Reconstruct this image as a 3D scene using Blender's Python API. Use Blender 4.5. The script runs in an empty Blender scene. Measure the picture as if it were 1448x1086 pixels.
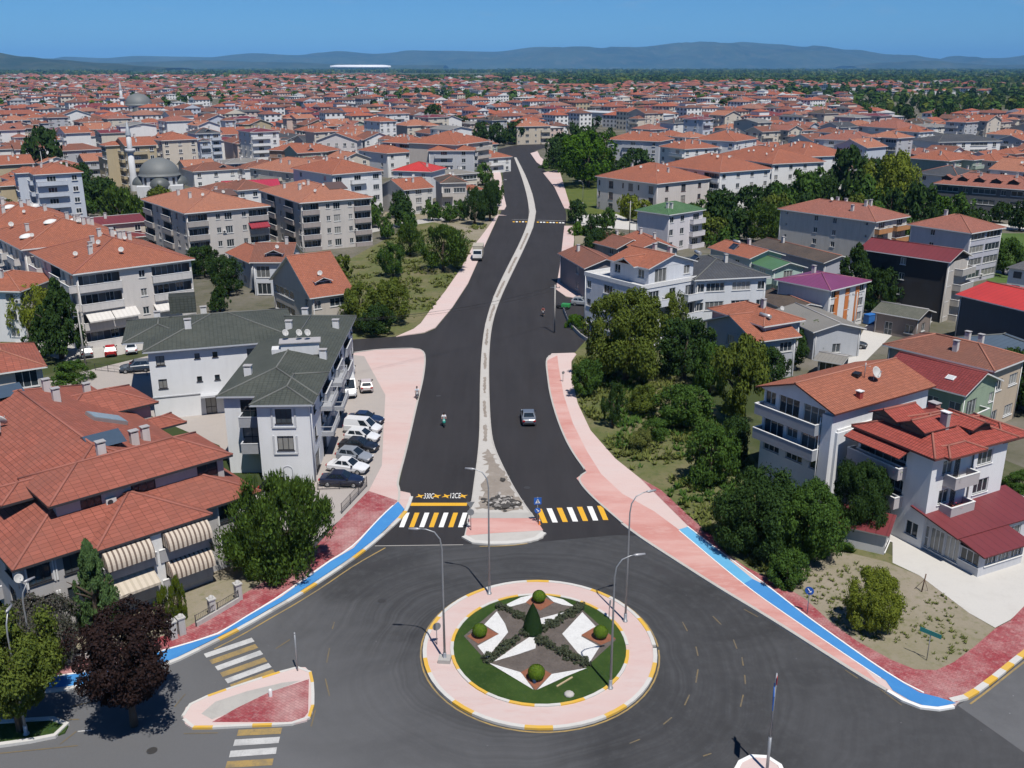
import bpy, bmesh, math, random
from mathutils import Vector, Matrix, noise
C = bpy.context.scene
COL = C.collection
rnd = random.Random(11)
# ---------------------------------------------------------------- camera, world, sun, exposure
FOC, HC, CX, CY = 1350.0, 42.0, 724.0, 543.0
PIT = math.atan(449.0 / FOC)
cam_d = bpy.data.cameras.new('camera'); cam = bpy.data.objects.new('camera', cam_d); COL.objects.link(cam)
cam_d.sensor_width = 36.0; cam_d.lens = 36.0 * FOC / 1448.0; cam_d.clip_start = 0.5; cam_d.clip_end = 90000
cam.location = (0, 0, HC); cam.rotation_euler = (math.pi / 2 - PIT, 0, 0)
C.camera = cam
SUN_EL = math.radians(64); SUN_DIR = Vector((0.40, -0.917))        # horizontal direction towards the sun
SUN_AZ = math.atan2(SUN_DIR.x, SUN_DIR.y)
wd = bpy.data.worlds.new('World'); C.world = wd; wd.use_nodes = True
wn = wd.node_tree; bg = wn.nodes['Background']
sky = wn.nodes.new('ShaderNodeTexSky'); sky.sky_type = 'NISHITA'; sky.sun_disc = False
sky.sun_elevation = SUN_EL; sky.sun_rotation = SUN_AZ
sky.air_density = 1.0; sky.dust_density = 0.0; sky.ozone_density = 5.0; sky.altitude = 2500
tint = wn.nodes.new('ShaderNodeMix'); tint.data_type = 'RGBA'; tint.blend_type = 'MULTIPLY'; tint.inputs[0].default_value = 1.0; tint.inputs[7].default_value = (.46, .82, 1.12, 1)
wn.links.new(sky.outputs[0], tint.inputs[6]); # a few faint fair-weather wisps low in the sky
tcw = wn.nodes.new('ShaderNodeTexCoord'); mpw = wn.nodes.new('ShaderNodeMapping'); mpw.inputs['Scale'].default_value = (5, 5, 34); wn.links.new(tcw.outputs['Generated'], mpw.inputs[0])
nzw = wn.nodes.new('ShaderNodeTexNoise'); nzw.inputs['Scale'].default_value = 3.1; nzw.inputs['Detail'].default_value = 6; nzw.inputs['Roughness'].default_value = .62; wn.links.new(mpw.outputs[0], nzw.inputs['Vector'])
rpw = wn.nodes.new('ShaderNodeValToRGB'); rpw.color_ramp.elements[0].position = .60; rpw.color_ramp.elements[1].position = .80; rpw.color_ramp.elements[1].color = (.22, .22, .22, 1); wn.links.new(nzw.outputs[0], rpw.inputs[0])
wsp = wn.nodes.new('ShaderNodeMix'); wsp.data_type = 'RGBA'; wsp.inputs[7].default_value = (5.5, 6.2, 7.0, 1); wn.links.new(rpw.outputs[0], wsp.inputs[0]); wn.links.new(tint.outputs[2], wsp.inputs[6]); wn.links.new(wsp.outputs[2], bg.inputs[0]); bg.inputs[1].default_value = 0.07
sl = bpy.data.lights.new('sun', 'SUN'); so = bpy.data.objects.new('sun', sl); COL.objects.link(so)
sl.energy = 5.0; sl.angle = math.radians(0.5); sl.color = (1.0, 0.955, 0.89)
sv = Vector((SUN_DIR.x * math.cos(SUN_EL), SUN_DIR.y * math.cos(SUN_EL), math.sin(SUN_EL)))
so.rotation_euler = (-sv).to_track_quat('-Z', 'Y').to_euler(); so.location = (60, -60, 160)
C.view_settings.view_transform = 'Standard'; C.view_settings.look = 'None'
C.view_settings.exposure = 0.2; C.view_settings.gamma = 1.0
try:
    C.cycles.max_bounces = 5; C.cycles.diffuse_bounces = 2; C.cycles.glossy_bounces = 2
    C.cycles.transmission_bounces = 2; C.cycles.volume_bounces = 0; C.cycles.transparent_max_bounces = 4
    C.cycles.caustics_reflective = False; C.cycles.caustics_refractive = False
    C.cycles.use_denoising = True; C.cycles.sample_clamp_indirect = 4.0
    C.cycles.use_adaptive_sampling = True; C.cycles.adaptive_threshold = 0.02
except Exception: pass

# ---------------------------------------------------------------- helpers
def G(px, py, z=0.0):
    """ground survey: the point at height z seen at photo pixel (px, py)"""
    x = (px - CX) / FOC; y = -(py - CY) / FOC
    dy = math.cos(PIT) + y * math.sin(PIT); dz = -math.sin(PIT) + y * math.cos(PIT)
    t = (z - HC) / dz
    return Vector((x * t, dy * t))
def PX(x, y, z=0.0):
    c, s = math.cos(PIT), math.sin(PIT)
    d = y * c - (z - HC) * s; u = y * s + (z - HC) * c
    return (CX + FOC * x / d, CY - FOC * u / d)

def tag(o, label=None, cat=None, group=None, kind=None):
    if label: o['label'] = label
    if cat: o['category'] = cat
    if group: o['group'] = group
    if kind: o['kind'] = kind
    return o
def link(o, parent=None):
    COL.objects.link(o)
    if parent: o.parent = parent
    return o
def empty(name, loc, rz=0.0, label=None, cat=None, group=None):
    o = bpy.data.objects.new(name, None); COL.objects.link(o)
    o.empty_display_size = 0.5
    o.location = loc; o.rotation_euler = (0, 0, rz)
    return tag(o, label, cat, group)
def copy_tree(o, parent=None):
    c = o.copy(); COL.objects.link(c); c.parent = parent
    for ch in list(o.children): copy_tree(ch, c)
    return c
def inst(name, mesh, parent, loc=(0, 0, 0), rz=0.0, sc=None):
    o = bpy.data.objects.new(name, mesh); COL.objects.link(o); o.parent = parent
    o.location = loc; o.rotation_euler = (0, 0, rz)
    if sc: o.scale = sc
    return o

class MB:
    """collects faces; build() links them as ONE mesh object"""
    def __init__(s): s.v = []; s.f = []; s.m = []; s.uv = []; s.sm = []
    def face(s, pts, m=0, uv=None, sm=False):
        b = len(s.v); s.v.extend([tuple(p) for p in pts]); s.f.append(list(range(b, b + len(pts)))); s.m.append(m); s.sm.append(sm)
        s.uv.append(uv or [(p[0] + p[1], p[2]) for p in pts])
    def box(s, x0, x1, y0, y1, z0, z1, m=0, M=None, skip=''):
        P = [Vector(p) for p in ((x0,y0,z0),(x1,y0,z0),(x1,y1,z0),(x0,y1,z0),(x0,y0,z1),(x1,y0,z1),(x1,y1,z1),(x0,y1,z1))]
        if M: P = [M @ p for p in P]
        for k, q in (('b',(3,2,1,0)),('t',(4,5,6,7)),('f',(0,1,5,4)),('r',(1,2,6,5)),('k',(2,3,7,6)),('l',(3,0,4,7))):
            if k not in skip: s.face([P[i] for i in q], m)
    def tube(s, pts, r, n=8, m=0, cap=True, sm=True):
        pts = [Vector(p) for p in pts]
        if not isinstance(r, (list, tuple)): r = [r] * len(pts)
        b = len(s.v); ref = None
        for i, p in enumerate(pts):
            d = (pts[min(i + 1, len(pts) - 1)] - pts[max(i - 1, 0)]).normalized()
            a = Vector((0, 0, 1)) if abs(d.z) < .9 else Vector((1, 0, 0))
            if ref is None: ref = d.cross(a).normalized()
            ref = (ref - d * ref.dot(d)).normalized(); w = d.cross(ref)
            for k in range(n):
                t = 2 * math.pi * k / n
                s.v.append(tuple(p + (ref * math.cos(t) + w * math.sin(t)) * r[i]))
        for i in range(len(pts) - 1):
            for k in range(n):
                q = [b + i*n + k, b + i*n + (k+1) % n, b + (i+1)*n + (k+1) % n, b + (i+1)*n + k]
                s.f.append(q); s.m.append(m); s.sm.append(sm); s.uv.append([(s.v[j][0]+s.v[j][1], s.v[j][2]) for j in q])
        if cap:
            for e in (list(range(b + n - 1, b - 1, -1)), list(range(b + (len(pts)-1)*n, b + len(pts)*n))):
                s.f.append(e); s.m.append(m); s.sm.append(False); s.uv.append([(0, 0)] * n)
    def lathe(s, prof, c=(0, 0, 0), n=16, m=0, sm=True, sx=1.0, sy=1.0):
        b = len(s.v)
        for (r, z) in prof:
            for k in range(n):
                t = 2 * math.pi * k / n
                s.v.append((c[0] + r * sx * math.cos(t), c[1] + r * sy * math.sin(t), c[2] + z))
        for i in range(len(prof) - 1):
            for k in range(n):
                q = [b + i*n + k, b + i*n + (k+1) % n, b + (i+1)*n + (k+1) % n, b + (i+1)*n + k]
                s.f.append(q); s.m.append(m); s.sm.append(sm); s.uv.append([(j % n / n * 8, s.v[j][2]) for j in q])
        s.f.append(list(range(b + (len(prof)-1)*n, b + len(prof)*n))); s.m.append(m); s.sm.append(sm); s.uv.append([(0, 0)] * n)
    def mesh(s, name, mats):
        me = bpy.data.meshes.new(name); me.from_pydata(s.v, [], s.f)
        for mt in mats: me.materials.append(mt)
        me.polygons.foreach_set('material_index', s.m)
        me.polygons.foreach_set('use_smooth', s.sm)
        ul = me.uv_layers.new(name='UVMap'); flat = []
        for q in s.uv:
            for u in q: flat.extend((float(u[0]), float(u[1])))
        ul.data.foreach_set('uv', flat); me.update()
        return me
    def build(s, name, mats, parent=None, loc=None, rz=0.0):
        if not isinstance(mats, (list, tuple)): mats = [mats]
        o = bpy.data.objects.new(name, s.mesh(name, mats)); COL.objects.link(o)
        if parent: o.parent = parent
        if loc: o.location = loc
        if rz: o.rotation_euler = (0, 0, rz)
        return o

# ---------------------------------------------------------------- materials
MAT = {}
class NT:
    def __init__(s, name):
        s.m = bpy.data.materials.new(name); s.m.use_nodes = True; s.t = s.m.node_tree
        s.b = s.t.nodes['Principled BSDF']
    def n(s, ty, **kw):
        x = s.t.nodes.new('ShaderNode' + ty)
        for k, v in kw.items(): setattr(x, k, v)
        return x
    def l(s, a, b): s.t.links.new(a, b)
    def coord(s, kind='Object', scale=1.0):
        t = s.n('TexCoord'); mp = s.n('Mapping'); s.l(t.outputs[kind], mp.inputs[0])
        mp.inputs['Scale'].default_value = scale if isinstance(scale, (tuple, list)) else (scale,) * 3
        return mp.outputs[0]
    def geo(s, scale=1.0):
        t = s.n('NewGeometry'); mp = s.n('Mapping'); s.l(t.outputs['Position'], mp.inputs[0])
        mp.inputs['Scale'].default_value = scale if isinstance(scale, (tuple, list)) else (scale,) * 3
        return mp.outputs[0]
    def noise(s, vec, sc, det=4, rough=.6, dist=0.0):
        x = s.n('TexNoise'); x.inputs['Scale'].default_value = sc; x.inputs['Detail'].default_value = det
        x.inputs['Roughness'].default_value = rough; x.inputs['Distortion'].default_value = dist
        s.l(vec, x.inputs['Vector']); return x.outputs[0]
    def ramp(s, fac, stops):
        r = s.n('ValToRGB'); e = r.color_ramp.elements
        while len(e) < len(stops): e.new(.5)
        for i, (p, c) in enumerate(stops):
            e[i].position = p; e[i].color = (c if isinstance(c, (tuple, list)) else (c, c, c))[:3] + (1,) if not isinstance(c, float) else (c, c, c, 1)
        s.l(fac, r.inputs[0]); return r.outputs[0]
    def mix(s, fac, a, b, mode='MIX'):
        x = s.n('Mix', data_type='RGBA', blend_type=mode)
        for sock, val in ((x.inputs[0], fac), (x.inputs[6], a), (x.inputs[7], b)):
            if hasattr(val, 'links'): s.l(val, sock)
            elif isinstance(val, (int, float)): sock.default_value = val
            else: sock.default_value = tuple(val)[:3] + (1,)
        return x.outputs[2]
    def math(s, op, a, b=None):
        x = s.n('Math', operation=op)
        for sock, val in ((x.inputs[0], a), (x.inputs[1], b)):
            if val is None: continue
            if hasattr(val, 'links'): s.l(val, sock)
            else: sock.default_value = val
        return x.outputs[0]
    def out(s, col, rough=.8, bump=None, bs=.3, bd=.05, spec=.3, metal=0.0):
        if hasattr(col, 'links'): s.l(col, s.b.inputs['Base Color'])
        else: s.b.inputs['Base Color'].default_value = tuple(col)[:3] + (1,)
        if hasattr(rough, 'links'): s.l(rough, s.b.inputs['Roughness'])
        else: s.b.inputs['Roughness'].default_value = rough
        s.b.inputs['Specular IOR Level'].default_value = spec; s.b.inputs['Metallic'].default_value = metal
        if bump is not None:
            bn = s.n('Bump'); bn.inputs['Strength'].default_value = bs; bn.inputs['Distance'].default_value = bd
            s.l(bump, bn.inputs['Height']); s.l(bn.outputs[0], s.b.inputs['Normal'])
        return s.m
def cached(fn):
    store = {}
    def w(*a):
        if a not in store: store[a] = fn(*a)
        return store[a]
    return w
def sc3(c, k): return tuple(min(1.0, x * k) for x in c)

@cached
def m_plain(col, rough=.6, metal=0.0, spec=.4):
    q = NT('paint'); v = q.coord('Object', 1.0)
    n = q.noise(v, 3.0, 3)
    return q.out(q.mix(n, sc3(col, .85), sc3(col, 1.12)), rough, spec=spec, metal=metal)
@cached
def m_wall(col, dirt=.4):
    q = NT('stucco'); v = q.geo((1, 1, 1)); vs = q.geo((1.2, 1.2, .12))
    n1 = q.noise(v, .35, 5); n2 = q.noise(vs, 1.6, 4, .7); n3 = q.noise(v, 14, 2)
    c = q.mix(n1, sc3(col, .9), sc3(col, 1.06))
    st = q.ramp(n2, [(.42, 0.0), (.72, 1.0)])
    c = q.mix(q.math('MULTIPLY', st, dirt), c, sc3(col, .62))
    return q.out(c, .9, n3, .25, .02, .2)
@cached
def m_tile(col, col2, ru=.30, rv=.42, wear=.35):
    """roof tiles laid on the slope's own UV (u along the eave, v up the slope)"""
    q = NT('roof_tiles'); tc = q.n('TexCoord'); uv = tc.outputs['UV']
    br = q.n('TexBrick'); q.l(uv, br.inputs['Vector'])
    br.inputs['Scale'].default_value = 1.0; br.inputs['Brick Width'].default_value = ru; br.inputs['Row Height'].default_value = rv
    br.inputs['Mortar Size'].default_value = .022; br.inputs['Mortar Smooth'].default_value = .25; br.inputs['Bias'].default_value = -.1
    br.offset = 0.0
    br.inputs['Color1'].default_value = sc3(col, .88) + (1,); br.inputs['Color2'].default_value = sc3(col, 1.14) + (1,)
    br.inputs['Mortar'].default_value = sc3(col, .38) + (1,)
    g = q.geo(1.0); n1 = q.noise(g, .22, 6, .62); n2 = q.noise(g, 1.7, 5, .7)
    f = q.ramp(n1, [(.38, 0.0), (.68, 1.0)])
    c = q.mix(q.math('MULTIPLY', f, wear), br.outputs['Color'], col2, 'MIX')
    c = q.mix(q.ramp(n2, [(.55, 0.0), (.8, .45)]), c, sc3(col, .55))
    sx = q.n('SeparateXYZ'); q.l(uv, sx.inputs[0])
    wv = q.math('SINE', q.math('MULTIPLY', sx.outputs[0], 2 * math.pi / ru))
    fr = q.math('FRACT', q.math('DIVIDE', sx.outputs[1], rv))
    h = q.math('ADD', q.math('MULTIPLY', wv, .35), q.math('MULTIPLY', fr, -1.0))
    return q.out(c, .85, h, .55, .05, .2)
@cached
def m_sheet(col, ru=.9, metal=0.0, rough=.5):
    """ribbed metal roofing"""
    q = NT('metal_sheet'); tc = q.n('TexCoord'); sx = q.n('SeparateXYZ'); q.l(tc.outputs['UV'], sx.inputs[0])
    g = q.geo(1.0); n1 = q.noise(g, .25, 5); n2 = q.noise(g, 2.0, 4)
    fr = q.math('FRACT', q.math('DIVIDE', sx.outputs[0], ru))
    rib = q.ramp(fr, [(.0, .55), (.08, 1.0), (.93, 1.0), (1.0, .6)])
    c = q.mix(n1, sc3(col, .78), sc3(col, 1.2)); c = q.mix(q.ramp(n2, [(.5, 0.0), (.8, .4)]), c, sc3(col, .6))
    c = q.mix(1.0, c, rib, 'MULTIPLY')
    return q.out(c, rough, rib, .5, .04, .35, metal)
@cached
def m_glass(tint=(.02, .028, .035)):
    q = NT('window_glass'); g = q.n('NewGeometry'); v = q.geo(1.0)
    oi = q.n('ObjectInfo'); n = q.noise(v, .8, 2)
    k = q.ramp(oi.outputs['Random'], [(.0, tint), (.4, sc3(tint, 1.8)), (.55, (.07, .085, .10)), (.75, (.20, .20, .19)), (1.0, (.42, .41, .385))])
    c = q.mix(q.math('MULTIPLY', n, .5), k, sc3(tint, .6))
    return q.out(c, .08, spec=.6)
@cached
def m_ground(name, a, b, c3, s1=.12, s2=1.3, bs=.4):
    q = NT(name); v = q.geo(1.0)
    n1 = q.noise(v, s1, 6, .65); n2 = q.noise(v, s2, 6, .7); n3 = q.noise(v, 9.0, 3, .7)
    c = q.mix(q.ramp(n1, [(.36, 0.0), (.64, 1.0)]), a, b)
    c = q.mix(q.ramp(n2, [(.5, 0.0), (.72, .8)]), c, c3)
    c = q.mix(q.math('MULTIPLY', n3, .35), c, sc3(a, .5))
    return q.out(c, .95, n2, bs, .15, .1)
# ---------------------------------------------------------------- the setting: ground, roads, pavements, kerbs, markings
def chaikin(pts, it=2, closed=False):
    pts = [Vector(p) for p in pts]
    for _ in range(it):
        q = []
        n = len(pts)
        if not closed: q.append(pts[0])
        for i in range(n if closed else n - 1):
            a, b = pts[i], pts[(i + 1) % n]
            q += [a * .75 + b * .25, a * .25 + b * .75]
        if not closed: q.append(pts[-1])
        pts = q
    return pts
def resample(w, step):
    out = [w[0].copy()]; acc = 0.0
    for i in range(len(w) - 1):
        a, b = w[i], w[i+1]; L = (b - a).length; d = step - acc
        while d <= L:
            out.append(a + (b - a) * (d / L)); d += step
        acc = L - (d - step)
    return out
def sheet(name, pts, z, mat, skirt=None, world=False, smooth=0, kind='structure', parent=None, skirt_mat=None):
    w = [Vector(p[:2]) if world else G(*p) for p in pts]
    if smooth: w = chaikin(w, smooth, True)
    if name == 'median_soil': w = [p + Vector((rnd.uniform(-1, 1), rnd.uniform(-1.3, 1.3))) * (.32 if len(pts) > 12 else .1) for p in resample(w + [w[0]], .45)[:-1]]
    a = sum(w[i].x * w[(i+1) % len(w)].y - w[(i+1) % len(w)].x * w[i].y for i in range(len(w)))
    if a < 0: w.reverse()
    bm = bmesh.new()
    vs = [bm.verts.new((p.x, p.y, z)) for p in w]
    f = bm.faces.new(vs); f.normal_update()
    if skirt is not None:
        vb = [bm.verts.new((p.x, p.y, skirt)) for p in w]
        n = len(w)
        for i in range(n):
            g = bm.faces.new((vb[i], vb[(i+1) % n], vs[(i+1) % n], vs[i]))
            if skirt_mat: g.material_index = 1
    bmesh.ops.triangulate(bm, faces=[f])
    me = bpy.data.meshes.new(name); bm.to_mesh(me); bm.free()
    me.materials.append(mat)
    if skirt_mat: me.materials.append(skirt_mat)
    o = bpy.data.objects.new(name, me); COL.objects.link(o)
    if parent: o.parent = parent
    if kind: o['kind'] = kind
    return o
def kerb(name, pts, mats, width=.3, z=.17, seg=1.0, run=1, world=False, smooth=2, base=0.0, order=None):
    w = [Vector(p[:2]) if world else G(*p) for p in pts]
    if smooth: w = chaikin(w, smooth)
    w = resample(w, seg); b = MB()
    L = []; R_ = []
    for i, p in enumerate(w):
        d = (w[min(i+1, len(w)-1)] - w[max(i-1, 0)]).normalized(); n = Vector((-d.y, d.x)) * width * .5
        L.append(p + n); R_.append(p - n)
    for i in range(len(w) - 1):
        m = order[i % len(order)] if order else (i // run) % len(mats)
        A, B, D, E_ = L[i], R_[i], R_[i+1], L[i+1]
        v = lambda p, h: (p.x, p.y, h)
        b.face([v(A, z), v(B, z), v(D, z), v(E_, z)], m)
        b.face([v(B, base), v(D, base), v(D, z), v(B, z)], m); b.face([v(E_, base), v(A, base), v(A, z), v(E_, z)], m)
    A, B = L[0], R_[0]; b.face([(A.x, A.y, base), (B.x, B.y, base), (B.x, B.y, z), (A.x, A.y, z)], 0)
    A, B = L[-1], R_[-1]; b.face([(B.x, B.y, base), (A.x, A.y, base), (A.x, A.y, z), (B.x, B.y, z)], 0)
    o = b.build(name, mats); o['kind'] = 'structure'; return o

def asphalt(name, col, var=.25, swirl=None, streak=None, aged=False):
    q = NT(name); v = q.geo(1.0)
    n1 = q.noise(v, .09, 6, .62, .6); n2 = q.noise(v, 1.1, 5, .7); n3 = q.noise(v, 18.0, 3, .8)
    c = q.mix(q.ramp(n1, [(.33, 0.0), (.67, 1.0)]), sc3(col, 1 - var), sc3(col, 1 + var))
    c = q.mix(q.ramp(n2, [(.46, 0.0), (.72, .6)]), c, sc3(col, 1 + 1.3 * var))
    if swirl:                                            # tyre-polished rings round the island
        mp = q.n('Mapping'); mp.inputs['Location'].default_value = (-swirl[0] - 1.2, -swirl[1] - 1.2, 0); tn = q.n('TexNoise'); tn.inputs['Scale'].default_value = .07; tn.inputs['Detail'].default_value = 3; q.l(v, tn.inputs['Vector']); vm = q.n('VectorMath', operation='MULTIPLY_ADD'); q.l(tn.outputs['Color'], vm.inputs[0]); vm.inputs[1].default_value = (5, 5, 0); q.l(v, vm.inputs[2]); q.l(vm.outputs[0], mp.inputs[0])
        ln = q.n('VectorMath', operation='LENGTH'); q.l(mp.outputs[0], ln.inputs[0])
        cb = q.n('CombineXYZ'); q.l(ln.outputs['Value'], cb.inputs[0])
        w = q.noise(cb.outputs[0], 1.5, 6, .7)
        wob = q.noise(v, .12, 3)
        c = q.mix(q.math('MULTIPLY', q.ramp(w, [(.42, 0.0), (.58, 1.0)]), q.math('MULTIPLY', q.math('MULTIPLY', wob, 1.5), q.ramp(q.math('MULTIPLY', ln.outputs['Value'], .04), [(.35, 1.0), (.85, .25)]))), c, sc3(col, .5))
    if aged:                                             # the older, bleached stretch towards the lower left
        sx = q.n('SeparateXYZ'); q.l(v, sx.inputs[0]); d = q.math('SUBTRACT', q.math('MULTIPLY', sx.outputs[0], -1.0), q.math('MULTIPLY', sx.outputs[1], 1.0))
        d = q.math('ADD', q.math('MULTIPLY', d, .04), q.math('MULTIPLY', n1, .8)); c = q.mix(q.ramp(d, [(-.0, 0.0), (.02, 0.0)] if False else [(0.0, 0.0), (1.0, 1.0)]) if False else q.math('MULTIPLY', q.ramp(q.math('ADD', d, 1.9), [(.0, 0.0), (.85, .9)]), 1.0), c, (.135, .137, .142))
    if streak:
        vs = q.geo(streak); w = q.noise(vs, 1.0, 5, .7)
        c = q.mix(q.ramp(w, [(.4, 0.0), (.7, .75)]), c, sc3(col, 1.5))
    c = q.mix(q.math('MULTIPLY', n3, .5), c, sc3(col, .6))
    vo = q.n('TexVoronoi'); vo.inputs['Scale'].default_value = .55; q.l(v, vo.inputs['Vector'])
    sp = q.ramp(vo.outputs['Distance'], [(.012, 1.0), (.035, 0.0)])
    c = q.mix(q.math('MULTIPLY', sp, .5), c, sc3(col, 4.0))
    return q.out(c, .88, n3, .35, .01, .25)
ASP_N = asphalt('asphalt_fresh', (.027, .0255, .0275), .16, None, (.55, .045, 1))
ASP_R = asphalt('asphalt_worn', (.054, .055, .058), .40, (2.1, 62.9), None, True)
ASP_O = asphalt('asphalt_old', (.105, .107, .112), .18)
def painted(name, col, worn, amt=.5, s=.7, tile=None, rough=.85, stretch=(1, 1, 1)):
    q = NT(name); v = q.geo(stretch)
    n1 = q.noise(v, s * .3, 6, .65); n2 = q.noise(v, s * 3, 6, .75); n3 = q.noise(q.geo(1.0), 16, 3)
    c = q.mix(n1, sc3(col, .85), sc3(col, 1.12))
    c = q.mix(q.math('MULTIPLY', q.ramp(n1, [(.42, 0.0), (.66, 1.0)]), amt), c, worn)
    c = q.mix(q.math('MULTIPLY', q.ramp(n2, [(.5, 0.0), (.72, 1.0)]), amt), c, worn)
    h = n3
    if tile:
        br = q.n('TexBrick'); mp = q.n('Mapping'); mp.inputs['Rotation'].default_value = (0, 0, tile[2]); q.l(q.geo(1.0), mp.inputs[0]); q.l(mp.outputs[0], br.inputs['Vector'])
        br.inputs['Scale'].default_value = 1; br.inputs['Brick Width'].default_value = tile[0]; br.inputs['Row Height'].default_value = tile[1]
        br.inputs['Mortar Size'].default_value = .018; br.inputs['Color1'].default_value = (1, 1, 1, 1); br.inputs['Color2'].default_value = (.78, .78, .78, 1); br.inputs['Mortar'].default_value = (.5, .5, .5, 1)
        c = q.mix(.8, c, br.outputs['Color'], 'MULTIPLY')
    c = q.mix(q.math('MULTIPLY', n3, .25), c, sc3(col, .6))
    return q.out(c, rough, h, .2, .01, .25)
PINK = painted('pink_concrete', (.53, .425, .40), (.49, .33, .30), .8, .5, None, .85, (.3, 1, 1))
PINK_L = painted('pale_pink_concrete', (.55, .45, .425), (.52, .37, .34), .6, .5, None, .85, (.3, 1, 1))
SALMON = painted('salmon_concrete', (.48, .225, .195), (.55, .36, .325), .9, .5, None, .85, (.3, 1, 1))
REDP = painted('red_paving', (.30, .055, .065), (.46, .29, .275), .85, .8, (.42, .22, .6))
BLUE = painted('blue_cycle_path', (.045, .20, .47), (.07, .27, .52), .4, .5)
BLUE_L = painted('pale_blue_cycle_path', (.10, .34, .56), (.16, .40, .58), .4, .5)
CONC = painted('grey_concrete', (.40, .385, .36), (.27, .26, .245), .55, .5)
CONC_L = painted('pale_concrete', (.50, .485, .455), (.40, .38, .355), .45, .25)
LOT = painted('lot_concrete', (.36, .325, .30), (.29, .27, .255), .5, .3)
SOIL = m_ground('bare_soil', (.27, .235, .185), (.21, .19, .125), (.14, .145, .065))
SCRUB = m_ground('scrub_ground', (.095, .115, .038), (.18, .155, .09), (.05, .08, .02))
LAWN = m_ground('lawn', (.025, .052, .012), (.042, .078, .018), (.06, .085, .022), .3, 3.0)
MEADOW = m_ground('meadow_grass', (.06, .11, .03), (.09, .14, .04), (.11, .13, .05), .15, 2.0)
LAWN_Y = m_ground('sunny_lawn', (.10, .12, .03), (.07, .10, .025), (.13, .13, .05), .2, 2.0)
PW = painted('white_road_paint', (.74, .74, .72), (.5, .5, .49), .35, 2.5)
PY = painted('yellow_road_paint', (.66, .36, .025), (.5, .30, .06), .35, 2.5)
PYF = painted('faded_yellow_road_paint', (.34, .235, .085), (.12, .11, .09), .75, 2.5); PYD = painted('worn_yellow_dash', (.17, .13, .07), (.085, .083, .08), .85, 2.5)
PWF = painted('faded_white_road_paint', (.50, .50, .49), (.22, .22, .22), .6, 2.5)
KW = painted('white_kerb_paint', (.54, .53, .50), (.40, .39, .37), .5, 2.0)
KY = painted('yellow_kerb_paint', (.62, .37, .05), (.45, .33, .14), .5, 2.0)
KC = painted('kerb_stone', (.44, .42, .39), (.30, .29, .27), .5, 2.0)

# the ground as one sheet to the horizon
q = NT('plain_ground'); v = q.geo(1.0)
n1 = q.noise(v, .004, 5, .6); n2 = q.noise(v, .05, 5, .6); n3 = q.noise(v, .9, 5, .7)
c = q.mix(q.ramp(n1, [(.4, 0.0), (.6, 1.0)]), (.035, .05, .018), (.065, .075, .028))
c = q.mix(q.ramp(n2, [(.45, 0.0), (.62, .8)]), c, (.12, .115, .075))
c = q.mix(q.ramp(n3, [(.45, 0.0), (.7, .6)]), c, (.045, .06, .02))
GROUND = q.out(c, .95, n3, .3, .2, .1)
sheet('ground', [(-40000, -3000), (40000, -3000), (40000, 60000), (-40000, 60000)], 0, GROUND, world=True)
# town floor: courtyards and lanes among the houses
TOWN = m_ground('courtyard_ground', (.17, .155, .135), (.085, .085, .05), (.05, .062, .022), .06, .35)
sheet('courtyards', [(-330, 150), (-45, 150), (-2, 300), (-10, 420), (40, 480), (30, 300), (25, 200), (40, 130), (60, 90), (140, 130), (420, 560), (600, 1400), (0, 1900), (-900, 1700)], .012, TOWN, world=True)

# worn asphalt of the junction, one sheet under everything near
sheet('road', [(-130, -20), (150, -20), (150, 60), (60, 45), (40, 62), (26, 76), (18, 92), (-14, 92), (-24, 84), (-36, 66), (-60, 62), (-130, 60)], .024, ASP_R, world=True)
# lighter old asphalt left and right of the junction
sheet('road', [(1354, 998), (1400, 972), (1470, 915), (1560, 870), (1560, 1150), (1470, 1080)], .030, ASP_O)
# fresh asphalt: two carriageways and the side streets
ROAD_L = [(574, 640), (590, 570), (600, 520), (602, 503), (596, 496), (560, 494), (500, 497), (430, 505), (300, 520)]
fresh = [(530, 771), (561, 712), (563, 693), (574, 640), (590, 570), (601, 500), (500, 498), (420, 505), (420, 486), (490, 481), (560, 476), (600, 472), (616, 465), (640, 436), (662, 402), (685, 350), (706, 305), (713, 290), (713, 270), (710, 240), (700, 225), (640, 221), (640, 213), (700, 212), (720, 207), (790, 196), (790, 204), (757, 213), (760, 228), (772, 243), (784, 262), (798, 290), (801, 305), (799, 330), (793, 370), (787, 408), (800, 421), (850, 424), (900, 440), (905, 500), (824, 497), (776, 503), (772, 512), (776, 552), (790, 600), (806, 636), (829, 668), (815, 678), (835, 702), (858, 722), (905, 758), (870, 757), (770, 766), (655, 770)]
sheet('road', fresh, .036, ASP_N)

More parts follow.
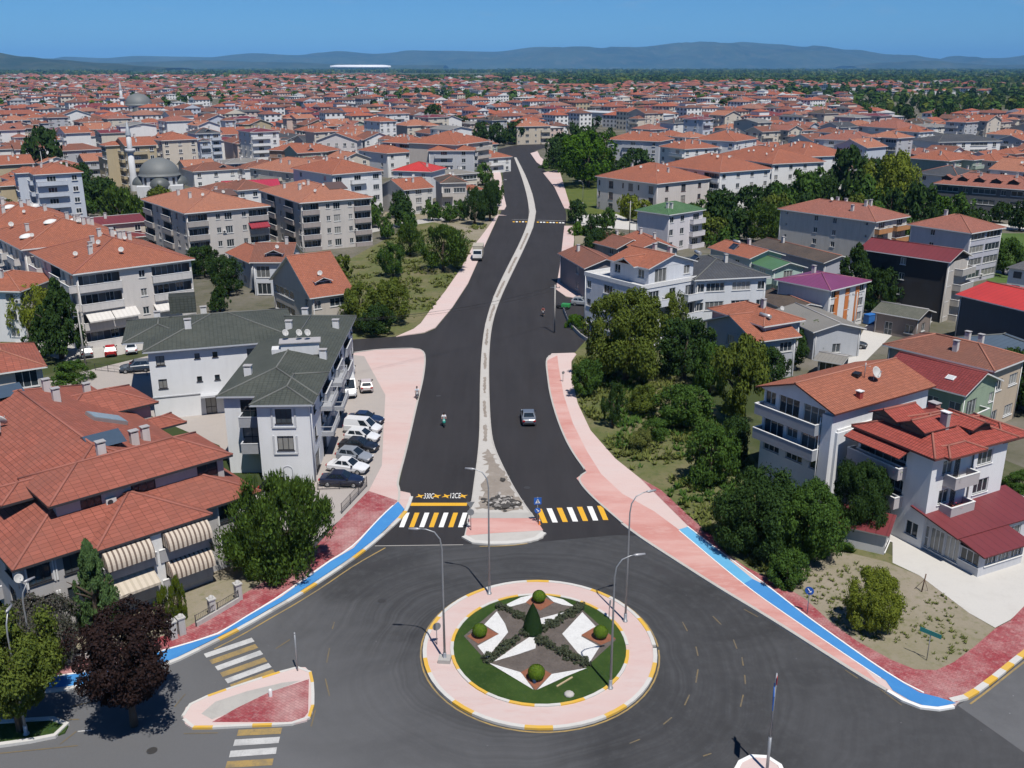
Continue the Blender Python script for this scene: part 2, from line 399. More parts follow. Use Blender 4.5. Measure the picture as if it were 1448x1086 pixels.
# left pavements
sheet('pavement', [(583, 494), (596, 496), (601, 503), (599, 534), (563, 679), (562, 690), (566, 696), (580, 699), (582, 706), (563, 735), (500, 787), (459, 815), (414, 844), (380, 863), (345, 884), (283, 915), (249, 932), (200, 950), (104, 972), (55, 975), (0, 985), (-60, 994), (-60, 972), (0, 960), (80, 940), (150, 925), (220, 905), (255, 895), (330, 851), (390, 815), (440, 782), (480, 738), (521, 696), (535, 640), (540, 560), (509, 524), (480, 505), (497, 501), (532, 496)], .15, PINK, skirt=0)
sheet('parking_lot', [(515, 505), (545, 560), (540, 660), (521, 697), (480, 738), (440, 770), (380, 740), (360, 700), (440, 690), (455, 620), (440, 520), (470, 500)], .156, LOT)
sheet('pavement', [(521, 696), (563, 710), (535, 735), (500, 774), (466, 794), (397, 844), (345, 875), (311, 897), (276, 908), (249, 916), (124, 951), (69, 959), (0, 970), (-60, 980), (-60, 970), (0, 960), (80, 940), (150, 925), (220, 905), (255, 895), (330, 851), (390, 815), (440, 782), (480, 738)], .162, REDP)
sheet('cycle_path', [(563, 711), (572, 722), (563, 733), (532, 763), (500, 788), (459, 816), (414, 845), (380, 864), (345, 885), (283, 916), (249, 933), (200, 951), (104, 973), (55, 976), (-60, 994), (-60, 980), (69, 961), (124, 953), (249, 918), (276, 910), (311, 899), (345, 877), (397, 847), (466, 797), (500, 777), (535, 737)], .168, BLUE)
kerb('kerb', [(582, 704), (576, 722), (565, 736), (532, 766), (500, 791), (459, 819), (414, 848), (380, 867), (345, 888), (283, 919), (249, 936), (200, 954), (104, 976), (55, 979), (-60, 997)], [KW, KY, KC], .34, .18, 1.7, order=[0, 0, 1, 0, 2, 0, 0, 1, 2])
kerb('kerb', [(-60, 978.5), (69, 960), (124, 952), (249, 917), (276, 909), (311, 898), (345, 876), (397, 845), (466, 795), (500, 775), (535, 736), (563, 710)], [PW], .14, .175, 1.5)
kerb('kerb', [(563, 712), (566, 696), (562, 690), (563, 679), (574, 640), (590, 570), (599, 534), (602, 503), (596, 495), (583, 493), (532, 495), (497, 500)], [KC], .22, .17, 1.5)
kerb('lane_edge_line', [(545, 775), (500, 800), (459, 829), (414, 857), (380, 876), (345, 897), (300, 920)], [PYF], .13, .042, 1.5, base=.03)
# upper left pavement
sheet('pavement', [(560, 477), (579, 474), (600, 471), (616, 464), (640, 435), (662, 401), (685, 349), (705, 305), (716, 305), (704, 304), (700, 308), (690, 322), (678, 338), (668, 350), (660, 366), (648, 386), (630, 412), (608, 440), (595, 458), (585, 466)], .15, PINK_L, skirt=0)
sheet('pavement', [(713, 297), (716, 292), (712, 275), (709, 250), (703, 226), (696, 226), (698, 250), (700, 275), (702, 297)], .15, PINK_L, skirt=0)
# right pavements
RK = [(905, 760), (950, 789), (1017, 832), (1086, 873), (1155, 917), (1224, 961), (1255, 978), (1279, 993), (1307, 1003), (1328, 1004), (1352, 999)]
right_outer = [(1352, 997), (1366, 987), (1390, 970), (1411, 954), (1448, 923), (1500, 888), (1500, 818), (1448, 859), (1428, 880), (1407, 891), (1376, 918), (1348, 939), (1324, 950), (1293, 949), (1259, 935), (1210, 908), (1172, 880), (1138, 849), (1103, 828), (1055, 804), (1027, 785), (1010, 763), (982, 739), (935, 695), (905, 678), (870, 650), (835, 610), (817, 572), (808, 535), (808, 512), (815, 502), (812, 500)]
sheet('pavement', [(772, 512), (774, 530), (778, 560), (790, 600), (806, 636), (829, 668), (815, 678), (835, 702), (858, 722), (880, 740)] + RK + right_outer + [(780, 501)], .15, PINK_L, skirt=0)
sheet('pavement', [(772, 512), (774, 530), (778, 560), (790, 600), (806, 636), (829, 668), (815, 678), (835, 702), (858, 722), (880, 740), (905, 760), (950, 789), (1017, 832), (1086, 873), (1155, 917), (1200, 946), (1245, 972), (1217, 942), (1121, 877), (1051, 828), (960, 751), (925, 725), (880, 700), (850, 672), (830, 640), (810, 600), (797, 560), (790, 520), (788, 504)], .156, SALMON)
sheet('pavement', [(974, 747), (1017, 782), (1086, 832), (1134, 870), (1190, 910), (1241, 946), (1276, 968), (1300, 982), (1328, 989), (1352, 996)] + right_outer[1:25], .162, REDP)
sheet('cycle_path', [(960, 751), (1005, 790), (1051, 828), (1064, 821), (1017, 782), (972, 747)], .168, BLUE_L)
sheet('cycle_path', [(1051, 828), (1121, 877), (1217, 942), (1252, 965), (1262, 979), (1286, 993), (1307, 1001), (1328, 1002), (1352, 997), (1328, 989), (1300, 982), (1276, 968), (1241, 946), (1190, 910), (1134, 870), (1086, 832), (1064, 821)], .170, BLUE)
kerb('kerb', [(972, 746), (1017, 781), (1086, 831), (1134, 869), (1190, 909), (1241, 945), (1276, 967), (1300, 981), (1328, 988)], [PW], .13, .176, 1.5)
kerb('kerb', [(960, 752), (1051, 829), (1121, 878), (1217, 943), (1252, 966)], [PW], .1, .176, 1.5)
kerb('kerb', [(880, 742), (905, 761), (950, 790), (1017, 833), (1086, 874), (1155, 918), (1224, 962), (1255, 979)], [KC], .3, .175, 1.6)
kerb('kerb', [(1255, 979), (1279, 994), (1307, 1004), (1328, 1005), (1352, 1000)], [PW], .3, .18, 1.2)
kerb('kerb', [(1344, 993), (1366, 989), (1390, 972), (1411, 956), (1448, 925), (1500, 890)], [KW, KY], .45, .2, 1.3)
kerb('lane_edge_line', [(1372, 996), (1400, 975), (1448, 936), (1500, 900)], [PYF], .13, .042, 1.5, base=.03)
kerb('kerb', [(788, 502), (776, 503), (772, 512), (774, 530), (778, 560), (790, 600), (806, 636), (829, 668)], [KC], .22, .17, 1.5)
kerb('kerb', [(829, 669), (815, 678), (835, 702), (858, 722), (880, 741)], [KC], .22, .17, 1.0)
sheet('pavement', [(798, 320), (810, 320), (812, 340), (808, 370), (800, 395), (806, 410), (822, 416), (822, 424), (800, 420), (786, 410), (792, 375)], .15, PINK, skirt=0)
sheet('pavement', [(768, 245), (775, 243), (791, 241), (806, 291), (810, 297), (798, 295), (784, 265)], .15, PINK, skirt=0)
sheet('pavement', [(750, 217), (759, 230), (768, 236), (788, 236), (775, 232), (764, 222), (760, 214)], .15, PINK_L, skirt=0)
# the median with its broken concrete and the splitter island
MED_L = [(656, 762), (661, 740), (667, 715), (670, 690), (677, 640), (679, 600), (679, 550), (681, 500), (686, 460), (698, 420), (717, 380), (735, 345), (746, 318), (749, 300), (745, 275), (737, 248), (727, 223)]
MED_R = [(730, 223), (743, 248), (753, 275), (758, 300), (754, 322), (742, 350), (725, 385), (706, 425), (695, 460), (691, 500), (691, 550), (693, 600), (697, 630), (710, 660), (728, 695), (746, 722), (757, 736), (770, 757)]
MEDM = painted('median_concrete', (.46, .44, .41), (.34, .325, .30), .5, .45)
sheet('median', MED_L + MED_R + [(768, 762), (750, 768), (700, 771), (668, 769)], .17, MEDM, skirt=0)
kerb('kerb', MED_L[1:], [KC], .12, .21, 2.0); kerb('kerb', MED_R[:-1], [KC], .12, .21, 2.0)
DIRT = m_ground('median_rubble_soil', (.29, .255, .22), (.22, .19, .16), (.36, .33, .30), .5, 2.0, .8)
DIRT_D = m_ground('dark_burnt_soil', (.03, .028, .026), (.08, .075, .07), (.14, .13, .12), 1.0, 4.0, 1.0)
sheet('median_soil', [(668, 722), (680, 716), (682, 690), (690, 670), (684, 650), (686, 635), (697, 640), (702, 655), (716, 672), (722, 690), (735, 708), (745, 722), (720, 725), (690, 724)], .178, DIRT, smooth=1)
for px in range(0, 9):
    y0 = 330 + px * 34
    ml = [p for p in MED_L]
    import bisect
    def at(line, y):
        for a, b in zip(line[:-1], line[1:]):
            lo, hi = (a, b) if a[1] < b[1] else (b, a)
            if lo[1] <= y <= hi[1]: t = (y - lo[1]) / max(1e-6, hi[1] - lo[1]); return lo[0] + (hi[0] - lo[0]) * t
        return line[0][0]
    y1 = y0 + 24
    p = []
    for k in range(5):
        yy = y0 + (y1 - y0) * k / 4; a, b = at(MED_L, yy), at(MED_R, yy); p.append((a + (b - a) * (.34 + rnd.uniform(-.06, .06)), yy))
    for k in range(4, -1, -1):
        yy = y0 + (y1 - y0) * k / 4; a, b = at(MED_L, yy), at(MED_R, yy); p.append((a + (b - a) * (.66 + rnd.uniform(-.06, .06)), yy))
    sheet('median_soil', p, .178, DIRT, smooth=1)
sheet('median_soil', [(688, 710), (700, 704), (720, 706), (738, 712), (738, 718), (712, 724), (692, 720)], .184, DIRT_D, smooth=1)
sheet('median_soil', [(706, 678), (715, 677), (716, 683), (708, 684)], .184, DIRT_D, smooth=1)
sheet('island_paving', [(664, 735), (757, 735), (768, 752), (740, 754), (700, 756), (658, 760)], .178, SALMON)
sheet('island_paving', [(666, 727), (752, 727), (757, 735), (664, 735)], .182, CONC)
kerb('kerb', [(656, 760), (662, 766), (675, 769), (705, 770), (740, 768), (762, 763), (770, 757), (767, 748)], [KW], .55, .19, 1.5)
kerb('lane_edge_line', [(678, 773), (705, 773), (735, 771), (762, 766)], [PYF], .12, .046, 1.5, base=.03)
# left traffic island
isl = [(259, 1015), (263, 1003), (275, 995), (293, 987), (328, 975), (380, 958), (418, 946), (432, 946), (441, 955), (443, 985), (442, 1010), (434, 1021), (414, 1026), (345, 1028), (272, 1032), (262, 1026)]
sheet('traffic_island', isl, .16, PINK_L, skirt=0)
sheet('island_paving', [(437, 963), (436, 1010), (429, 1019), (411, 1024), (300, 1024), (335, 1004), (380, 982)], .168, REDP)
sheet('island_paving', [(425, 965), (380, 984), (345, 1003), (300, 1020), (285, 1012), (305, 995), (350, 980), (400, 968)], .164, CONC)
kerb('kerb', isl + [isl[0]], [KW, KW, KY], .22, .185, 1.3, smooth=1)
# bottom-left grassed median
bm_ = [(-80, 1030), (0, 1024), (69, 1019), (88, 1019), (97, 1028), (92, 1038), (69, 1046), (0, 1056), (-80, 1066)]
sheet('grass_median', bm_, .14, LAWN, skirt=0)
kerb('kerb', bm_, [KW], .32, .24, 1.4, smooth=2)
# bottom-right island
bi = [(1030, 1140), (1040, 1086), (1050, 1077), (1064, 1071), (1080, 1071), (1096, 1078), (1106, 1088), (1120, 1140)]
sheet('traffic_island', bi, .16, PINK_L, skirt=0)
kerb('kerb', bi, [PW], .28, .19, 1.0, smooth=2)

# roundabout island
RC = Vector((2.1, 62.75)); RX, RY = 8.72, 9.55
def ell(k, n=96, a0=0, a1=2 * math.pi): return [(RC.x + RX * k * math.cos(a0 + (a1 - a0) * i / n), RC.y + RY * k * math.sin(a0 + (a1 - a0) * i / n)) for i in range(n)]
sheet('roundabout_island', ell(.985), .16, PINK, skirt=0, world=True)
e = ell(1.0); kerb('kerb', e + e[:1], [KW, KY, KW], .3, .2, .95, run=2, world=True, smooth=0)
e = ell(.765); kerb('kerb', e + e[:1], [KW, KY], .24, .25, .9, run=2, world=True, smooth=0, base=.1)
e = ell(1.035); kerb('lane_edge_line', e + e[:1], [PYF], .12, .034, 1.0, world=True, smooth=0, base=.02)
sheet('roundabout_lawn', ell(.752), .2, LAWN, world=True)

# painted markings
def strip4(name, a, b, c, d, mat, z=.044): return sheet(name, [a, b, c, d], z, mat)
def bar(name, a, b, wid, mat, z=.044):
    A, B = G(*a), G(*b); d = (B - A).normalized(); n = Vector((-d.y, d.x)) * wid * .5
    return sheet(name, [A + n, A - n, B - n, B + n], z, mat, world=True)
for i, x in enumerate((572, 586, 600, 613.5, 627, 640.5, 654)):      # left zebra
    strip4('crossing_stripe', (x - 7 + (i-3) * .2, 746), (x - .2 + (i-3) * .2, 746), (x + 7.2, 725.5), (x + .5, 725.5), PY if i % 2 else PW)
strip4('stop_line', (580, 715.8), (660, 715.8), (661, 711.5), (582, 711.5), PY)
for i in range(7):                                                       # right zebra
    x = 760 + i * 14.3
    strip4('crossing_stripe', (x + 7, 740 - i * .7), (x + 14.5, 740 - i * .7), (x + 6, 720 - i * .7), (x - 1.5, 720 - i * .7), PW if i % 2 else PY)
for i, (a, b, w) in enumerate((((290, 928), (358, 905), .62), ((298, 937), (363, 914), .62), ((306, 946), (370, 923), .62), ((313, 955), (376, 933), .62), ((320, 964), (382, 941), .62), ((327, 972), (388, 950), .62))):
    bar('crossing_stripe', a, b, w, PYF if i % 2 else PWF)
for i, (a, b) in enumerate((((336, 1037), (398, 1034)), ((331, 1051), (395, 1047)), ((325, 1067), (391, 1062)), ((320, 1082), (386, 1078)), ((314, 1097), (380, 1093)))):
    bar('crossing_stripe', a, b, .62, PWF if i in (1, 2, 4) else PYF)
for i in range(6):                                                       # distant speed-table blocks
    bar('speed_table_block', (725 + i * 4.4, 313.8), (727.8 + i * 4.4, 313.8), 1.7, PY if i % 2 == 0 else PW)
for i in range(9):
    bar('speed_table_block', (759 + i * 4.5, 314.3 + i * .12), (762.0 + i * 4.5, 314.3 + i * .12), 1.7, PW if i % 3 else PY)
bar('lane_edge_line', (724, 311), (748, 311), .25, PWF); bar('lane_edge_line', (760, 311.5), (799, 312.5), .25, PWF)
for a, b in (((965, 880), (972, 893)), ((984, 915), (987, 928)), ((987, 947), (984, 966)), ((975, 983), (968, 998)), ((1008, 872), (1020, 884)), ((1037, 905), (1042, 918)), ((1049, 930), (1051, 942)), ((1053, 955), (1054, 968)), ((1051, 983), (1047, 1000)), ((1006, 1066), (994, 1070)), ((950, 1015), (938, 1025)), ((905, 1046), (890, 1052)), ((466, 917), (462, 938)), ((470, 890), (473, 880)), ((460, 960), (466, 985)), ((390, 918), (410, 905)), ((100, 1000), (134, 992)), ((98, 1018), (112, 1018)), ((0, 1066), (110, 1055)), ((85, 1053), (108, 1035)), ((260, 1038), (308, 1037)), ((247, 1000), (262, 982)), ((262, 1003), (320, 978)), ((440, 1028), (446, 1005)), ((1240, 972), (1275, 998)), ((1195, 948), (1213, 960)), ((1052, 862), (1072, 873))):
    bar('lane_dash', a, b, .10, PYD)
bar('lane_dash', (110, 1035), (130, 1033), .12, PWF); bar('road_seam', (530, 772.5), (655, 770.8), .09, KC)
# painted words before the left crossing, with yellow stars
def road_text(body, p0, p1, mat, sy=1.0):
    cu = bpy.data.curves.new('road_word', 'FONT'); cu.body = body; cu.size = 1.0
    o = bpy.data.objects.new('t', cu); COL.objects.link(o)
    bpy.context.view_layer.update(); dg = bpy.context.evaluated_depsgraph_get()
    me = bpy.data.meshes.new_from_object(o.evaluated_get(dg)); bpy.data.objects.remove(o)
    xs = [v.co.x for v in me.vertices]; ys = [v.co.y for v in me.vertices]
    A, B = G(*p0), G(*p1); w = (B - A).length; k = w / (max(xs) - min(xs)); h = sy / (max(ys) - min(ys))
    for v in me.vertices: v.co = ((v.co.x - min(xs)) * k, (v.co.y - min(ys)) * h, 0)
    me.materials.append(mat)
    r = bpy.data.objects.new('road_word', me); COL.objects.link(r); r.location = (A.x, A.y, .044); r['kind'] = 'structure'
    r.rotation_euler = (0, 0, math.atan2((B - A).y, (B - A).x))
road_text('330C', (599, 705.5), (613, 705.5), PW, 1.25); road_text('12CE', (636.5, 705), (651, 705), PW, 1.25)
def road_star(px, py, r=.55):
    c = G(px, py); pts = []
    for k in range(8):
        a = math.pi / 8 * 2 * k + .5; rr = r if k % 2 == 0 else r * .35
        pts.append(c + Vector((math.cos(a) * rr, math.sin(a) * rr * 1.1)))
    sheet('road_star', pts, .044, PY, world=True)
for x in (594, 617.5, 631, 655): road_star(x, 702)

# repairs, covers and drains in the carriageway
PATCH = asphalt('asphalt_patch', (.046, .046, .049), .2); IRON = m_plain((.06, .058, .056), .55, .4)
for pts, mt in (([(505, 800), (560, 790), (566, 797), (512, 808)], PATCH), ([(930, 800), (985, 826), (978, 832), (922, 806)], PATCH)):
    sheet('road_patch', pts, .030, mt)
for px, py in ((540, 850), (215, 1062), (745, 690), (620, 560)):
    c_ = G(px, py); sheet('manhole_cover', [(c_.x + .34 * math.cos(t * math.pi / 10), c_.y + .34 * math.sin(t * math.pi / 10)) for t in range(20)], .041, IRON, world=True)
# yards and verges
sheet('verge', [(982, 739), (1010, 763), (1027, 785), (1055, 804), (1103, 828), (1138, 849), (1172, 880), (1210, 908), (1259, 935), (1293, 949), (1324, 950), (1348, 939), (1376, 918), (1407, 890), (1420, 876), (1250, 780), (1190, 770), (1100, 700), (1060, 640), (1000, 560), (900, 470), (830, 480), (812, 500), (808, 535), (817, 572), (835, 610), (870, 650), (905, 678), (935, 695)], .06, SCRUB)
sheet('bare_plot', [(1103, 828), (1138, 849), (1172, 880), (1210, 908), (1259, 935), (1293, 949), (1324, 950), (1348, 939), (1376, 918), (1407, 890), (1370, 868), (1300, 815), (1252, 795), (1190, 780), (1140, 790), (1110, 810)], .075, SOIL)
sheet('concrete_yard', [(1205, 752), (1262, 768), (1262, 797), (1300, 815), (1370, 868), (1407, 889), (1428, 878), (1460, 850), (1560, 760), (1520, 690), (1440, 700), (1300, 720), (1230, 730)], .09, CONC_L)
sheet('verge', [(560, 478), (585, 468), (608, 441), (648, 387), (668, 351), (700, 308), (712, 300), (700, 296), (640, 296), (560, 330), (470, 380), (440, 440), (420, 485)], .03, SCRUB)
sheet('dirt_lot', [(705, 304), (690, 322), (672, 345), (655, 340), (640, 320), (600, 312), (560, 318), (530, 322), (545, 300), (650, 290), (705, 296)], .045, SOIL)
sheet('park_lawn', [(808, 297), (790, 262), (850, 250), (1000, 262), (1010, 300), (870, 312)], .035, LAWN_Y)
sheet('concrete_path', [(812, 305), (870, 302), (900, 315), (900, 326), (850, 322), (812, 318)], .05, CONC_L)
sheet('dry_plot', [(812, 322), (870, 326), (890, 335), (860, 350), (813, 348)], .05, SOIL)
sheet('lane', [(0, 475), (60, 500), (95, 512), (170, 502), (215, 492), (215, 470), (150, 476), (80, 462), (0, 440)], .03, CONC)
sheet('lane', [(0, 560), (100, 530), (215, 502), (340, 520), (330, 660), (310, 630), (240, 600), (150, 560)], .028, LOT)
sheet('garden', [(0, 960), (80, 940), (150, 925), (220, 905), (255, 895), (330, 851), (390, 815), (440, 782), (370, 760), (300, 800), (130, 880), (0, 900), (-80, 930)], .05, SOIL)
sheet('concrete_yard', [(1140, 540), (1200, 505), (1225, 460), (1275, 462), (1245, 490), (1205, 530)], .05, CONC_L)
sheet('concrete_yard', [(1225, 470), (1300, 468), (1340, 440), (1300, 430), (1240, 440)], .046, CONC)
sheet('meadow', [(1290, 330), (1448, 330), (1500, 360), (1500, 400), (1400, 400), (1380, 380)], .035, MEADOW)
sheet('lane', [(1390, 322), (1460, 328), (1500, 333), (1500, 322), (1400, 316)], .05, CONC_L)
sheet('lane', [(1380, 383), (1448, 392), (1500, 400), (1500, 388), (1395, 372)], .06, CONC)
sheet('lane', [(490, 330), (560, 316), (640, 303), (640, 310), (560, 322), (490, 337)], .055, CONC)
# ---------------------------------------------------------------- buildings
WHITE_P = m_plain((.66, .66, .65), .5); DARK_P = m_plain((.035, .035, .04), .5); GREY_P = m_plain((.33, .32, .32), .6)
STEEL = m_plain((.35, .36, .37), .4, .6); BROWN_P = m_plain((.10, .055, .035), .6); BLACK = m_plain((.012, .012, .013), .5)
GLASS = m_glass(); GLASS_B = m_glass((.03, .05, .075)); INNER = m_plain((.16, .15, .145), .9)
T_OR = m_tile((.30, .108, .066), (.20, .082, .057), .3, .42, .5); T_OL = m_tile((.34, .145, .092), (.25, .12, .085), .3, .42, .5); T_BR = m_tile((.20, .085, .06), (.135, .07, .055), .3, .42, .6)
T_RED = m_tile((.28, .060, .046), (.22, .065, .052), .3, .42, .35); T_H1 = m_tile((.265, .086, .060), (.19, .08, .06), .8, .42, .5); T_PK = m_tile((.27, .108, .080), (.20, .095, .078), .3, .42, .55)
T_GRN = m_tile((.058, .066, .058), (.078, .084, .072), .5, .35, .5); T_GRY = m_tile((.055, .06, .07), (.085, .085, .09), .5, .35, .4); T_DK = m_tile((.075, .06, .052), (.12, .09, .07), .35, .4, .5)
S_MAR = m_sheet((.15, .032, .036)); S_PUR = m_sheet((.165, .045, .115)); S_RED = m_sheet((.42, .04, .034)); S_BLU = m_sheet((.075, .105, .14)); S_GRN = m_sheet((.07, .15, .075)); S_GRY = m_sheet((.20, .19, .17), .5); S_CRI = m_sheet((.34, .03, .06))
CAP = m_plain((.33, .14, .095), .9); CAP_R = m_plain((.28, .105, .078), .9); CAP_G = m_plain((.12, .125, .115), .9)
WMESH = {}
def win_mesh(w, h, nm, fm, det, hm=0):
    """window: frame bars, sill; panes as a second mesh when near"""
    k = (round(w, 1), round(h, 1), nm, fm.name, det, hm)
    if k in WMESH: return WMESH[k]
    w, h = k[0], k[1]; b = MB(); t = .07 if det else .09
    y0, y1 = -.03, .05
    b.box(-w/2, w/2, y0, y1, 0, t); b.box(-w/2, w/2, y0, y1, h - t, h); b.box(-w/2, -w/2 + t, y0, y1, t, h - t); b.box(w/2 - t, w/2, y0, y1, t, h - t)
    for i in range(1, nm):
        x = -w/2 + w * i / nm; b.box(x - t*.45, x + t*.45, y0 + .005, y1, t, h - t)
    if hm: b.box(-w/2 + t, w/2 - t, y0 + .01, y1, h*.42, h*.42 + t*.8)
    b.box(-w/2 - .1, w/2 + .1, -.2, .02, -.08, 0)
    p = MB() if det == 2 else b
    p.face([(-w/2 + t*.5, .02, t*.5), (w/2 - t*.5, .02, t*.5), (w/2 - t*.5, .02, h - t*.5), (-w/2 + t*.5, .02, h - t*.5)], 0 if det == 2 else 1)
    if det == 2: r = (b.mesh('window', [fm]), p.mesh('pane', [GLASS]))
    else: r = (b.mesh('window', [fm, GLASS]), None)
    WMESH[k] = r; return r
CELL = {'w': (1.35, 1.4, .9, 2, 0), 'W': (2.1, 1.45, .85, 3, 0), 's': (.6, .65, 1.5, 1, 0), 'n': (.6, 1.5, .8, 1, 0), 'N': (1.7, 1.6, .75, 3, 0),
        'F': (1.9, 2.15, .25, 2, 1), 'd': (1.3, 2.25, .02, 2, 1), 'b': (2.3, 2.1, .2, 3, 0), 'r': (2.3, 2.1, .2, 3, 0), 'L': (0, 2.3, .12, 3, 0), 'G': (0, 1.45, .95, 4, 0), 'h': (1.0, 1.2, 1.0, 2, 0), 'S': (2.6, 2.2, .25, 3, 0), 'c': (2.0, 2.1, .2, 3, 0)}
WT = {'W': 1.5, 'N': 1.3, 'b': 2.0, 'r': 2.0, 'L': 2.2, 'G': 2.2, '.': .6, 's': .65, 'n': .7, 'F': 1.4, 'S': 1.8, 'c': 1.9, 'h': .8}
class House:
    def __init__(s, name, label, cat, loc, rz, wc, det=1, group=None, frame=None, trim=None, bal=None, dirt=.25):
        s.root = empty(name, loc, rz, label, cat, group); s.W = MB(); s.det = det; s.wm = m_wall(wc, dirt); s.trim = trim or WHITE_P
        s.bal = bal or s.wm; s.frame = frame or WHITE_P; s.mats = [s.wm, s.trim, INNER, s.bal]; s.roof_ob = None
    def window(s, P, ang, w, h, nm, hm, frame=None, det=None):
        det = s.det if det is None else det
        m = win_mesh(w, h, nm, frame or s.frame, det, hm)
        o = inst('window', m[0], s.root, P, ang)
        if m[1]: inst('pane', m[1], o)
        if det >= 1 and s.det >= 1 and rnd.random() < .07 and h < 1.7:
            c_, s_ = math.cos(ang), math.sin(ang); d = w/2 + .65; k = inst('air_conditioner', ac_mesh(), s.root, (P[0] + c_*d + s_*.2, P[1] + s_*d - c_*.2, P[2] - .1), ang)
        return o
    def balcony(s, u0, u1, M, ang, z, out, style, capm=1, hgt=.95):
        b = MB()
        def bx(a0, a1, b0, b1, z0, z1, m): b.box(a0, a1, -b1, -b0, z0, z1, m)
        bx(u0, u1, 0, out, z - .16, z, 3)
        t = .1
        if style == 'solid':
            bx(u0, u1, out - t, out, z, z + hgt, 3); bx(u0, u0 + t, 0, out - t, z, z + hgt, 3); bx(u1 - t, u1, 0, out - t, z, z + hgt, 3)
            bx(u0 - .03, u1 + .03, out - t - .03, out + .03, z + hgt, z + hgt + .07, 1); bx(u0 - .03, u0 + t + .03, 0, out - t - .03, z + hgt, z + hgt + .07, 1); bx(u1 - t - .03, u1 + .03, 0, out - t - .03, z + hgt, z + hgt + .07, 1)
        else:
            bx(u0, u1, out - t, out, z, z + .35, 3); bx(u0, u0 + t, 0, out - t, z, z + .35, 3); bx(u1 - t, u1, 0, out - t, z, z + .35, 3)
            bx(u0, u1, out - .07, out - .02, z + .92, z + .98, 1); bx(u0 + .01, u0 + .06, 0, out - .07, z + .92, z + .98, 1); bx(u1 - .06, u1 - .01, 0, out - .07, z + .92, z + .98, 1)
            n = max(3, int((u1 - u0) / .28))
            for i in range(n + 1):
                x = u0 + .03 + (u1 - u0 - .06) * i / n; bx(x - .015, x + .015, out - .06, out - .03, z + .35, z + .92, 1)
        me = b.mesh('balcony', s.mats)
        return inst('balcony', me, s.root, M, ang)
    def side(s, o, d, width, rows, flush=False, rec=.14):
        """one facade. o=(x,y) left end seen from outside, d=unit direction; rows=[(z0,h,spec)] bottom up"""
        n = (d[1], -d[0]); ang = math.atan2(d[1], d[0])
        def pt(u, z, r=0.0): return (o[0] + d[0]*u - n[0]*r, o[1] + d[1]*u - n[1]*r, z)
        def quad(u0, u1, z0, z1, r=0.0, m=0):
            if u1 - u0 > 1e-4 and z1 - z0 > 1e-4: s.W.face([pt(u0, z0, r), pt(u1, z0, r), pt(u1, z1, r), pt(u0, z1, r)], m)
        for (z0, H, spec) in rows:
            if not spec or set(spec) == {'.'}: quad(0, width, z0, z0 + H); continue
            ws = [WT.get(ch, 1.0) for ch in spec]; k = width / sum(ws); u = 0.0
            for ch, w_ in zip(spec, ws):
                cw = w_ * k; u1 = u + cw
                if ch == '.': quad(u, u1, z0, z0 + H); u = u1; continue
                W_, Hh, sill, nm, hm = CELL[ch]
                if W_ == 0: W_ = cw * .9
                W_ = min(W_, cw * .9); Hh = min(Hh, H - sill - .12); uc = (u + u1) / 2; a0, a1 = uc - W_/2, uc + W_/2
                za, zb = z0 + sill, z0 + sill + Hh
                if flush:
                    quad(u, u1, z0, z0 + H); s.window(pt(uc, za, -.04), ang, W_, Hh, nm, hm)
                    if ch in 'brLc': s.balcony(u + .08, u1 - .08, (o[0], o[1], 0), ang, z0 + .05, 1.1, 'solid')
                    u = u1; continue
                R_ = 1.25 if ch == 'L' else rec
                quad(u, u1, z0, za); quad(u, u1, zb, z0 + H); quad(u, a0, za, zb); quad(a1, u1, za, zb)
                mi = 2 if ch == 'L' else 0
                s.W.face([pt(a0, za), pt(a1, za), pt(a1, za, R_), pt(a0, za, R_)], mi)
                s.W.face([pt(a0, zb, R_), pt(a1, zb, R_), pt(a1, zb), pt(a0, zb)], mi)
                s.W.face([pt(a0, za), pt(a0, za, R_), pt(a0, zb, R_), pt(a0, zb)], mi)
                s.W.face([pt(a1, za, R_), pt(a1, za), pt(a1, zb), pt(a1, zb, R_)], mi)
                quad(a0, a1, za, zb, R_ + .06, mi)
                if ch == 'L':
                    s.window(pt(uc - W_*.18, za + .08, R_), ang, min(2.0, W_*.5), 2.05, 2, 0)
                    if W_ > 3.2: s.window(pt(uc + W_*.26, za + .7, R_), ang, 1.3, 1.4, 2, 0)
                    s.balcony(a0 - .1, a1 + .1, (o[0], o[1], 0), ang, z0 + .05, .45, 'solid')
                else:
                    s.window(pt(uc, za, R_ - .03), ang, W_, Hh, nm, hm)
                    if ch == 'b': s.balcony(u + .1, u1 - .1, (o[0], o[1], 0), ang, z0 + .08, 1.15, 'solid')
                    if ch == 'c': s.balcony(u + .02, u1 - .02, (o[0], o[1], 0), ang, z0 + .08, 1.5, 'solid')
                    if ch == 'r': s.balcony(u + .1, u1 - .1, (o[0], o[1], 0), ang, z0 + .08, 1.1, 'rail')
                u = u1
    def finish(s, name='wall'):
        s.wall = s.W.build(name, s.mats, s.root); return s.wall
    def add_roof(s, B, mats, name='roof'):
        o = B.build(name, mats, s.root)
        if s.roof_ob is None: s.roof_ob = o
        return o
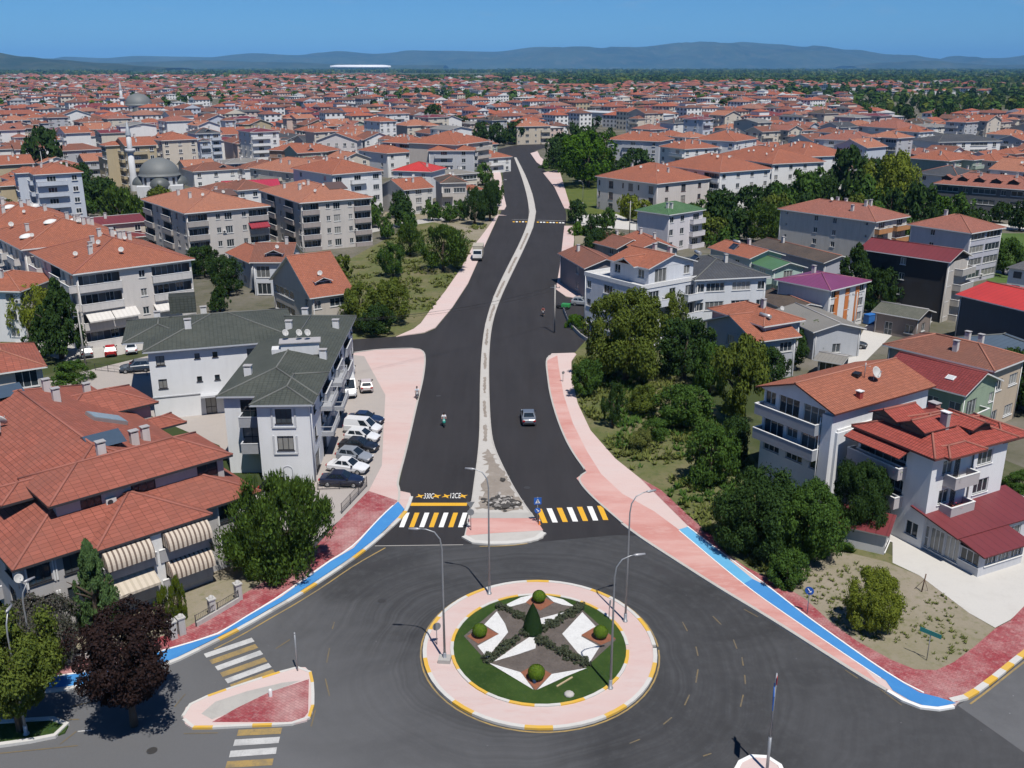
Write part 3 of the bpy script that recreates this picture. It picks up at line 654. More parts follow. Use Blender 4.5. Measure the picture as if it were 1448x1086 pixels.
    def chimney(s, x, y, z, w=.6, d=.5, h=1.1, wall=None, cap=None, rz=0.0):
        b = MB(); b.box(-w/2, w/2, -d/2, d/2, -.7, h, 0); b.box(-w/2 - .07, w/2 + .07, -d/2 - .07, d/2 + .07, h + .16, h + .24, 1)
        for sx in (-1, 1):
            for sy in (-1, 1): b.box(sx*(w/2 - .06) - .06, sx*(w/2 - .06) + .06, sy*(d/2 - .06) - .06, sy*(d/2 - .06) + .06, h, h + .16, 0)
        b.box(-w/2 + .12, w/2 - .12, -d/2 + .12, d/2 - .12, h - .02, h + .01, 2)
        return b.build('chimney', [wall or m_wall((.55, .54, .52)), cap or GREY_P, BLACK], s.roof_ob or s.root, (x, y, z), rz)
    def dish(s, x, y, z, r=.45, az=-2.0):
        return inst('satellite_dish', dish_mesh(), s.roof_ob or s.root, (x, y, z), az, (r/.45,) * 3)
    def heater(s, x, y, z, rz=0.0, pitch=.5):
        return inst('solar_water_heater', heater_mesh(), s.roof_ob or s.root, (x, y, z), rz)
@cached
def ac_mesh():
    b = MB(); b.box(-.42, .42, -.16, .16, 0, .6, 0); b.tube([(-.1, -.17, .3), (-.1, -.155, .3)], .24, 12, 1); return b.mesh('air_conditioner', [m_plain((.55, .55, .53), .5), DARK_P])
@cached
def dish_mesh():
    b = MB(); b.tube([(0, 0, -.5), (0, 0, .55)], .03, 6, 1)
    Mx = Matrix.Translation((0, -.08, .6)) @ Matrix.Rotation(math.radians(62), 4, 'X')
    t = MB(); t.lathe([(.02, 0), (.2, .03), (.36, .09), (.45, .15), (.44, .16), (.34, .11), (.18, .05), (.01, .03)], n=14)
    o = len(b.v); b.v += [tuple(Mx @ Vector(p)) for p in t.v]; b.f += [[i + o for i in f] for f in t.f]; b.m += t.m; b.sm += t.sm; b.uv += t.uv
    b.tube([Mx @ Vector((0, -.3, .08)), Mx @ Vector((0, -.05, .5))], .015, 5, 1); b.tube([Mx @ Vector((0, -.05, .45)), Mx @ Vector((0, -.05, .56))], .04, 6, 1)
    return b.mesh('satellite_dish', [m_plain((.44, .435, .42), .6), STEEL])
@cached
def heater_mesh():
    b = MB(); M = Matrix.Rotation(math.radians(38), 4, 'X')
    b.box(-.95, .95, -1.1, 1.0, .02, .12, 0, M); b.box(-.9, -.02, -1.05, .95, .122, .135, 1, M); b.box(.02, .9, -1.05, .95, .122, .135, 1, M)
    b.tube([(-1.0, .85, 1.15), (1.0, .85, 1.15)], .28, 12, 2); b.tube([(-.8, .85, -.4), (-.8, .85, 1.0)], .03, 5, 0); b.tube([(.8, .85, -.4), (.8, .85, 1.0)], .03, 5, 0)
    return b.mesh('solar_water_heater', [STEEL, m_plain((.02, .03, .05), .15), m_plain((.5, .5, .5), .35, .5)])

def slope(B, pts, m=0):
    """a roof plane: first two points lie on the eave; uv in metres"""
    p = [Vector(x) for x in pts]; u = (p[1] - p[0]); u = u.normalized(); nn = (p[1] - p[0]).cross(p[2] - p[0]).normalized(); v = nn.cross(u)
    B.face(p, m, [((x - p[0]).dot(u), (x - p[0]).dot(v)) for x in p])
def caps(B, segs, r=.11, m=1):
    for a, b in segs:
        a, b = Vector(a), Vector(b); B.tube([a + Vector((0, 0, .02)), b + Vector((0, 0, .02))], r, 6, m, cap=True, sm=True)
def eaves(B, x0, x1, y0, y1, z, th=.2, m=2, soffit=True):
    B.face([(x0, y0, z - th), (x1, y0, z - th), (x1, y0, z), (x0, y0, z)], m); B.face([(x1, y0, z - th), (x1, y1, z - th), (x1, y1, z), (x1, y0, z)], m)
    B.face([(x1, y1, z - th), (x0, y1, z - th), (x0, y1, z), (x1, y1, z)], m); B.face([(x0, y1, z - th), (x0, y0, z - th), (x0, y0, z), (x0, y1, z)], m)
    if soffit: B.face([(x0, y0, z - th), (x0, y1, z - th), (x1, y1, z - th), (x1, y0, z - th)], m)
def hip(B, x0, x1, y0, y1, z, pitch, cap=True, ev=True, capr=.11):
    w, d = x1 - x0, y1 - y0; t = min(w, d) / 2; zt = z + t * pitch
    a, b, c, e = (x0, y0, z), (x1, y0, z), (x1, y1, z), (x0, y1, z)
    if w >= d: r0, r1 = (x0 + t, (y0 + y1)/2, zt), (x1 - t, (y0 + y1)/2, zt)
    else: r0, r1 = ((x0 + x1)/2, y0 + t, zt), ((x0 + x1)/2, y1 - t, zt)
    if w >= d:
        slope(B, [a, b, r1, r0]); slope(B, [c, e, r0, r1]); slope(B, [b, c, r1]); slope(B, [e, a, r0])
        sg = [(a, r0), (e, r0), (b, r1), (c, r1), (r0, r1)]
    else:
        slope(B, [b, c, r1, r0]); slope(B, [e, a, r0, r1]); slope(B, [a, b, r0]); slope(B, [c, e, r1])
        sg = [(a, r0), (b, r0), (c, r1), (e, r1), (r0, r1)]
    if cap: caps(B, sg, capr)
    if ev: eaves(B, x0, x1, y0, y1, z)
    return lambda x, y: z + max(0, min(x - x0, x1 - x, y - y0, y1 - y)) * pitch
def gable(B, x0, x1, y0, y1, z, pitch, axis='x', cap=True, wall=None, ov=.5, capr=.11, th=.16):
    if axis == 'x':
        ym = (y0 + y1)/2; zt = z + (y1 - y0)/2 * pitch
        slope(B, [(x0, y0, z), (x1, y0, z), (x1, ym, zt), (x0, ym, zt)]); slope(B, [(x1, y1, z), (x0, y1, z), (x0, ym, zt), (x1, ym, zt)])
        for x, f in ((x0, 1), (x1, -1)):
            for (ya, za, yb, zb) in ((y0, z, ym, zt), (ym, zt, y1, z)): B.face([(x, ya, za - th), (x, yb, zb - th), (x, yb, zb), (x, ya, za)], 2)
        for y in (y0, y1): B.face([(x0, y, z - th), (x1, y, z - th), (x1, y, z), (x0, y, z)], 2)
        B.face([(x0, y0, z - th), (x0, ym, zt - th), (x1, ym, zt - th), (x1, y0, z - th)], 2); B.face([(x0, ym, zt - th), (x0, y1, z - th), (x1, y1, z - th), (x1, ym, zt - th)], 2)
        if cap: caps(B, [((x0, ym, zt), (x1, ym, zt))], capr)
        if wall:
            zi = z - th + ov * pitch; k = (ym - y0 - ov)
            for x in (x0 + ov, x1 - ov): wall.face([(x, y0 + ov, z - th), (x, y1 - ov, z - th), (x, y1 - ov, zi - .02), (x, ym, zi + k * pitch - .02), (x, y0 + ov, zi - .02)], 0)
        return lambda x, y: z + max(0, min(y - y0, y1 - y)) * pitch
    xm = (x0 + x1)/2; zt = z + (x1 - x0)/2 * pitch
    slope(B, [(x0, y1, z), (x0, y0, z), (xm, y0, zt), (xm, y1, zt)]); slope(B, [(x1, y0, z), (x1, y1, z), (xm, y1, zt), (xm, y0, zt)])
    for y in (y0, y1):
        for (xa, za, xb, zb) in ((x0, z, xm, zt), (xm, zt, x1, z)): B.face([(xa, y, za - th), (xb, y, zb - th), (xb, y, zb), (xa, y, za)], 2)
    for x in (x0, x1): B.face([(x, y0, z - th), (x, y1, z - th), (x, y1, z), (x, y0, z)], 2)
    B.face([(x0, y0, z - th), (xm, y0, zt - th), (xm, y1, zt - th), (x0, y1, z - th)], 2); B.face([(xm, y0, zt - th), (x1, y0, z - th), (x1, y1, z - th), (xm, y1, zt - th)], 2)
    if cap: caps(B, [((xm, y0, zt), (xm, y1, zt))], capr)
    if wall:
        zi = z - th + ov * pitch; k = xm - x0 - ov
        for y in (y0 + ov, y1 - ov): wall.face([(x0 + ov, y, z - th), (x1 - ov, y, z - th), (x1 - ov, y, zi - .02), (xm, y, zi + k * pitch - .02), (x0 + ov, y, zi - .02)], 0)
    return lambda x, y: z + max(0, min(x - x0, x1 - x)) * pitch

FOOT = []                                                # footprints, so that the fill keeps clear of them
def frame(p0, p1, h):
    a, b = G(*p0, h), G(*p1, h); W = (b - a).length; return a, W, math.atan2((b - a).y, (b - a).x)
def std_house(label, loc, rz, W, D, h, fl=3, F='w.w', L=None, R=None, K=None, roof='hip', tile=None, wc=(.55, .54, .52), ov=.55, pitch=.36, ch=3, dish=2, heat=0,
              name='apartment_building', cat='building', group=None, det=1, frame=None, trim=None, bal=None, gnd=None, flush=False, cap=None, fascia=None, dirt=.25, chw=None, band=False, seed=None):
    """origin = front-left eave corner; x along the front eave, y into depth"""
    r_ = random.Random(seed if seed is not None else int(loc[0]*7 + loc[1]*13)); tile = tile or T_OR
    H = House(name, label, cat, (loc[0], loc[1], 0), rz, wc, det, group, frame, trim, bal, dirt)
    x0, x1, y0, y1 = ov, W - ov, ov, D - ov; fh = h / fl; ht = h - .18
    def rows(sp, g=None):
        if sp is None: return [(0, ht, '')]
        out = []
        for i in range(fl):
            s_ = sp if isinstance(sp, str) else sp[min(i, len(sp)-1)]
            if i == 0 and g: s_ = g
            out.append((i * fh, (fh if i < fl-1 else ht - i*fh), s_))
        return out
    H.side((x0, y0), (1, 0), x1 - x0, rows(F, gnd), flush); H.side((x1, y0), (0, 1), y1 - y0, rows(R), flush)
    H.side((x1, y1), (-1, 0), x1 - x0, rows(K), flush); H.side((x0, y1), (0, -1), y1 - y0, rows(L), flush)
    if band:
        for i in range(1, fl):
            z = i * fh; H.W.box(x0 - .05, x1 + .05, y0 - .05, y1 + .05, z - .1, z + .08, 1, skip='')
    B = MB(); mats = [tile, cap or CAP, fascia or H.trim]
    if roof == 'hip': hf = hip(B, 0, W, 0, D, h, pitch)
    elif roof == 'gx': hf = gable(B, 0, W, 0, D, h, pitch, 'x', wall=H.W, ov=ov)
    elif roof == 'gy': hf = gable(B, 0, W, 0, D, h, pitch, 'y', wall=H.W, ov=ov)
    else:
        H.W.box(x0, x1, y0, y1, ht - .05, ht, 2, skip='bfrkl'); B.box(x0 - .1, x1 + .1, y0 - .1, y0 + .15, ht, h + .5, 2); B.box(x0 - .1, x1 + .1, y1 - .15, y1 + .1, ht, h + .5, 2); B.box(x0 - .1, x0 + .15, y0 + .15, y1 - .15, ht, h + .5, 2); B.box(x1 - .15, x1 + .1, y0 + .15, y1 - .15, ht, h + .5, 2)
        B.face([(x0 + .15, y0 + .15, h), (x1 - .15, y0 + .15, h), (x1 - .15, y1 - .15, h), (x0 + .15, y1 - .15, h)], 0); hf = lambda x, y: h
    if det: [H.W.tube([(px_, py_, 0), (px_, py_, ht)], .055, 6, 1) for px_, py_ in ((x0 + .25, y0 - .07), (x1 + .07, y0 + .3), (x1 + .07, y1 - .3))]
    H.finish(); H.add_roof(B, mats)
    for i in range(ch):
        x, y = r_.uniform(.2, .8) * W, r_.uniform(.2, .8) * D; H.chimney(x, y, hf(x, y), wall=chw)
    for i in range(dish):
        x, y = r_.uniform(.15, .85) * W, r_.uniform(.15, .8) * D; H.dish(x, y, hf(x, y) + .1, r_.uniform(.3, .46), r_.uniform(-.4, .8) - rz)
    for i in range(heat):
        x, y = r_.uniform(.3, .7) * W, r_.uniform(.2, .5) * D; H.heater(x, y, hf(x, y) + .1, 0)
    H.hf = hf; H.W_, H.D_ = W, D
    u = Vector((math.cos(rz), math.sin(rz))); n = Vector((-u.y, u.x)); c = Vector((loc[0], loc[1])) + u*W/2 + n*D/2
    FOOT.append((c.x, c.y, W/2 + 1, D/2 + 1, rz)); H.c = c
    return H
def ph(label, p0, p1, D, h, **kw):
    """a house surveyed from two of its eave corners"""
    a, W, rz = frame(p0, p1, h)
    return std_house(label, a, rz, W, D, h, **kw)
# ---------------------------------------------------------------- trees: trunk with limbs, crown of leaf clumps
@cached
def m_leaf(dark, light, transl=.25):
    q = NT('foliage'); g = q.n('NewGeometry'); n = q.noise(q.geo(1.0), .55, 3); n2 = q.noise(q.geo(1.0), .08, 2)
    f = q.math('ADD', q.math('MULTIPLY', g.outputs['Random Per Island'], .6), q.math('MULTIPLY', n, .5))
    c = q.ramp(f, [(.2, dark), (.55, tuple((a + b) / 2 for a, b in zip(dark, light))), (.9, light)])
    c = q.mix(q.math('MULTIPLY', n2, .35), c, sc3(light, .8))
    q.out(c, .8, spec=.08)
    tr = q.n('BsdfTranslucent'); q.l(c, tr.inputs[0]); mx = q.n('MixShader'); mx.inputs[0].default_value = transl
    o = q.t.nodes['Material Output']; q.l(q.b.outputs[0], mx.inputs[1]); q.l(tr.outputs[0], mx.inputs[2]); q.l(mx.outputs[0], o.inputs['Surface'])
    return q.m
BARK = m_plain((.075, .055, .04), .9)
def B_(c, k=1.45): return tuple(x * k for x in c)
LM = {'dark': m_leaf((0.0156, 0.0376, 0.0101), (0.0459, 0.0864, 0.0221)), 'mid': m_leaf((0.0284, 0.0652, 0.0120), (0.0781, 0.1452, 0.0276)), 'olive': m_leaf((0.0459, 0.0726, 0.0120), (0.1369, 0.1736, 0.0312)),
      'bright': m_leaf((0.0276, 0.0726, 0.0055), (0.0836, 0.1662, 0.0156)), 'yellow': m_leaf((0.0781, 0.1084, 0.0120), (0.2075, 0.2462, 0.0349)), 'purple': m_leaf((0.0120, 0.0075, 0.0070), (0.0340, 0.0190, 0.0170), .12),
      'pine': m_leaf((0.0184, 0.0459, 0.0101), (0.0844, 0.1378, 0.0221), .15), 'cedar': m_leaf((0.0385, 0.0799, 0.0293), (0.1038, 0.1736, 0.0588), .15), 'thuja': m_leaf((0.0459, 0.0726, 0.0074), (0.1102, 0.1452, 0.0175), .1), 'lilac': m_leaf((0.0276, 0.0477, 0.0166), (0.1240, 0.1056, 0.1010), .2), 'box': m_leaf((0.0500, 0.1040, 0.0100), (0.1430, 0.2250, 0.0250), .1), 'topiary': m_leaf((0.0117, 0.0312, 0.0117), (0.0312, 0.0650, 0.0195), .1), 'lav': m_leaf((0.0358, 0.0505, 0.0267), (0.1019, 0.1139, 0.0717), .15), 'scrub': m_leaf((0.0627, 0.0851, 0.0190), (0.1646, 0.1837, 0.0526), .2)}
def crown_mesh(shape, mat, n, leaf, seed, clumps=40, cr=.3):
    """unit crown: radius 1, height 1 above z=0; leaf-sized faces gathered in clumps through the volume"""
    r = random.Random(seed); B = MB(); C_ = []; needle = mat in (LM['pine'], LM['thuja'])
    off = Vector((r.random()*50, r.random()*50, r.random()*50))
    def rad(z):                                          # envelope radius at height z in 0..1
        if shape == 'cone': return max(.03, (1 - z)**.85) * (1 if z > .06 else .8)
        if shape == 'column': return (.55 + .45 * math.sin(min(1, z*1.6) * math.pi * .5)) * (1 - max(0, (z - .45)/.55)**1.7) + .02
        if shape == 'umbrella': return math.sqrt(max(0, 1 - ((z - .35)/.66)**2)) if z > .35 else .55 + .45 * z / .35
        if shape == 'mound': return math.sqrt(max(0, 1 - z*z*.98))
        if shape == 'flare': return (.35 + .65 * min(1, z/.6)) * math.sqrt(max(.02, 1 - max(0, (z - .6)/.4)**2))
        return math.sqrt(max(0, 1 - ((z - .47)/.53)**2))
    tries = 0
    while len(C_) < clumps and tries < 5000:
        tries += 1
        z = r.random(); a = r.random() * 2 * math.pi; R_ = rad(z)
        k = r.random()**.45
        p = Vector((math.cos(a) * R_ * k, math.sin(a) * R_ * k, z))
        nz = noise.noise(p * 1.7 + off)
        if nz < -.27: continue
        rr = cr * r.uniform(.6, 1.25) * (.45 + .55 * R_)
        dk = .2 if mat in (LM['pine'], LM['thuja'], LM['cedar']) else .42; p.x *= 1 + dk * nz; p.y *= 1 + dk * nz; p.z = max(.02, p.z * (1 + .18 * nz))
        C_.append((p, rr))
    per = max(4, n // max(1, len(C_)))
    for p, rr in C_:
        tone = r.random()
        out = Vector((p.x, p.y, (p.z - .4) * 1.2)); out = out.normalized() if out.length > .05 else Vector((0, 0, 1))
        if shape in ('ball', 'topi'): break
        for i in range(per):
            d = Vector((r.gauss(0, 1), r.gauss(0, 1), r.gauss(0, 1))).normalized()
            if d.dot(out) < -.25 and r.random() < .75: d = -d
            pos = p + Vector((d.x * rr, d.y * rr, d.z * rr * .8)) * r.uniform(.55, 1.08)
            if pos.z < 0: pos.z = r.random() * .05
            nn = (d * .9 + Vector((r.gauss(0, .5), r.gauss(0, .5), r.gauss(0, .5) + .35))).normalized()
            t = nn.cross(Vector((r.gauss(0, 1), r.gauss(0, 1), r.gauss(0, 1)))).normalized(); w = nn.cross(t)
            s = leaf * r.uniform(.6, 1.35)
            if needle and r.random() < .7: t = (out * .6 + d * .5 + Vector((0, 0, .9)) + Vector((r.gauss(0, .25), r.gauss(0, .25), r.gauss(0, .25)))).normalized(); w = t.cross(d); w = w.normalized() * .38 if w.length > .05 else Vector((.3, 0, 0)); s *= 1.35
            elif shape in ('cone',): t = (t + Vector((d.x, d.y, -.2)) * .7).normalized(); w = nn.cross(t)
            B.face([pos - t*s - w*s*.5, pos + t*s*.2 - w*s*.62, pos + t*s*1.1, pos + t*s*.1 + w*s*.62], 0)
    if shape in ('ball', 'topi'):                        # clipped: leaves packed on the shorn surface
        for i in range(n):
            z = r.random(); a = r.random() * 6.2832
            if shape == 'ball': R_ = math.sqrt(max(0, 1 - (2*z - 1)**2)); nn = Vector((math.cos(a)*R_, math.sin(a)*R_, 2*z - 1)); R_ *= r.uniform(.93, 1.02)
            else:  R_ = (1 - z**1.7)**.9 * min(1, .75 + z*2.5) * r.uniform(.93, 1.02); nn = Vector((math.cos(a), math.sin(a), .35))
            pos = Vector((math.cos(a)*R_, math.sin(a)*R_, z)); nn = (nn.normalized() + Vector((r.gauss(0, .3), r.gauss(0, .3), r.gauss(0, .3)))).normalized()
            t = nn.cross(Vector((r.gauss(0, 1), r.gauss(0, 1), r.gauss(0, 1)))).normalized(); w = nn.cross(t); s = leaf * r.uniform(.6, 1.3)
            B.face([pos - t*s, pos - w*s*.6, pos + t*s, pos + w*s*.6], 0)
    if B.v:                                              # bring the spread back to unit radius and height
        q_ = sorted(math.hypot(v[0], v[1]) for v in B.v); k = 1 / q_[int(len(q_) * .965)]; zz = sorted(v[2] for v in B.v); kz = 1 / zz[int(len(zz) * .985)]
        B.v = [(v[0] * k, v[1] * k, v[2] * kz) for v in B.v]
    return B.mesh('crown', [mat])
def trunk_mesh(seed, limbs=5, thin=1.0):
    r = random.Random(seed); B = MB()
    B.tube([(0, 0, -.02), (.01, .01, .35), (r.uniform(-.04, .04), r.uniform(-.04, .04), .72), (r.uniform(-.08, .08), r.uniform(-.08, .08), 1.15)], [.07*thin, .05*thin, .035*thin, .01*thin], 7)
    for i in range(limbs):
        a = r.random() * 6.28; z = r.uniform(.38, .75); L = r.uniform(.25, .5)
        B.tube([(0, 0, z), (math.cos(a)*L*.5, math.sin(a)*L*.5, z + L*.45), (math.cos(a)*L, math.sin(a)*L, z + L*.8)], [.028*thin, .018*thin, .006*thin], 5)
    return B.mesh('trunk', [BARK])
PROTO = {}
def crown(kind, shape, det, k=0):
    key = (kind, shape, det, k % 3)
    if key not in PROTO:
        nl = 1.12 if kind == 'pine' else 1.0; n, leaf, cl, cr = {3: (30000, .026, 130, .24), 2: (9000, .042, 70, .28), 1: (1500, .095, 38, .34), 0: (420, .17, 20, .42)}[det]
        leaf *= nl
        if shape == 'cone': cr *= .55; cl = int(cl * 1.8)
        if shape in ('column',): cr *= .75; leaf *= .9
        PROTO[key] = crown_mesh(shape, LM[kind], n, leaf, hash(key) % 9999 if False else (sum(map(ord, kind + shape)) * 31 + det * 7 + k * 101), cl, cr)
    return PROTO[key]
TRUNKS = [trunk_mesh(i) for i in range(4)]
TREES = []
def tree(kind, shape, x, y, r, h, label, det=1, cat='tree', group=None, name=None, low=.16, z=0.0):
    k = len(TREES); R_ = empty(name or {'cone': 'conifer', 'column': 'columnar_conifer', 'mound': 'shrub'}.get(shape, 'broadleaf_tree'), (x, y, z), rnd.random() * 6.28, label, cat, group)
    zc = h * (low if shape not in ('mound',) else .0)
    if shape != 'mound' or det >= 2:
        t = inst('trunk', TRUNKS[k % 4], R_); s = (h * .62) if shape != 'mound' else h * .6; t.scale = (s * .85, s * .85, s)
    c = inst('crown', crown(kind, shape, det, k), R_, (0, 0, zc)); c.scale = (r, r * rnd.uniform(.9, 1.08), h - zc)
    TREES.append(R_); return R_
def pt(kind, shape, px, py, r, h, label, det=1, **kw):
    p = G(px, py); return tree(kind, shape, p.x, p.y, r, h, label, det, **kw)

# near trees
pt('pine', 'round', 395, 808, 4.35, 8.2, 'big round dark green bushy tree between grey block and blue cycle path', 3, low=.04)
pt('purple', 'flare', 190, 1026, 3.75, 8.2, 'purple leaved tree standing in the road by the lower left crossing', 3, low=.34, name='purple_tree')
pt('cedar', 'cone', 140, 893, 1.9, 7.8, 'young pale cedar with drooping tiers in front of the grey block', 3, low=.05)
pt('thuja', 'column', 236, 887, .75, 3.6, 'clipped thuja column by the garden gate, left one of the pair', 2, cat='shrub', low=.02)
pt('thuja', 'column', 255, 877, .8, 3.9, 'clipped thuja column by the garden gate, right one of the pair', 2, cat='shrub', low=.02)
pt('olive', 'flare', 30, 1035, 3.4, 8.2, 'yellowish broadleaf tree on the grassed median at bottom left', 3, low=.3)
pt('lilac', 'round', 60, 935, 3.3, 5.0, 'lilac flowered bush by the pavement in front of the grey block', 3, cat='shrub', low=.05, name='flowering_shrub')
pt('dark', 'round', 1068, 778, 4.2, 7.2, 'large dark tree beside the blue cycle path right of the junction', 3, low=.08)
pt('mid', 'round', 1132, 788, 4.0, 7.0, 'fresh green tree between the dark tree and the lean-to shed', 3, low=.08)
pt('mid', 'round', 1112, 826, 1.8, 3.0, 'small green tree at the foot of the fresh green tree', 2, low=.05)
pt('dark', 'round', 1212, 762, 2.6, 7.4, 'dark tree leaning against the villa lower left balconies', 3, low=.2)
pt('yellow', 'round', 1234, 890, 2.35, 5.0, 'small yellow green tree alone on the bare plot', 3, low=.12)
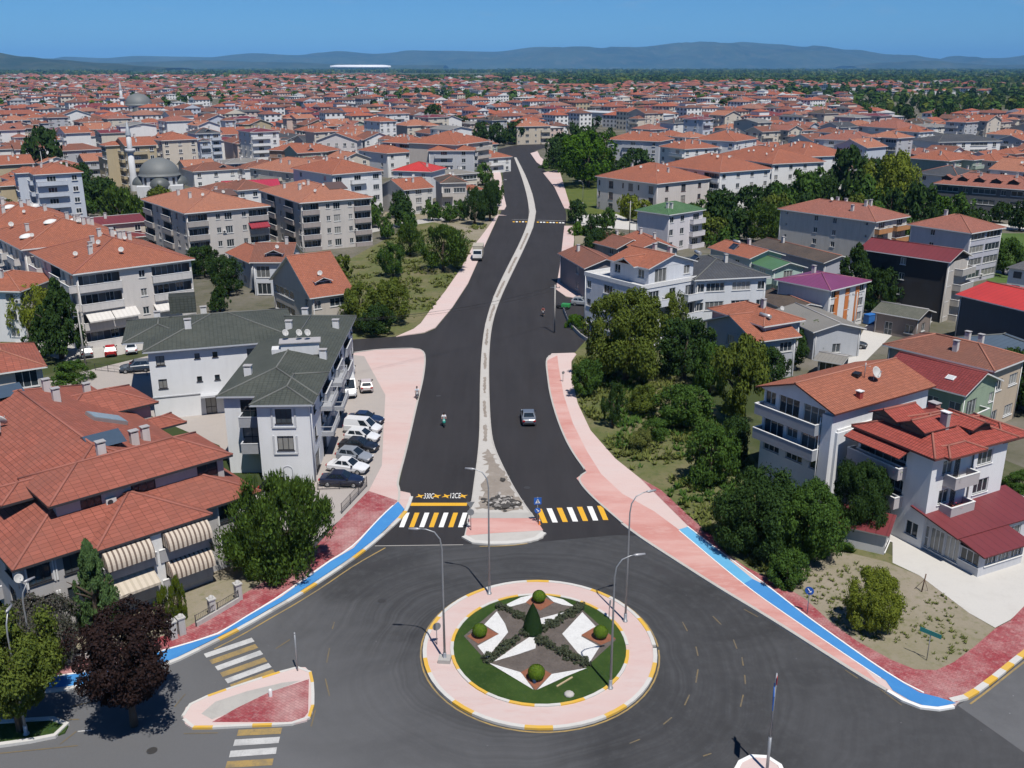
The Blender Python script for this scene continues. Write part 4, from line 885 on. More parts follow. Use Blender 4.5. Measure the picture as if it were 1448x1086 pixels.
# the overgrown plot
for a in (('olive', 'round', 885, 540, 5.6, 12.6, 'tallest olive green tree at the front of the overgrown plot', 3), ('dark', 'round', 968, 536, 4.6, 8.6, 'broad dark tree behind the overgrown plot', 2), ('olive', 'flare', 1040, 600, 3.4, 11.0, 'tall olive tree beside the tall white block with long balconies', 2),
          ('mid', 'round', 968, 606, 3.4, 5.4, 'bushy green tree in the middle of the overgrown plot', 2), ('mid', 'round', 1003, 684, 3.0, 6.6, 'mid green tree at the foot of the tall white block', 2), ('dark', 'column', 866, 604, 1.4, 5.8, 'slim dark sapling near the pink pavement of the overgrown plot', 2), ('mid', 'round', 829, 560, 2.2, 5.0, 'low green tree overhanging the pink pavement', 2),
          ('olive', 'round', 912, 586, 2.3, 3.8, 'low olive tree left of the bushy green tree', 2), ('dark', 'round', 1034, 655, 2.4, 5.2, 'dark tree in the shade of the tall white block', 2), ('olive', 'round', 940, 480, 3.4, 8.0, 'olive tree in front of the stepped white house', 2), ('mid', 'round', 925, 622, 1.7, 2.6, 'rounded green bush in the overgrown plot', 2),
          ('scrub', 'round', 905, 636, 1.7, 2.4, 'thin dry bush in the overgrown plot', 2), ('dark', 'round', 1110, 520, 3.4, 6.2, 'dark garden tree behind the orange gable block', 2), ('mid', 'round', 1148, 500, 2.6, 5.0, 'green garden tree left of the rusty shed', 2), ('dark', 'round', 1085, 540, 3.0, 5.0, 'dark tree between solar heater villa and tall white block', 2),
          ('mid', 'round', 1060, 515, 2.8, 6.0, 'green tree at the villa with the solar heater', 2), ('mid', 'round', 1003, 556, 2.6, 6.8, 'tall green tree between the broad dark tree and the tall olive tree', 2),
          # left of the new road
          ('olive', 'round', 512, 468, 3.7, 7.8, 'olive tree behind the dark green roof, left of its pair', 2), ('olive', 'round', 552, 458, 3.6, 7.6, 'olive tree at the side street corner, right of its pair', 2), ('dark', 'round', 535, 474, 3.0, 5.0, 'dark shrub between the two olive trees', 2), ('pine', 'round', 627, 383, 5.6, 9.4, 'broad dark pine beside the pale pavement left of the road', 2), ('pine', 'round', 580, 362, 3.6, 7.4, 'rounded pine left of the broad pine', 2),
          ('dark', 'round', 671, 318, 3.5, 10.0, 'round headed dark tree on the dirt lot, left of the pair', 2), ('dark', 'round', 693, 313, 3.3, 11.0, 'round headed dark tree on the dirt lot, right of the pair', 2), ('mid', 'round', 612, 312, 3.0, 5.6, 'small green tree behind the broad pine, left one', 1), ('mid', 'round', 636, 314, 2.8, 5.0, 'small green tree behind the broad pine, right one', 1), ('dark', 'round', 565, 308, 3.4, 7.5, 'dark tree before the small gable house', 1),
          ('mid', 'round', 548, 338, 2.4, 6.0, 'slim green tree beside the taupe balcony block', 1), ('olive', 'round', 482, 395, 2.6, 5.0, 'olive bush behind the steep gable villa', 1), ('mid', 'round', 556, 392, 3.0, 7.0, 'pale slender tree on the grassy lot', 2),
          ('dark', 'cone', 88, 508, 3.9, 12.0, 'dark conifer beside the parked cars on the left', 2), ('yellow', 'round', 54, 478, 3.9, 8.6, 'yellow green tree left of the dark conifer', 2), ('mid', 'mound', 106, 536, 3.2, 2.6, 'round green shrub by the lane above the terracotta roofs', 2), ('dark', 'round', 324, 418, 3.4, 7.4, 'dark tree between the two villas', 2), ('dark', 'round', 290, 392, 4.0, 6.4, 'dark tree under the long apartment row', 2),
          ('bright', 'column', 222, 438, 1.6, 4.6, 'golden thuja beside the long apartment row', 2), ('dark', 'cone', 312, 442, 2.0, 5.4, 'small conifer beside the green roof', 2), ('mid', 'round', 20, 425, 3.0, 5.0, 'green tree at the left edge before the long row', 1),
          ('dark', 'round', 68, 250, 8.0, 19.0, 'tall dark evergreen clump at the far left', 1), ('dark', 'round', 120, 284, 7.0, 10.0, 'dark tree left of the near mosque', 1), ('dark', 'round', 150, 300, 6.0, 10.0, 'dark green tree in the hedge below the minaret, left one', 1), ('pine', 'round', 172, 316, 5.4, 10.0, 'dark green tree in the hedge below the minaret, middle one', 1), ('pine', 'round', 196, 330, 5.0, 9.4, 'dark green tree in the hedge below the minaret, right one', 1), ('dark', 'round', 96, 262, 5.0, 8.0, 'dark tree at the foot of the tall evergreen clump', 1),
          # right of the road
          ('bright', 'round', 832, 264, 10.5, 19.0, 'large bright green tree beside the sunny lawn', 2), ('dark', 'round', 795, 236, 8.5, 14.0, 'dark tree at the bend of the new road', 1), ('dark', 'round', 818, 225, 8.0, 15.0, 'dark tree behind the large bright green tree', 1), ('dark', 'round', 900, 246, 7.0, 10.0, 'dark tree between bright tree and apartment row', 1), ('dark', 'round', 930, 236, 7.0, 12.0, 'dark tree before the apartment behind the bright green tree', 1), ('mid', 'mound', 775, 238, 4.0, 3.5, 'rounded shrub at the road bend', 1), ('dark', 'round', 880, 256, 5.0, 8.0, 'dark tree at the left end of the cream lawn block', 1),
          ('yellow', 'flare', 888, 312, 3.2, 7.4, 'yellowish palm like tree in front of the cream lawn block, left one', 1), ('yellow', 'flare', 908, 316, 3.0, 6.4, 'yellowish palm like tree in front of the cream lawn block, right one', 1), ('dark', 'round', 814, 316, 3.4, 6.4, 'small dark tree at the speed table', 1), ('mid', 'round', 858, 326, 2.8, 6.0, 'small round tree beside the garden path', 1), ('bright', 'mound', 818, 332, 2.6, 3.4, 'bright green shrub by the pavement', 1),
          ('dark', 'round', 842, 372, 3.6, 7.5, 'dark tree in front of the low clean orange roof', 2), ('dark', 'round', 870, 370, 3.2, 6.5, 'dark tree between the grey house and the orange roof', 2), ('mid', 'round', 905, 368, 3.0, 5.0, 'green tree behind the stepped white house', 1),
          ('dark', 'round', 1012, 314, 5.2, 9.0, 'dark tree behind the green tiled house', 1), ('mid', 'round', 985, 322, 4.6, 7.0, 'green tree right of the green tiled house', 1), ('dark', 'round', 1062, 310, 5.4, 9.5, 'dark tree before the white diagonal row, left one', 1), ('dark', 'round', 1095, 304, 5.6, 9.5, 'dark tree before the white diagonal row, middle one', 1), ('dark', 'round', 1135, 296, 5.6, 10.0, 'dark tree before the white diagonal row, right one', 1), ('pine', 'umbrella', 1078, 345, 4.6, 9.6, 'round headed pine left of the weathered cream block', 2),
          ('dark', 'round', 1195, 292, 7.2, 18.0, 'very dark tall tree behind the weathered cream block', 1), ('yellow', 'round', 1257, 306, 7.4, 18.0, 'big light yellow green tree in the right middle', 2), ('mid', 'round', 1225, 310, 6.0, 12.0, 'mid green tree left of the yellow green tree', 1), ('dark', 'round', 1165, 298, 5.0, 10.0, 'dark tree left of the very dark tall tree', 1), ('bright', 'round', 1318, 306, 4.6, 6.4, 'bright green tree before the dark terrace, left one', 1), ('mid', 'round', 1352, 308, 4.6, 7.0, 'green tree before the dark terrace, middle one', 1), ('bright', 'round', 1386, 306, 4.4, 5.0, 'bright green tree before the dark terrace, right one', 1),
          ('mid', 'round', 1288, 350, 4.0, 7.0, 'green tree between the cream and the lilac blocks', 1), ('mid', 'round', 1240, 330, 5.0, 8.0, 'green tree behind the maroon metal roof', 1), ('dark', 'cone', 1204, 446, 4.2, 12.5, 'dark conifer in front of the black slate side', 2), ('dark', 'round', 1240, 440, 4.0, 8.0, 'dark tree at the foot of the black slate side', 2), ('mid', 'round', 1265, 436, 3.2, 5.0, 'bushy tree behind the mossy timber shed', 2), ('mid', 'round', 1418, 388, 4.0, 7.6, 'spreading green tree on the meadow at the right edge', 2), ('dark', 'round', 1462, 392, 3.4, 6.0, 'dark tree cut by the right edge at the meadow', 1), ('mid', 'round', 1020, 366, 4.0, 7.0, 'green tree behind the slate blue roof', 1), ('dark', 'round', 1045, 340, 4.0, 7.5, 'dark tree left of the round headed pine', 1),
          ('olive', 'round', 1010, 345, 4.0, 6.5, 'olive tree in the gardens behind the green roof', 1), ('dark', 'round', 615, 184, 9.0, 17.0, 'dark tall tree in the mid town before the long white hall', 1), ('dark', 'round', 650, 192, 8.0, 12.0, 'dark tree left of the road end, first of the row', 1), ('dark', 'round', 705, 206, 7.0, 12.0, 'dark tree by the beige block at the road end', 1), ('dark', 'round', 727, 204, 7.0, 12.0, 'dark tree right beside the road end', 1), ('dark', 'round', 680, 200, 7.0, 11.0, 'dark tree behind the ochre tower', 1), ('mid', 'round', 640, 268, 3.0, 5.0, 'green bush behind the brown roofed house', 1), ('mid', 'round', 682, 262, 4.0, 8.0, 'green tree at the foot of the tall beige tower', 1), ('mid', 'round', 700, 292, 3.0, 8.0, 'green tree by the left pavement of the far road', 1),
          ('bright', 'mound', 812, 463, 1.9, 2.2, 'clipped dark hedge bush at the white house gate', 2), ('dark', 'round', 1440, 580, 4.5, 8.0, 'dark tree cut by the right edge beside the cream house', 2), ('mid', 'mound', 1440, 690, 2.0, 1.8, 'green shrub at the right edge behind the villa', 2)):
    kw = {}
    if len(a) == 8: kw['det'] = a[7]
    pt(*a[:7], **kw)
# ---------------------------------------------------------------- the four near buildings, built bay by bay
STRIPE = None
def m_stripe(a, b, k):
    q = NT('striped_awning_cloth'); tc = q.n('TexCoord'); sx = q.n('SeparateXYZ'); q.l(tc.outputs['UV'], sx.inputs[0])
    fr = q.math('FRACT', q.math('MULTIPLY', sx.outputs[0], k)); c = q.ramp(fr, [(.0, a), (.55, a), (.6, b), (.95, b), (1.0, a)])
    n = q.noise(q.geo(1.0), 3, 4); c = q.mix(q.math('MULTIPLY', n, .4), c, sc3(a, .6))
    return q.out(c, .9)
AW_S = m_stripe((.52, .45, .37), (.10, .065, .05), 2.6); AW_P = m_stripe((.50, .44, .36), (.40, .35, .28), 2.0); AW_W = m_stripe((.55, .53, .50), (.50, .48, .45), 1.5); AW_R = m_stripe((.26, .03, .045), (.22, .028, .04), 1.5)
def awning(H, u0, u1, o, ang, z, out, drop, mat, curved=True, name='awning'):
    b = MB(); pr = []
    n = 8 if curved else 1
    for i in range(n + 1):
        t = i / n
        if curved: pr.append((out * math.sin(t * math.pi / 2), -drop * (1 - math.cos(t * math.pi / 2))))
        else: pr.append((out * t, -drop * t))
    pr.append((pr[-1][0], pr[-1][1] - .22))
    L = 0
    for (a, c), (e, f) in zip(pr[:-1], pr[1:]):
        d = math.hypot(e - a, f - c)
        b.face([(u0, -e, z + f), (u1, -e, z + f), (u1, -a, z + c), (u0, -a, z + c)], 0, [(u0, L + d), (u1, L + d), (u1, L), (u0, L)], True); L += d
    if curved:
        for u in (u0, u1): b.face([(u, 0, z)] + [(u, -a, z + c) for a, c in pr[1:-1]] + [(u, 0, z - drop)], 0, None)
    return inst(name, b.mesh(name, [mat]), H.root, (o[0], o[1], 0), ang)

# --- grey apartment block with terracotta hip roofs and striped awnings (bottom left)
DGL = m_plain((.40, .385, .375), .8)
H = House('apartment_building', 'long grey apartment block with sprawling terracotta roofs and striped balcony awnings, nearest on the left', 'building', (-37.6, 63.4, 0), math.radians(43), (.40, .39, .385), 2, None, DARK_P, WHITE_P, m_wall((.35, .345, .35)))
h = 6.45; bx0, bx1 = 5.6, 15.3
rows2 = lambda a: [(0, .9, ''), (.9, 2.75, a), (3.65, 2.65, a)]
H.side((.6, -.1), (1, 0), bx0 + .3 - .6, rows2('NN'))
H.side((bx0 + .3, -.1), (0, -1), 1.3, rows2('')); H.side((bx1 - .3, -1.4), (0, 1), 1.3, rows2(''))
for (a, z) in (((bx0 + .3), 0), ):
    H.side((a, -1.4), (1, 0), bx1 - .6 - bx0, [(0, .9, ''), (.9, 2.75, 'LL'), (3.65, 2.65, 'LL')])
H.side((bx1 - .3, -.1), (1, 0), 20.0 - bx1 + .3, rows2('.N.'))
H.side((20.0, -.1), (0, 1), 39.5, rows2('w.W.w.bw.W.w.')); H.side((20.0, 39.4), (-1, 0), 19.4, rows2('')); H.side((.6, 39.4), (0, -1), 39.5, rows2('wbw.W.bw.wb.N.'))
H.W.box(10.0, 10.9, -1.75, -1.4, 0, 6.3, 1)
# upper storey wall
H.side((4.7, 3.0), (1, 0), 14.3, [(5.5, 1.55, ''), (7.05, 2.15, '.N.W..F')], rec=.1); H.side((19.0, 3.0), (0, 1), 6, [(5.5, 3.7, '')]); H.side((4.7, 9.0), (0, -1), 6.0, [(5.5, 3.7, '')])
H.side((14, 26.7), (1, 0), 8.3, [(0, 7.2, '')]); H.side((22.3, 26.7), (0, 1), 6.6, [(0, 2.4, ''), (2.4, 2.4, 'w.w'), (4.8, 2.4, 'w.w')]); H.side((22.3, 33.3), (-1, 0), 8, [(0, 7.2, '')])
# shutter-like window trims on the front
for u in (1.0, 2.95, 3.15, 5.1, 16.6, 18.6):
    for z in (1.6, 4.35): H.W.box(u - .06, u + .06, -.2, -.1, z - .1, z + 1.75, 1)
H.finish()
B = MB(); m = [T_H1, CAP_R, DARK_P]
hip(B, 0, 20.6, -.7, 40, h, .41); hip(B, bx0, bx1, -2.0, 7.5, h + .02, .41, True); H.add_roof(B, m)
B = MB(); hip(B, 4.0, 19.7, 2.4, 9.8, 9.25, .42); hip(B, 1.6, 8, 6.4, 10.4, 8.7, .4); H.add_roof(B, m, 'upper_roof')
B = MB(); hip(B, 12.5, 23, 26, 34, 7.3, .36); hip(B, 19, 24.4, 22.5, 26.4, 5.6, .3); H.add_roof(B, m, 'rear_roof')
o_ = (0, -1.4); fa = 0.0
for (a, c) in ((bx0 + .5, 9.9), (11.0, bx1 - .5)):
    awning(H, a, c, o_, 0, 6.2, 1.3, 1.25, AW_S)
awning(H, bx0 + .5, 9.9, o_, 0, 3.55, 1.7, .9, AW_P, False); awning(H, 11.0, bx1 - .5, o_, 0, 3.5, 1.25, 1.2, AW_S)
hm = lambda x, y: h + max(0, min(x, 20.6 - x, y + .7, 40 - y)) * .41
for (x, y) in ((10.4, 8.0), (14.6, 11.5), (16.6, 14.0), (6.5, 31.0), (13.5, 31.5), (13.0, 27.0), (18.0, 33.0)): H.chimney(x, y, hm(x, y), .7, .55, 1.2, m_wall((.52, .50, .49)))
b = MB(); b.box(-1.7, 1.7, -1.2, 1.2, -.1, .25, 0); b.box(-1.6, 1.6, -1.1, 1.1, .25, .3, 1)
k = b.build('skylight', [STEEL, m_plain((.20, .28, .33), .25)], H.roof_ob, (15.6, 21.0, hm(15.6, 21) + .1)); k.rotation_euler = (0, math.radians(22), 0)
for (x, y) in ((11.7, 10.6), (9.3, 30.3)):
    b = MB(); b.face([(-1.6, -.9, 0), (1.6, -.9, 0), (1.6, .9, .75), (-1.6, .9, .75)]); b.face([(1.6, -.9, 0), (1.6, 2.6, 0), (1.6, .9, .75)]); b.face([(-1.6, 2.6, 0), (-1.6, -.9, 0), (-1.6, .9, .75)])
    b.face([(1.6, 2.6, 0), (-1.6, 2.6, 0), (-1.6, .9, .75), (1.6, .9, .75)])
    b.build('skylight', [m_plain((.05, .075, .11), .2)], H.roof_ob, (x, y, hm(x, y) + .05))
H.dish(5.5, 22.5, hm(5.5, 22.5), .75, .6); H.dish(6.6, 23.4, hm(6.6, 23.4), .6, 2.2)
H.dish(.3, -.6, 5.2, .35, .2)
FOOT.append((-37.6 + 10*.731 - 20*.682, 63.4 + 10*.682 + 20*.731, 12, 22, math.radians(43))); H1 = H

# --- white block with dark green-grey roof
H = House('apartment_building', 'white three storey block with L shaped dark green grey roof beside the parking row', 'building', (0, 0, 0), 0, (.67, .68, .69), 2, None, DARK_P, m_plain((.45, .46, .48), .6), m_plain((.30, .31, .33), .6), .15)
H.root.location = (-31.2, 95.0, 0); H.root.rotation_euler = (0, 0, math.radians(2))
h = 9.0; f3 = lambda *s: [(0, 3.0, s[0]), (3.0, 3.0, s[1]), (6.0, 2.8, s[2])]
H.side((.6, .6), (1, 0), 4.1, f3('', '.F', '.F')); H.side((4.7, .6), (0, -1), 2.9, f3('', '', '')); H.side((4.7, -2.3), (1, 0), 5.4, f3('', '.N.', '.N.'))
H.side((10.1, -2.3), (0, 1), 6.0, f3('S', 'w', 'w')); H.side((10.1, 3.7), (0, 1), 29.5, f3('S.S.S.S.S.', 'wL.wLw.L.w', 'wL.wLw.L.w')); H.side((10.1, 33.2), (-1, 0), 9.5, f3('', '', '')); H.side((.6, 33.2), (0, -1), 32.6, f3('', 'w..w..w', 'w..w..w'))
# black-railed balconies in the recess
for z in (3.0, 6.0):
    H.balcony(2.4, 4.6, (0, .6, 0), 0, z, 1.6, 'solid')
for z in (3.0, 6.0):                                     # white glazed corner balconies on the parking side
    for u in (0.2, 8.5): H.balcony(u, u + 5.2, (10.1, 3.7, 0), math.pi/2, z, 1.35, 'rail')
for z in (3.4, 6.35):
    H.W.box(6.15, 8.65, -2.42, -2.3, z - .1, z + .05, 1); H.W.box(6.1, 6.3, -2.38, -2.3, z + .05, z + 2.0, 1); H.W.box(8.5, 8.7, -2.38, -2.3, z + .05, z + 2.0, 1)
H.W.tube([(10.3, -2.42, 0), (10.3, -2.42, 8.7)], .07, 6, 1)
# small arched plaque on the front wall
H.W.tube([(6.9, -2.32, .6), (6.9, -2.32, 1.5)] + [(7.4 - .5 * math.cos(t * math.pi / 8), -2.32, 1.5 + .45 * math.sin(t * math.pi / 8)) for t in range(1, 8)] + [(7.9, -2.32, 1.5), (7.9, -2.32, .6)], .035, 5, 1)
H.finish()
B = MB(); m = [T_GRN, CAP_G, m_plain((.40, .42, .45), .6)]
hip(B, 0, 10.7, 0, 34, h, .27); hip(B, 4.1, 10.7, -2.9, 8, h + .015, .27); H.add_roof(B, m)
hb = lambda x, y: h + max(0, min(x, 10.7 - x, y, 34 - y)) * .27
# wing A
a19 = math.radians(18)
Wg = empty('wing', (-44.4 + 31.2, 111.8 - 95.0, 0), a19 - math.radians(2)); Wg.parent = H.root
HW = House.__new__(House); HW.root = Wg; HW.W = MB(); HW.det = 2; HW.wm = H.wm; HW.trim = H.trim; HW.bal = H.bal; HW.frame = DARK_P; HW.mats = H.mats; HW.roof_ob = None
HW.det = 1
HW.side((.6, .6), (1, 0), 13.5, f3('.d.', 'h.ss.h', 'h.ss.h')); HW.side((.6, 16.4), (0, -1), 15.8, f3('', 'w..w', 'w..w')); HW.side((14, 16.4), (-1, 0), 13.4, f3('', '', ''))
HW.W.box(6.2, 9.2, -.9, .6, 2.7, 2.95, 1); HW.W.box(.52, 14.0, .5, .6, 2.85, 2.97, 1)
HW.finish('wing_wall')
# bring the wing's meshes directly under the building
B = MB(); hip(B, 0, 19, 0, 17, h + .01, .25); hip(B, -2.6, 6, 5.0, 17.1, h - .02, .25); HW.add_roof(B, m, 'wing_roof')
ha = lambda x, y: h + max(0, min(x, y, 17 - y)) * .25
for (x, y) in ((5.5, 5.2), (1.5, 14.5), (7.5, 15.2)): HW.chimney(x, y, ha(x, y), .8, .6, 1.0, m_wall((.60, .60, .60)))
HW.W = MB(); HW.W.box(3.2, 6.6, 13.4, 16, 10.3, 12.6, 0); HW.W.build('stair_head', [T_GRN], Wg)
HW.W = MB(); HW.W.box(1.6, 3.0, 13.4, 14.6, 9.5, 11.3, 0)
bpy.context.view_layer.update()
for ch in list(Wg.children):
    mw = Wg.matrix_local @ ch.matrix_local; ch.parent = H.root; ch.matrix_local = mw
bpy.data.objects.remove(Wg)
for (x, y) in ((2.2, 5.6), (9.4, 12.5), (9.0, 26), (4, 32), (3.3, 24)): H.chimney(x, y, hb(x, y), .8, .65, .9, m_wall((.60, .60, .60)))
b = MB(); b.box(-2.2, 2.2, -.9, .9, -.6, .9, 0); b.box(-2.4, 2.4, -1.1, 1.1, .9, 1.0, 1); b.box(-3.3, -2.2, -.8, .8, -.6, .2, 0)
d = b.build('roof_hatch', [m_wall((.58, .585, .59)), GREY_P], H.roof_ob, (6.6, 13.5, hb(6.6, 13.5) + .2), .15)
for x in (4.8, 6.4, 7.4): H.dish(x, 13.8, hb(6, 13.8) + 1.3, .42, .8)
FOOT.append((-26, 111, 6, 18, math.radians(2))); FOOT.append((-40, 121.5, 10, 10, a19)); H2 = H

# --- white block with orange gable roof and long balconies (right)
H = House('apartment_building', 'tall white block with orange gable roof and two long grey balconies by the overgrown plot', 'building', (25.1, 93.4, 0), math.radians(-57), (.66, .67, .69), 2, None, WHITE_P, WHITE_P, m_wall((.30, .315, .34), .1), .2)
W_, D_, h = 10.1, 15.8, 10.7
f4 = lambda a, b, c, d: [(0, 3.1, a), (3.1, 2.3, b), (5.4, 2.65, c), (8.05, 2.45, d)]
H.side((.5, .9), (1, 0), 9.1, f4('.', 'WWW', 'SwS.', 'wSS.'))
H.side((9.6, .9), (0, 1), 14.4, f4('', '', '', '')); H.side((9.6, 15.3), (-1, 0), 9.1, f4('', 'w.w', 'w.w', 'w.w')); H.side((.5, 15.3), (0, -1), 14.4, f4('', 'w..w', 'w..w', 'w..w'))
H.balcony(.5, 8.3, (0, .9, 0), 0, 5.45, 1.3, 'solid'); H.balcony(.5, 8.3, (0, .9, 0), 0, 8.1, 1.3, 'solid')
H.W.box(8.4, 9.6, .4, .9, 0, 10.2, 0); H.W.box(9.6, 9.75, 1.2, 9.5, 8.55, 8.75, 1); H.W.box(9.6, 9.9, 1.0, 5.2, 0, 8.5, 0)
H.W.tube([(8.3, .32, 0), (8.3, .32, 9.8)], .05, 6, 1)
B = MB(); hf = gable(B, 0, W_, 0, D_, h, .34, 'y', wall=H.W, ov=.5); H.finish(); H.add_roof(B, [T_OR, CAP, m_plain((.09, .03, .025), .6)])
H.chimney(8.9, 5.0, hf(8.9, 5), .5, .5, .5, m_plain((.3, .06, .05), .6), WHITE_P); H.dish(7.2, 9.3, hf(7.2, 9.3), .62, 1.6)
b = MB(); b.tube([(0, 0, -.2), (0, 0, 1.6)], .04, 6); b.tube([(-.6, 0, 1.2), (.6, 0, 1.35)], .02, 5); b.build('aerial', [STEEL], H.roof_ob, (6.6, 8.6, hf(6.6, 8.6)))
b = MB(); b.box(-.35, .35, -.5, .5, 0, .35); b.build('roof_hatch', [BLACK], H.roof_ob, (6.1, 8.0, hf(6.1, 8)), .3)
FOOT.append((33.5, 94.5, 6, 9, math.radians(-57))); H3 = H

# --- white villa with bright red dormered roof (right)
H = House('villa', 'white villa with bright red dormered roof, flowered balconies and maroon annex in front', 'house', (32.6, 85.8, 0), math.radians(-62), (.69, .695, .70), 2, None, WHITE_P, WHITE_P, m_wall((.40, .37, .37), .1), .15)
W_, D_, h = 9.6, 11.4, 9.3
f3 = lambda a, b, c: [(0, 3.3, a), (3.3, 2.9, b), (6.2, 2.9, c)]
H.side((.6, .6), (1, 0), 5.9, f3('', 'L', 'L')); H.side((6.5, .6), (1, 0), 2.5, f3('w', '', ''))
H.side((9.0, .6), (0, 1), 4.2, f3('', 'w', 'w')); H.side((9.0, 4.8), (0, 1), 6.0, f3('', '.W.', '.W.')); H.side((9.0, 10.8), (-1, 0), 8.4, f3('', 'w.w', 'w.w')); H.side((.6, 10.8), (0, -1), 10.2, f3('', '', ''))
for z in (3.3, 6.2):
    H.balcony(.3, 6.4, (0, .6, 0), 0, z + .05, 1.1, 'solid'); H.balcony(1.7, 4.9, (9.0, .6, 0), math.pi/2, z + .05, 1.3, 'solid')
    H.window((9.02, 3.9, z + .2), math.pi/2, .9, 2.1, 1, 0)
H.W.tube([(9.12, 5.9, 0), (9.12, 5.9, 9.1)], .06, 6, 2)
H.finish()
B = MB(); m = [T_RED, CAP_R, m_plain((.13, .045, .04), .6)]
hf = hip(B, 0, W_, 0, D_, h, .40); hip(B, 7.4, 10.2, 1.2, 6.2, h + .02, .36, True); hip(B, 3, 9.4, 9.5, 13.8, h - .2, .38); H.add_roof(B, m)
def dormer(H, x, y, rz, w, d, z, hgt, mats, pitch=.5):
    B = MB(); B.box(-w/2 + .15, w/2 - .15, .1, d, -.5, hgt, 3); gable(B, -w/2, w/2, -.35, d, hgt, pitch, 'y', th=.1)
    t = w/2*pitch; B.face([(-w/2 + .15, .1, hgt), (w/2 - .15, .1, hgt), (0, .1, hgt + t - .1)], 4); B.box(-w/2 + .4, w/2 - .4, .04, .1, .1, hgt - .12, 4)
    return B.build('dormer', mats, H.roof_ob, (x, y, z), rz)
DM = m + [m_plain((.09, .09, .09), .7), m_plain((.05, .05, .055), .3)]
dormer(H, 2.2, 1.9, 0, 3.4, 4.0, h + .55, .75, DM, .42); dormer(H, 5.4, 1.9, 0, 3.2, 4.0, h + .55, .75, DM, .42); dormer(H, 8.0, 7.9, math.pi/2, 3.2, 3.6, h + .45, .7, DM, .35)
B = MB(); slope(B, [(.1, -.95, 8.45), (6.6, -.95, 8.45), (6.6, .55, 9.05), (.1, .55, 9.05)]); B.face([(.1, -.95, 8.35), (6.6, -.95, 8.35), (6.6, -.95, 8.45), (.1, -.95, 8.45)], 2); B.face([(.1, .55, 8.95), (6.6, .55, 8.95), (6.6, -.95, 8.35), (.1, -.95, 8.35)], 2); B.build('balcony_roof', m, H.root)
H.chimney(6.6, 4.6, hf(6.6, 4.6), .75, .45, 1.3, m_wall((.35, .34, .34)), WHITE_P)
H.chimney(1.6, 9.5, hf(1.6, 9.5), .9, .7, .4, m_wall((.35, .2, .17)))
FP = []
for (x, y, z) in ((5.9, -.35, 7.3), (6.2, -.1, 7.3), (9.9, 3.2, 7.3), (9.9, 3.8, 4.4)):
    b = MB(); b.lathe([(.14, 0), (.18, .25), (.16, .25)], n=8)
    r_ = random.Random(int(x*10 + z))
    for i in range(40):
        c = Vector((r_.gauss(0, .22), r_.gauss(0, .22), .35 + r_.random() * .3)); a = r_.random() * 6; s_ = .1
        b.face([c + Vector((math.cos(a)*s_, math.sin(a)*s_, 0)), c + Vector((-math.sin(a)*s_, math.cos(a)*s_, .05)), c - Vector((math.cos(a)*s_, math.sin(a)*s_, -.06))], 1 if i % 3 else 2)
    FP.append(b)
LEAFM = m_plain((.05, .10, .03), .8); FLOWM = m_plain((.45, .04, .06), .7); POT = m_plain((.30, .12, .07), .8)
u = Vector((math.cos(math.radians(-62)), math.sin(math.radians(-62)))); n_ = Vector((-u.y, u.x))
for b, (x, y, z), lab in zip(FP, ((5.9, -.25, 6.42), (5.3, -.2, 6.42), (9.9, 3.0, 6.42), (9.9, 3.6, 3.52)), ('flower pot with red blooms at the end of the villa upper left balcony', 'second flower pot with red blooms along the villa upper left balcony', 'flower pot with red blooms on the villa upper right balcony', 'flower pot with red blooms on the villa lower right balcony')):
    p = Vector((32.6, 85.8)) + u * x + n_ * y; tag(b.build('flower_pot', [POT, LEAFM, FLOWM], None, (p.x, p.y, z)), lab, 'flower pot', 'flower pots on the villa balconies')
FOOT.append((40.2, 83.5, 7, 7, math.radians(-62))); H4 = H

# --- maroon-roofed annex and the lean-to beside it
A = House('annex', 'single storey annex with stepped maroon sheet roofs in front of the red roofed villa', 'building', (37.0, 79.2, 0), math.radians(-64), (.50, .505, .52), 2, None, WHITE_P, WHITE_P)
A.side((.3, .2), (1, 0), 4.5, [(0, .1, ''), (.1, 2.7, 'FSS')]); A.side((4.8, .2), (1, 0), 2.1, [(0, .1, ''), (.1, 2.15, 'W')]); A.W.face([(.3, .2, 2.8), (4.8, .2, 2.8), (.3, .2, 3.68)], 0); A.side((6.9, .2), (0, 1), 5.6, [(0, .1, ''), (.1, 2.15, '.WWW')]); A.side((6.9, 5.8), (-1, 0), 2.4, [(0, 2.4, '')]); A.side((4.6, 5.8), (0, 1), 5.4, [(0, 2.9, '.F.F')])
A.finish()
B = MB(); slope(B, [(4.9, -.4, 2.95), (4.9, 11.4, 2.95), (.3, 11.4, 3.9), (-.4, -.4, 3.9)][:4]); B.face([(4.9, -.4, 2.85), (4.9, 11.4, 2.85), (4.9, 11.4, 2.95), (4.9, -.4, 2.95)], 1); B.face([(-.4, -.4, 3.8), (4.9, -.4, 2.85), (4.9, -.4, 2.95), (-.4, -.4, 3.9)], 1)
B.face([(-.4, -.4, 3.78), (.3, 11.4, 3.78), (4.9, 11.4, 2.83), (4.9, -.4, 2.83)], 1)
A.add_roof(B, [S_MAR, m_plain((.10, .02, .02), .5)])
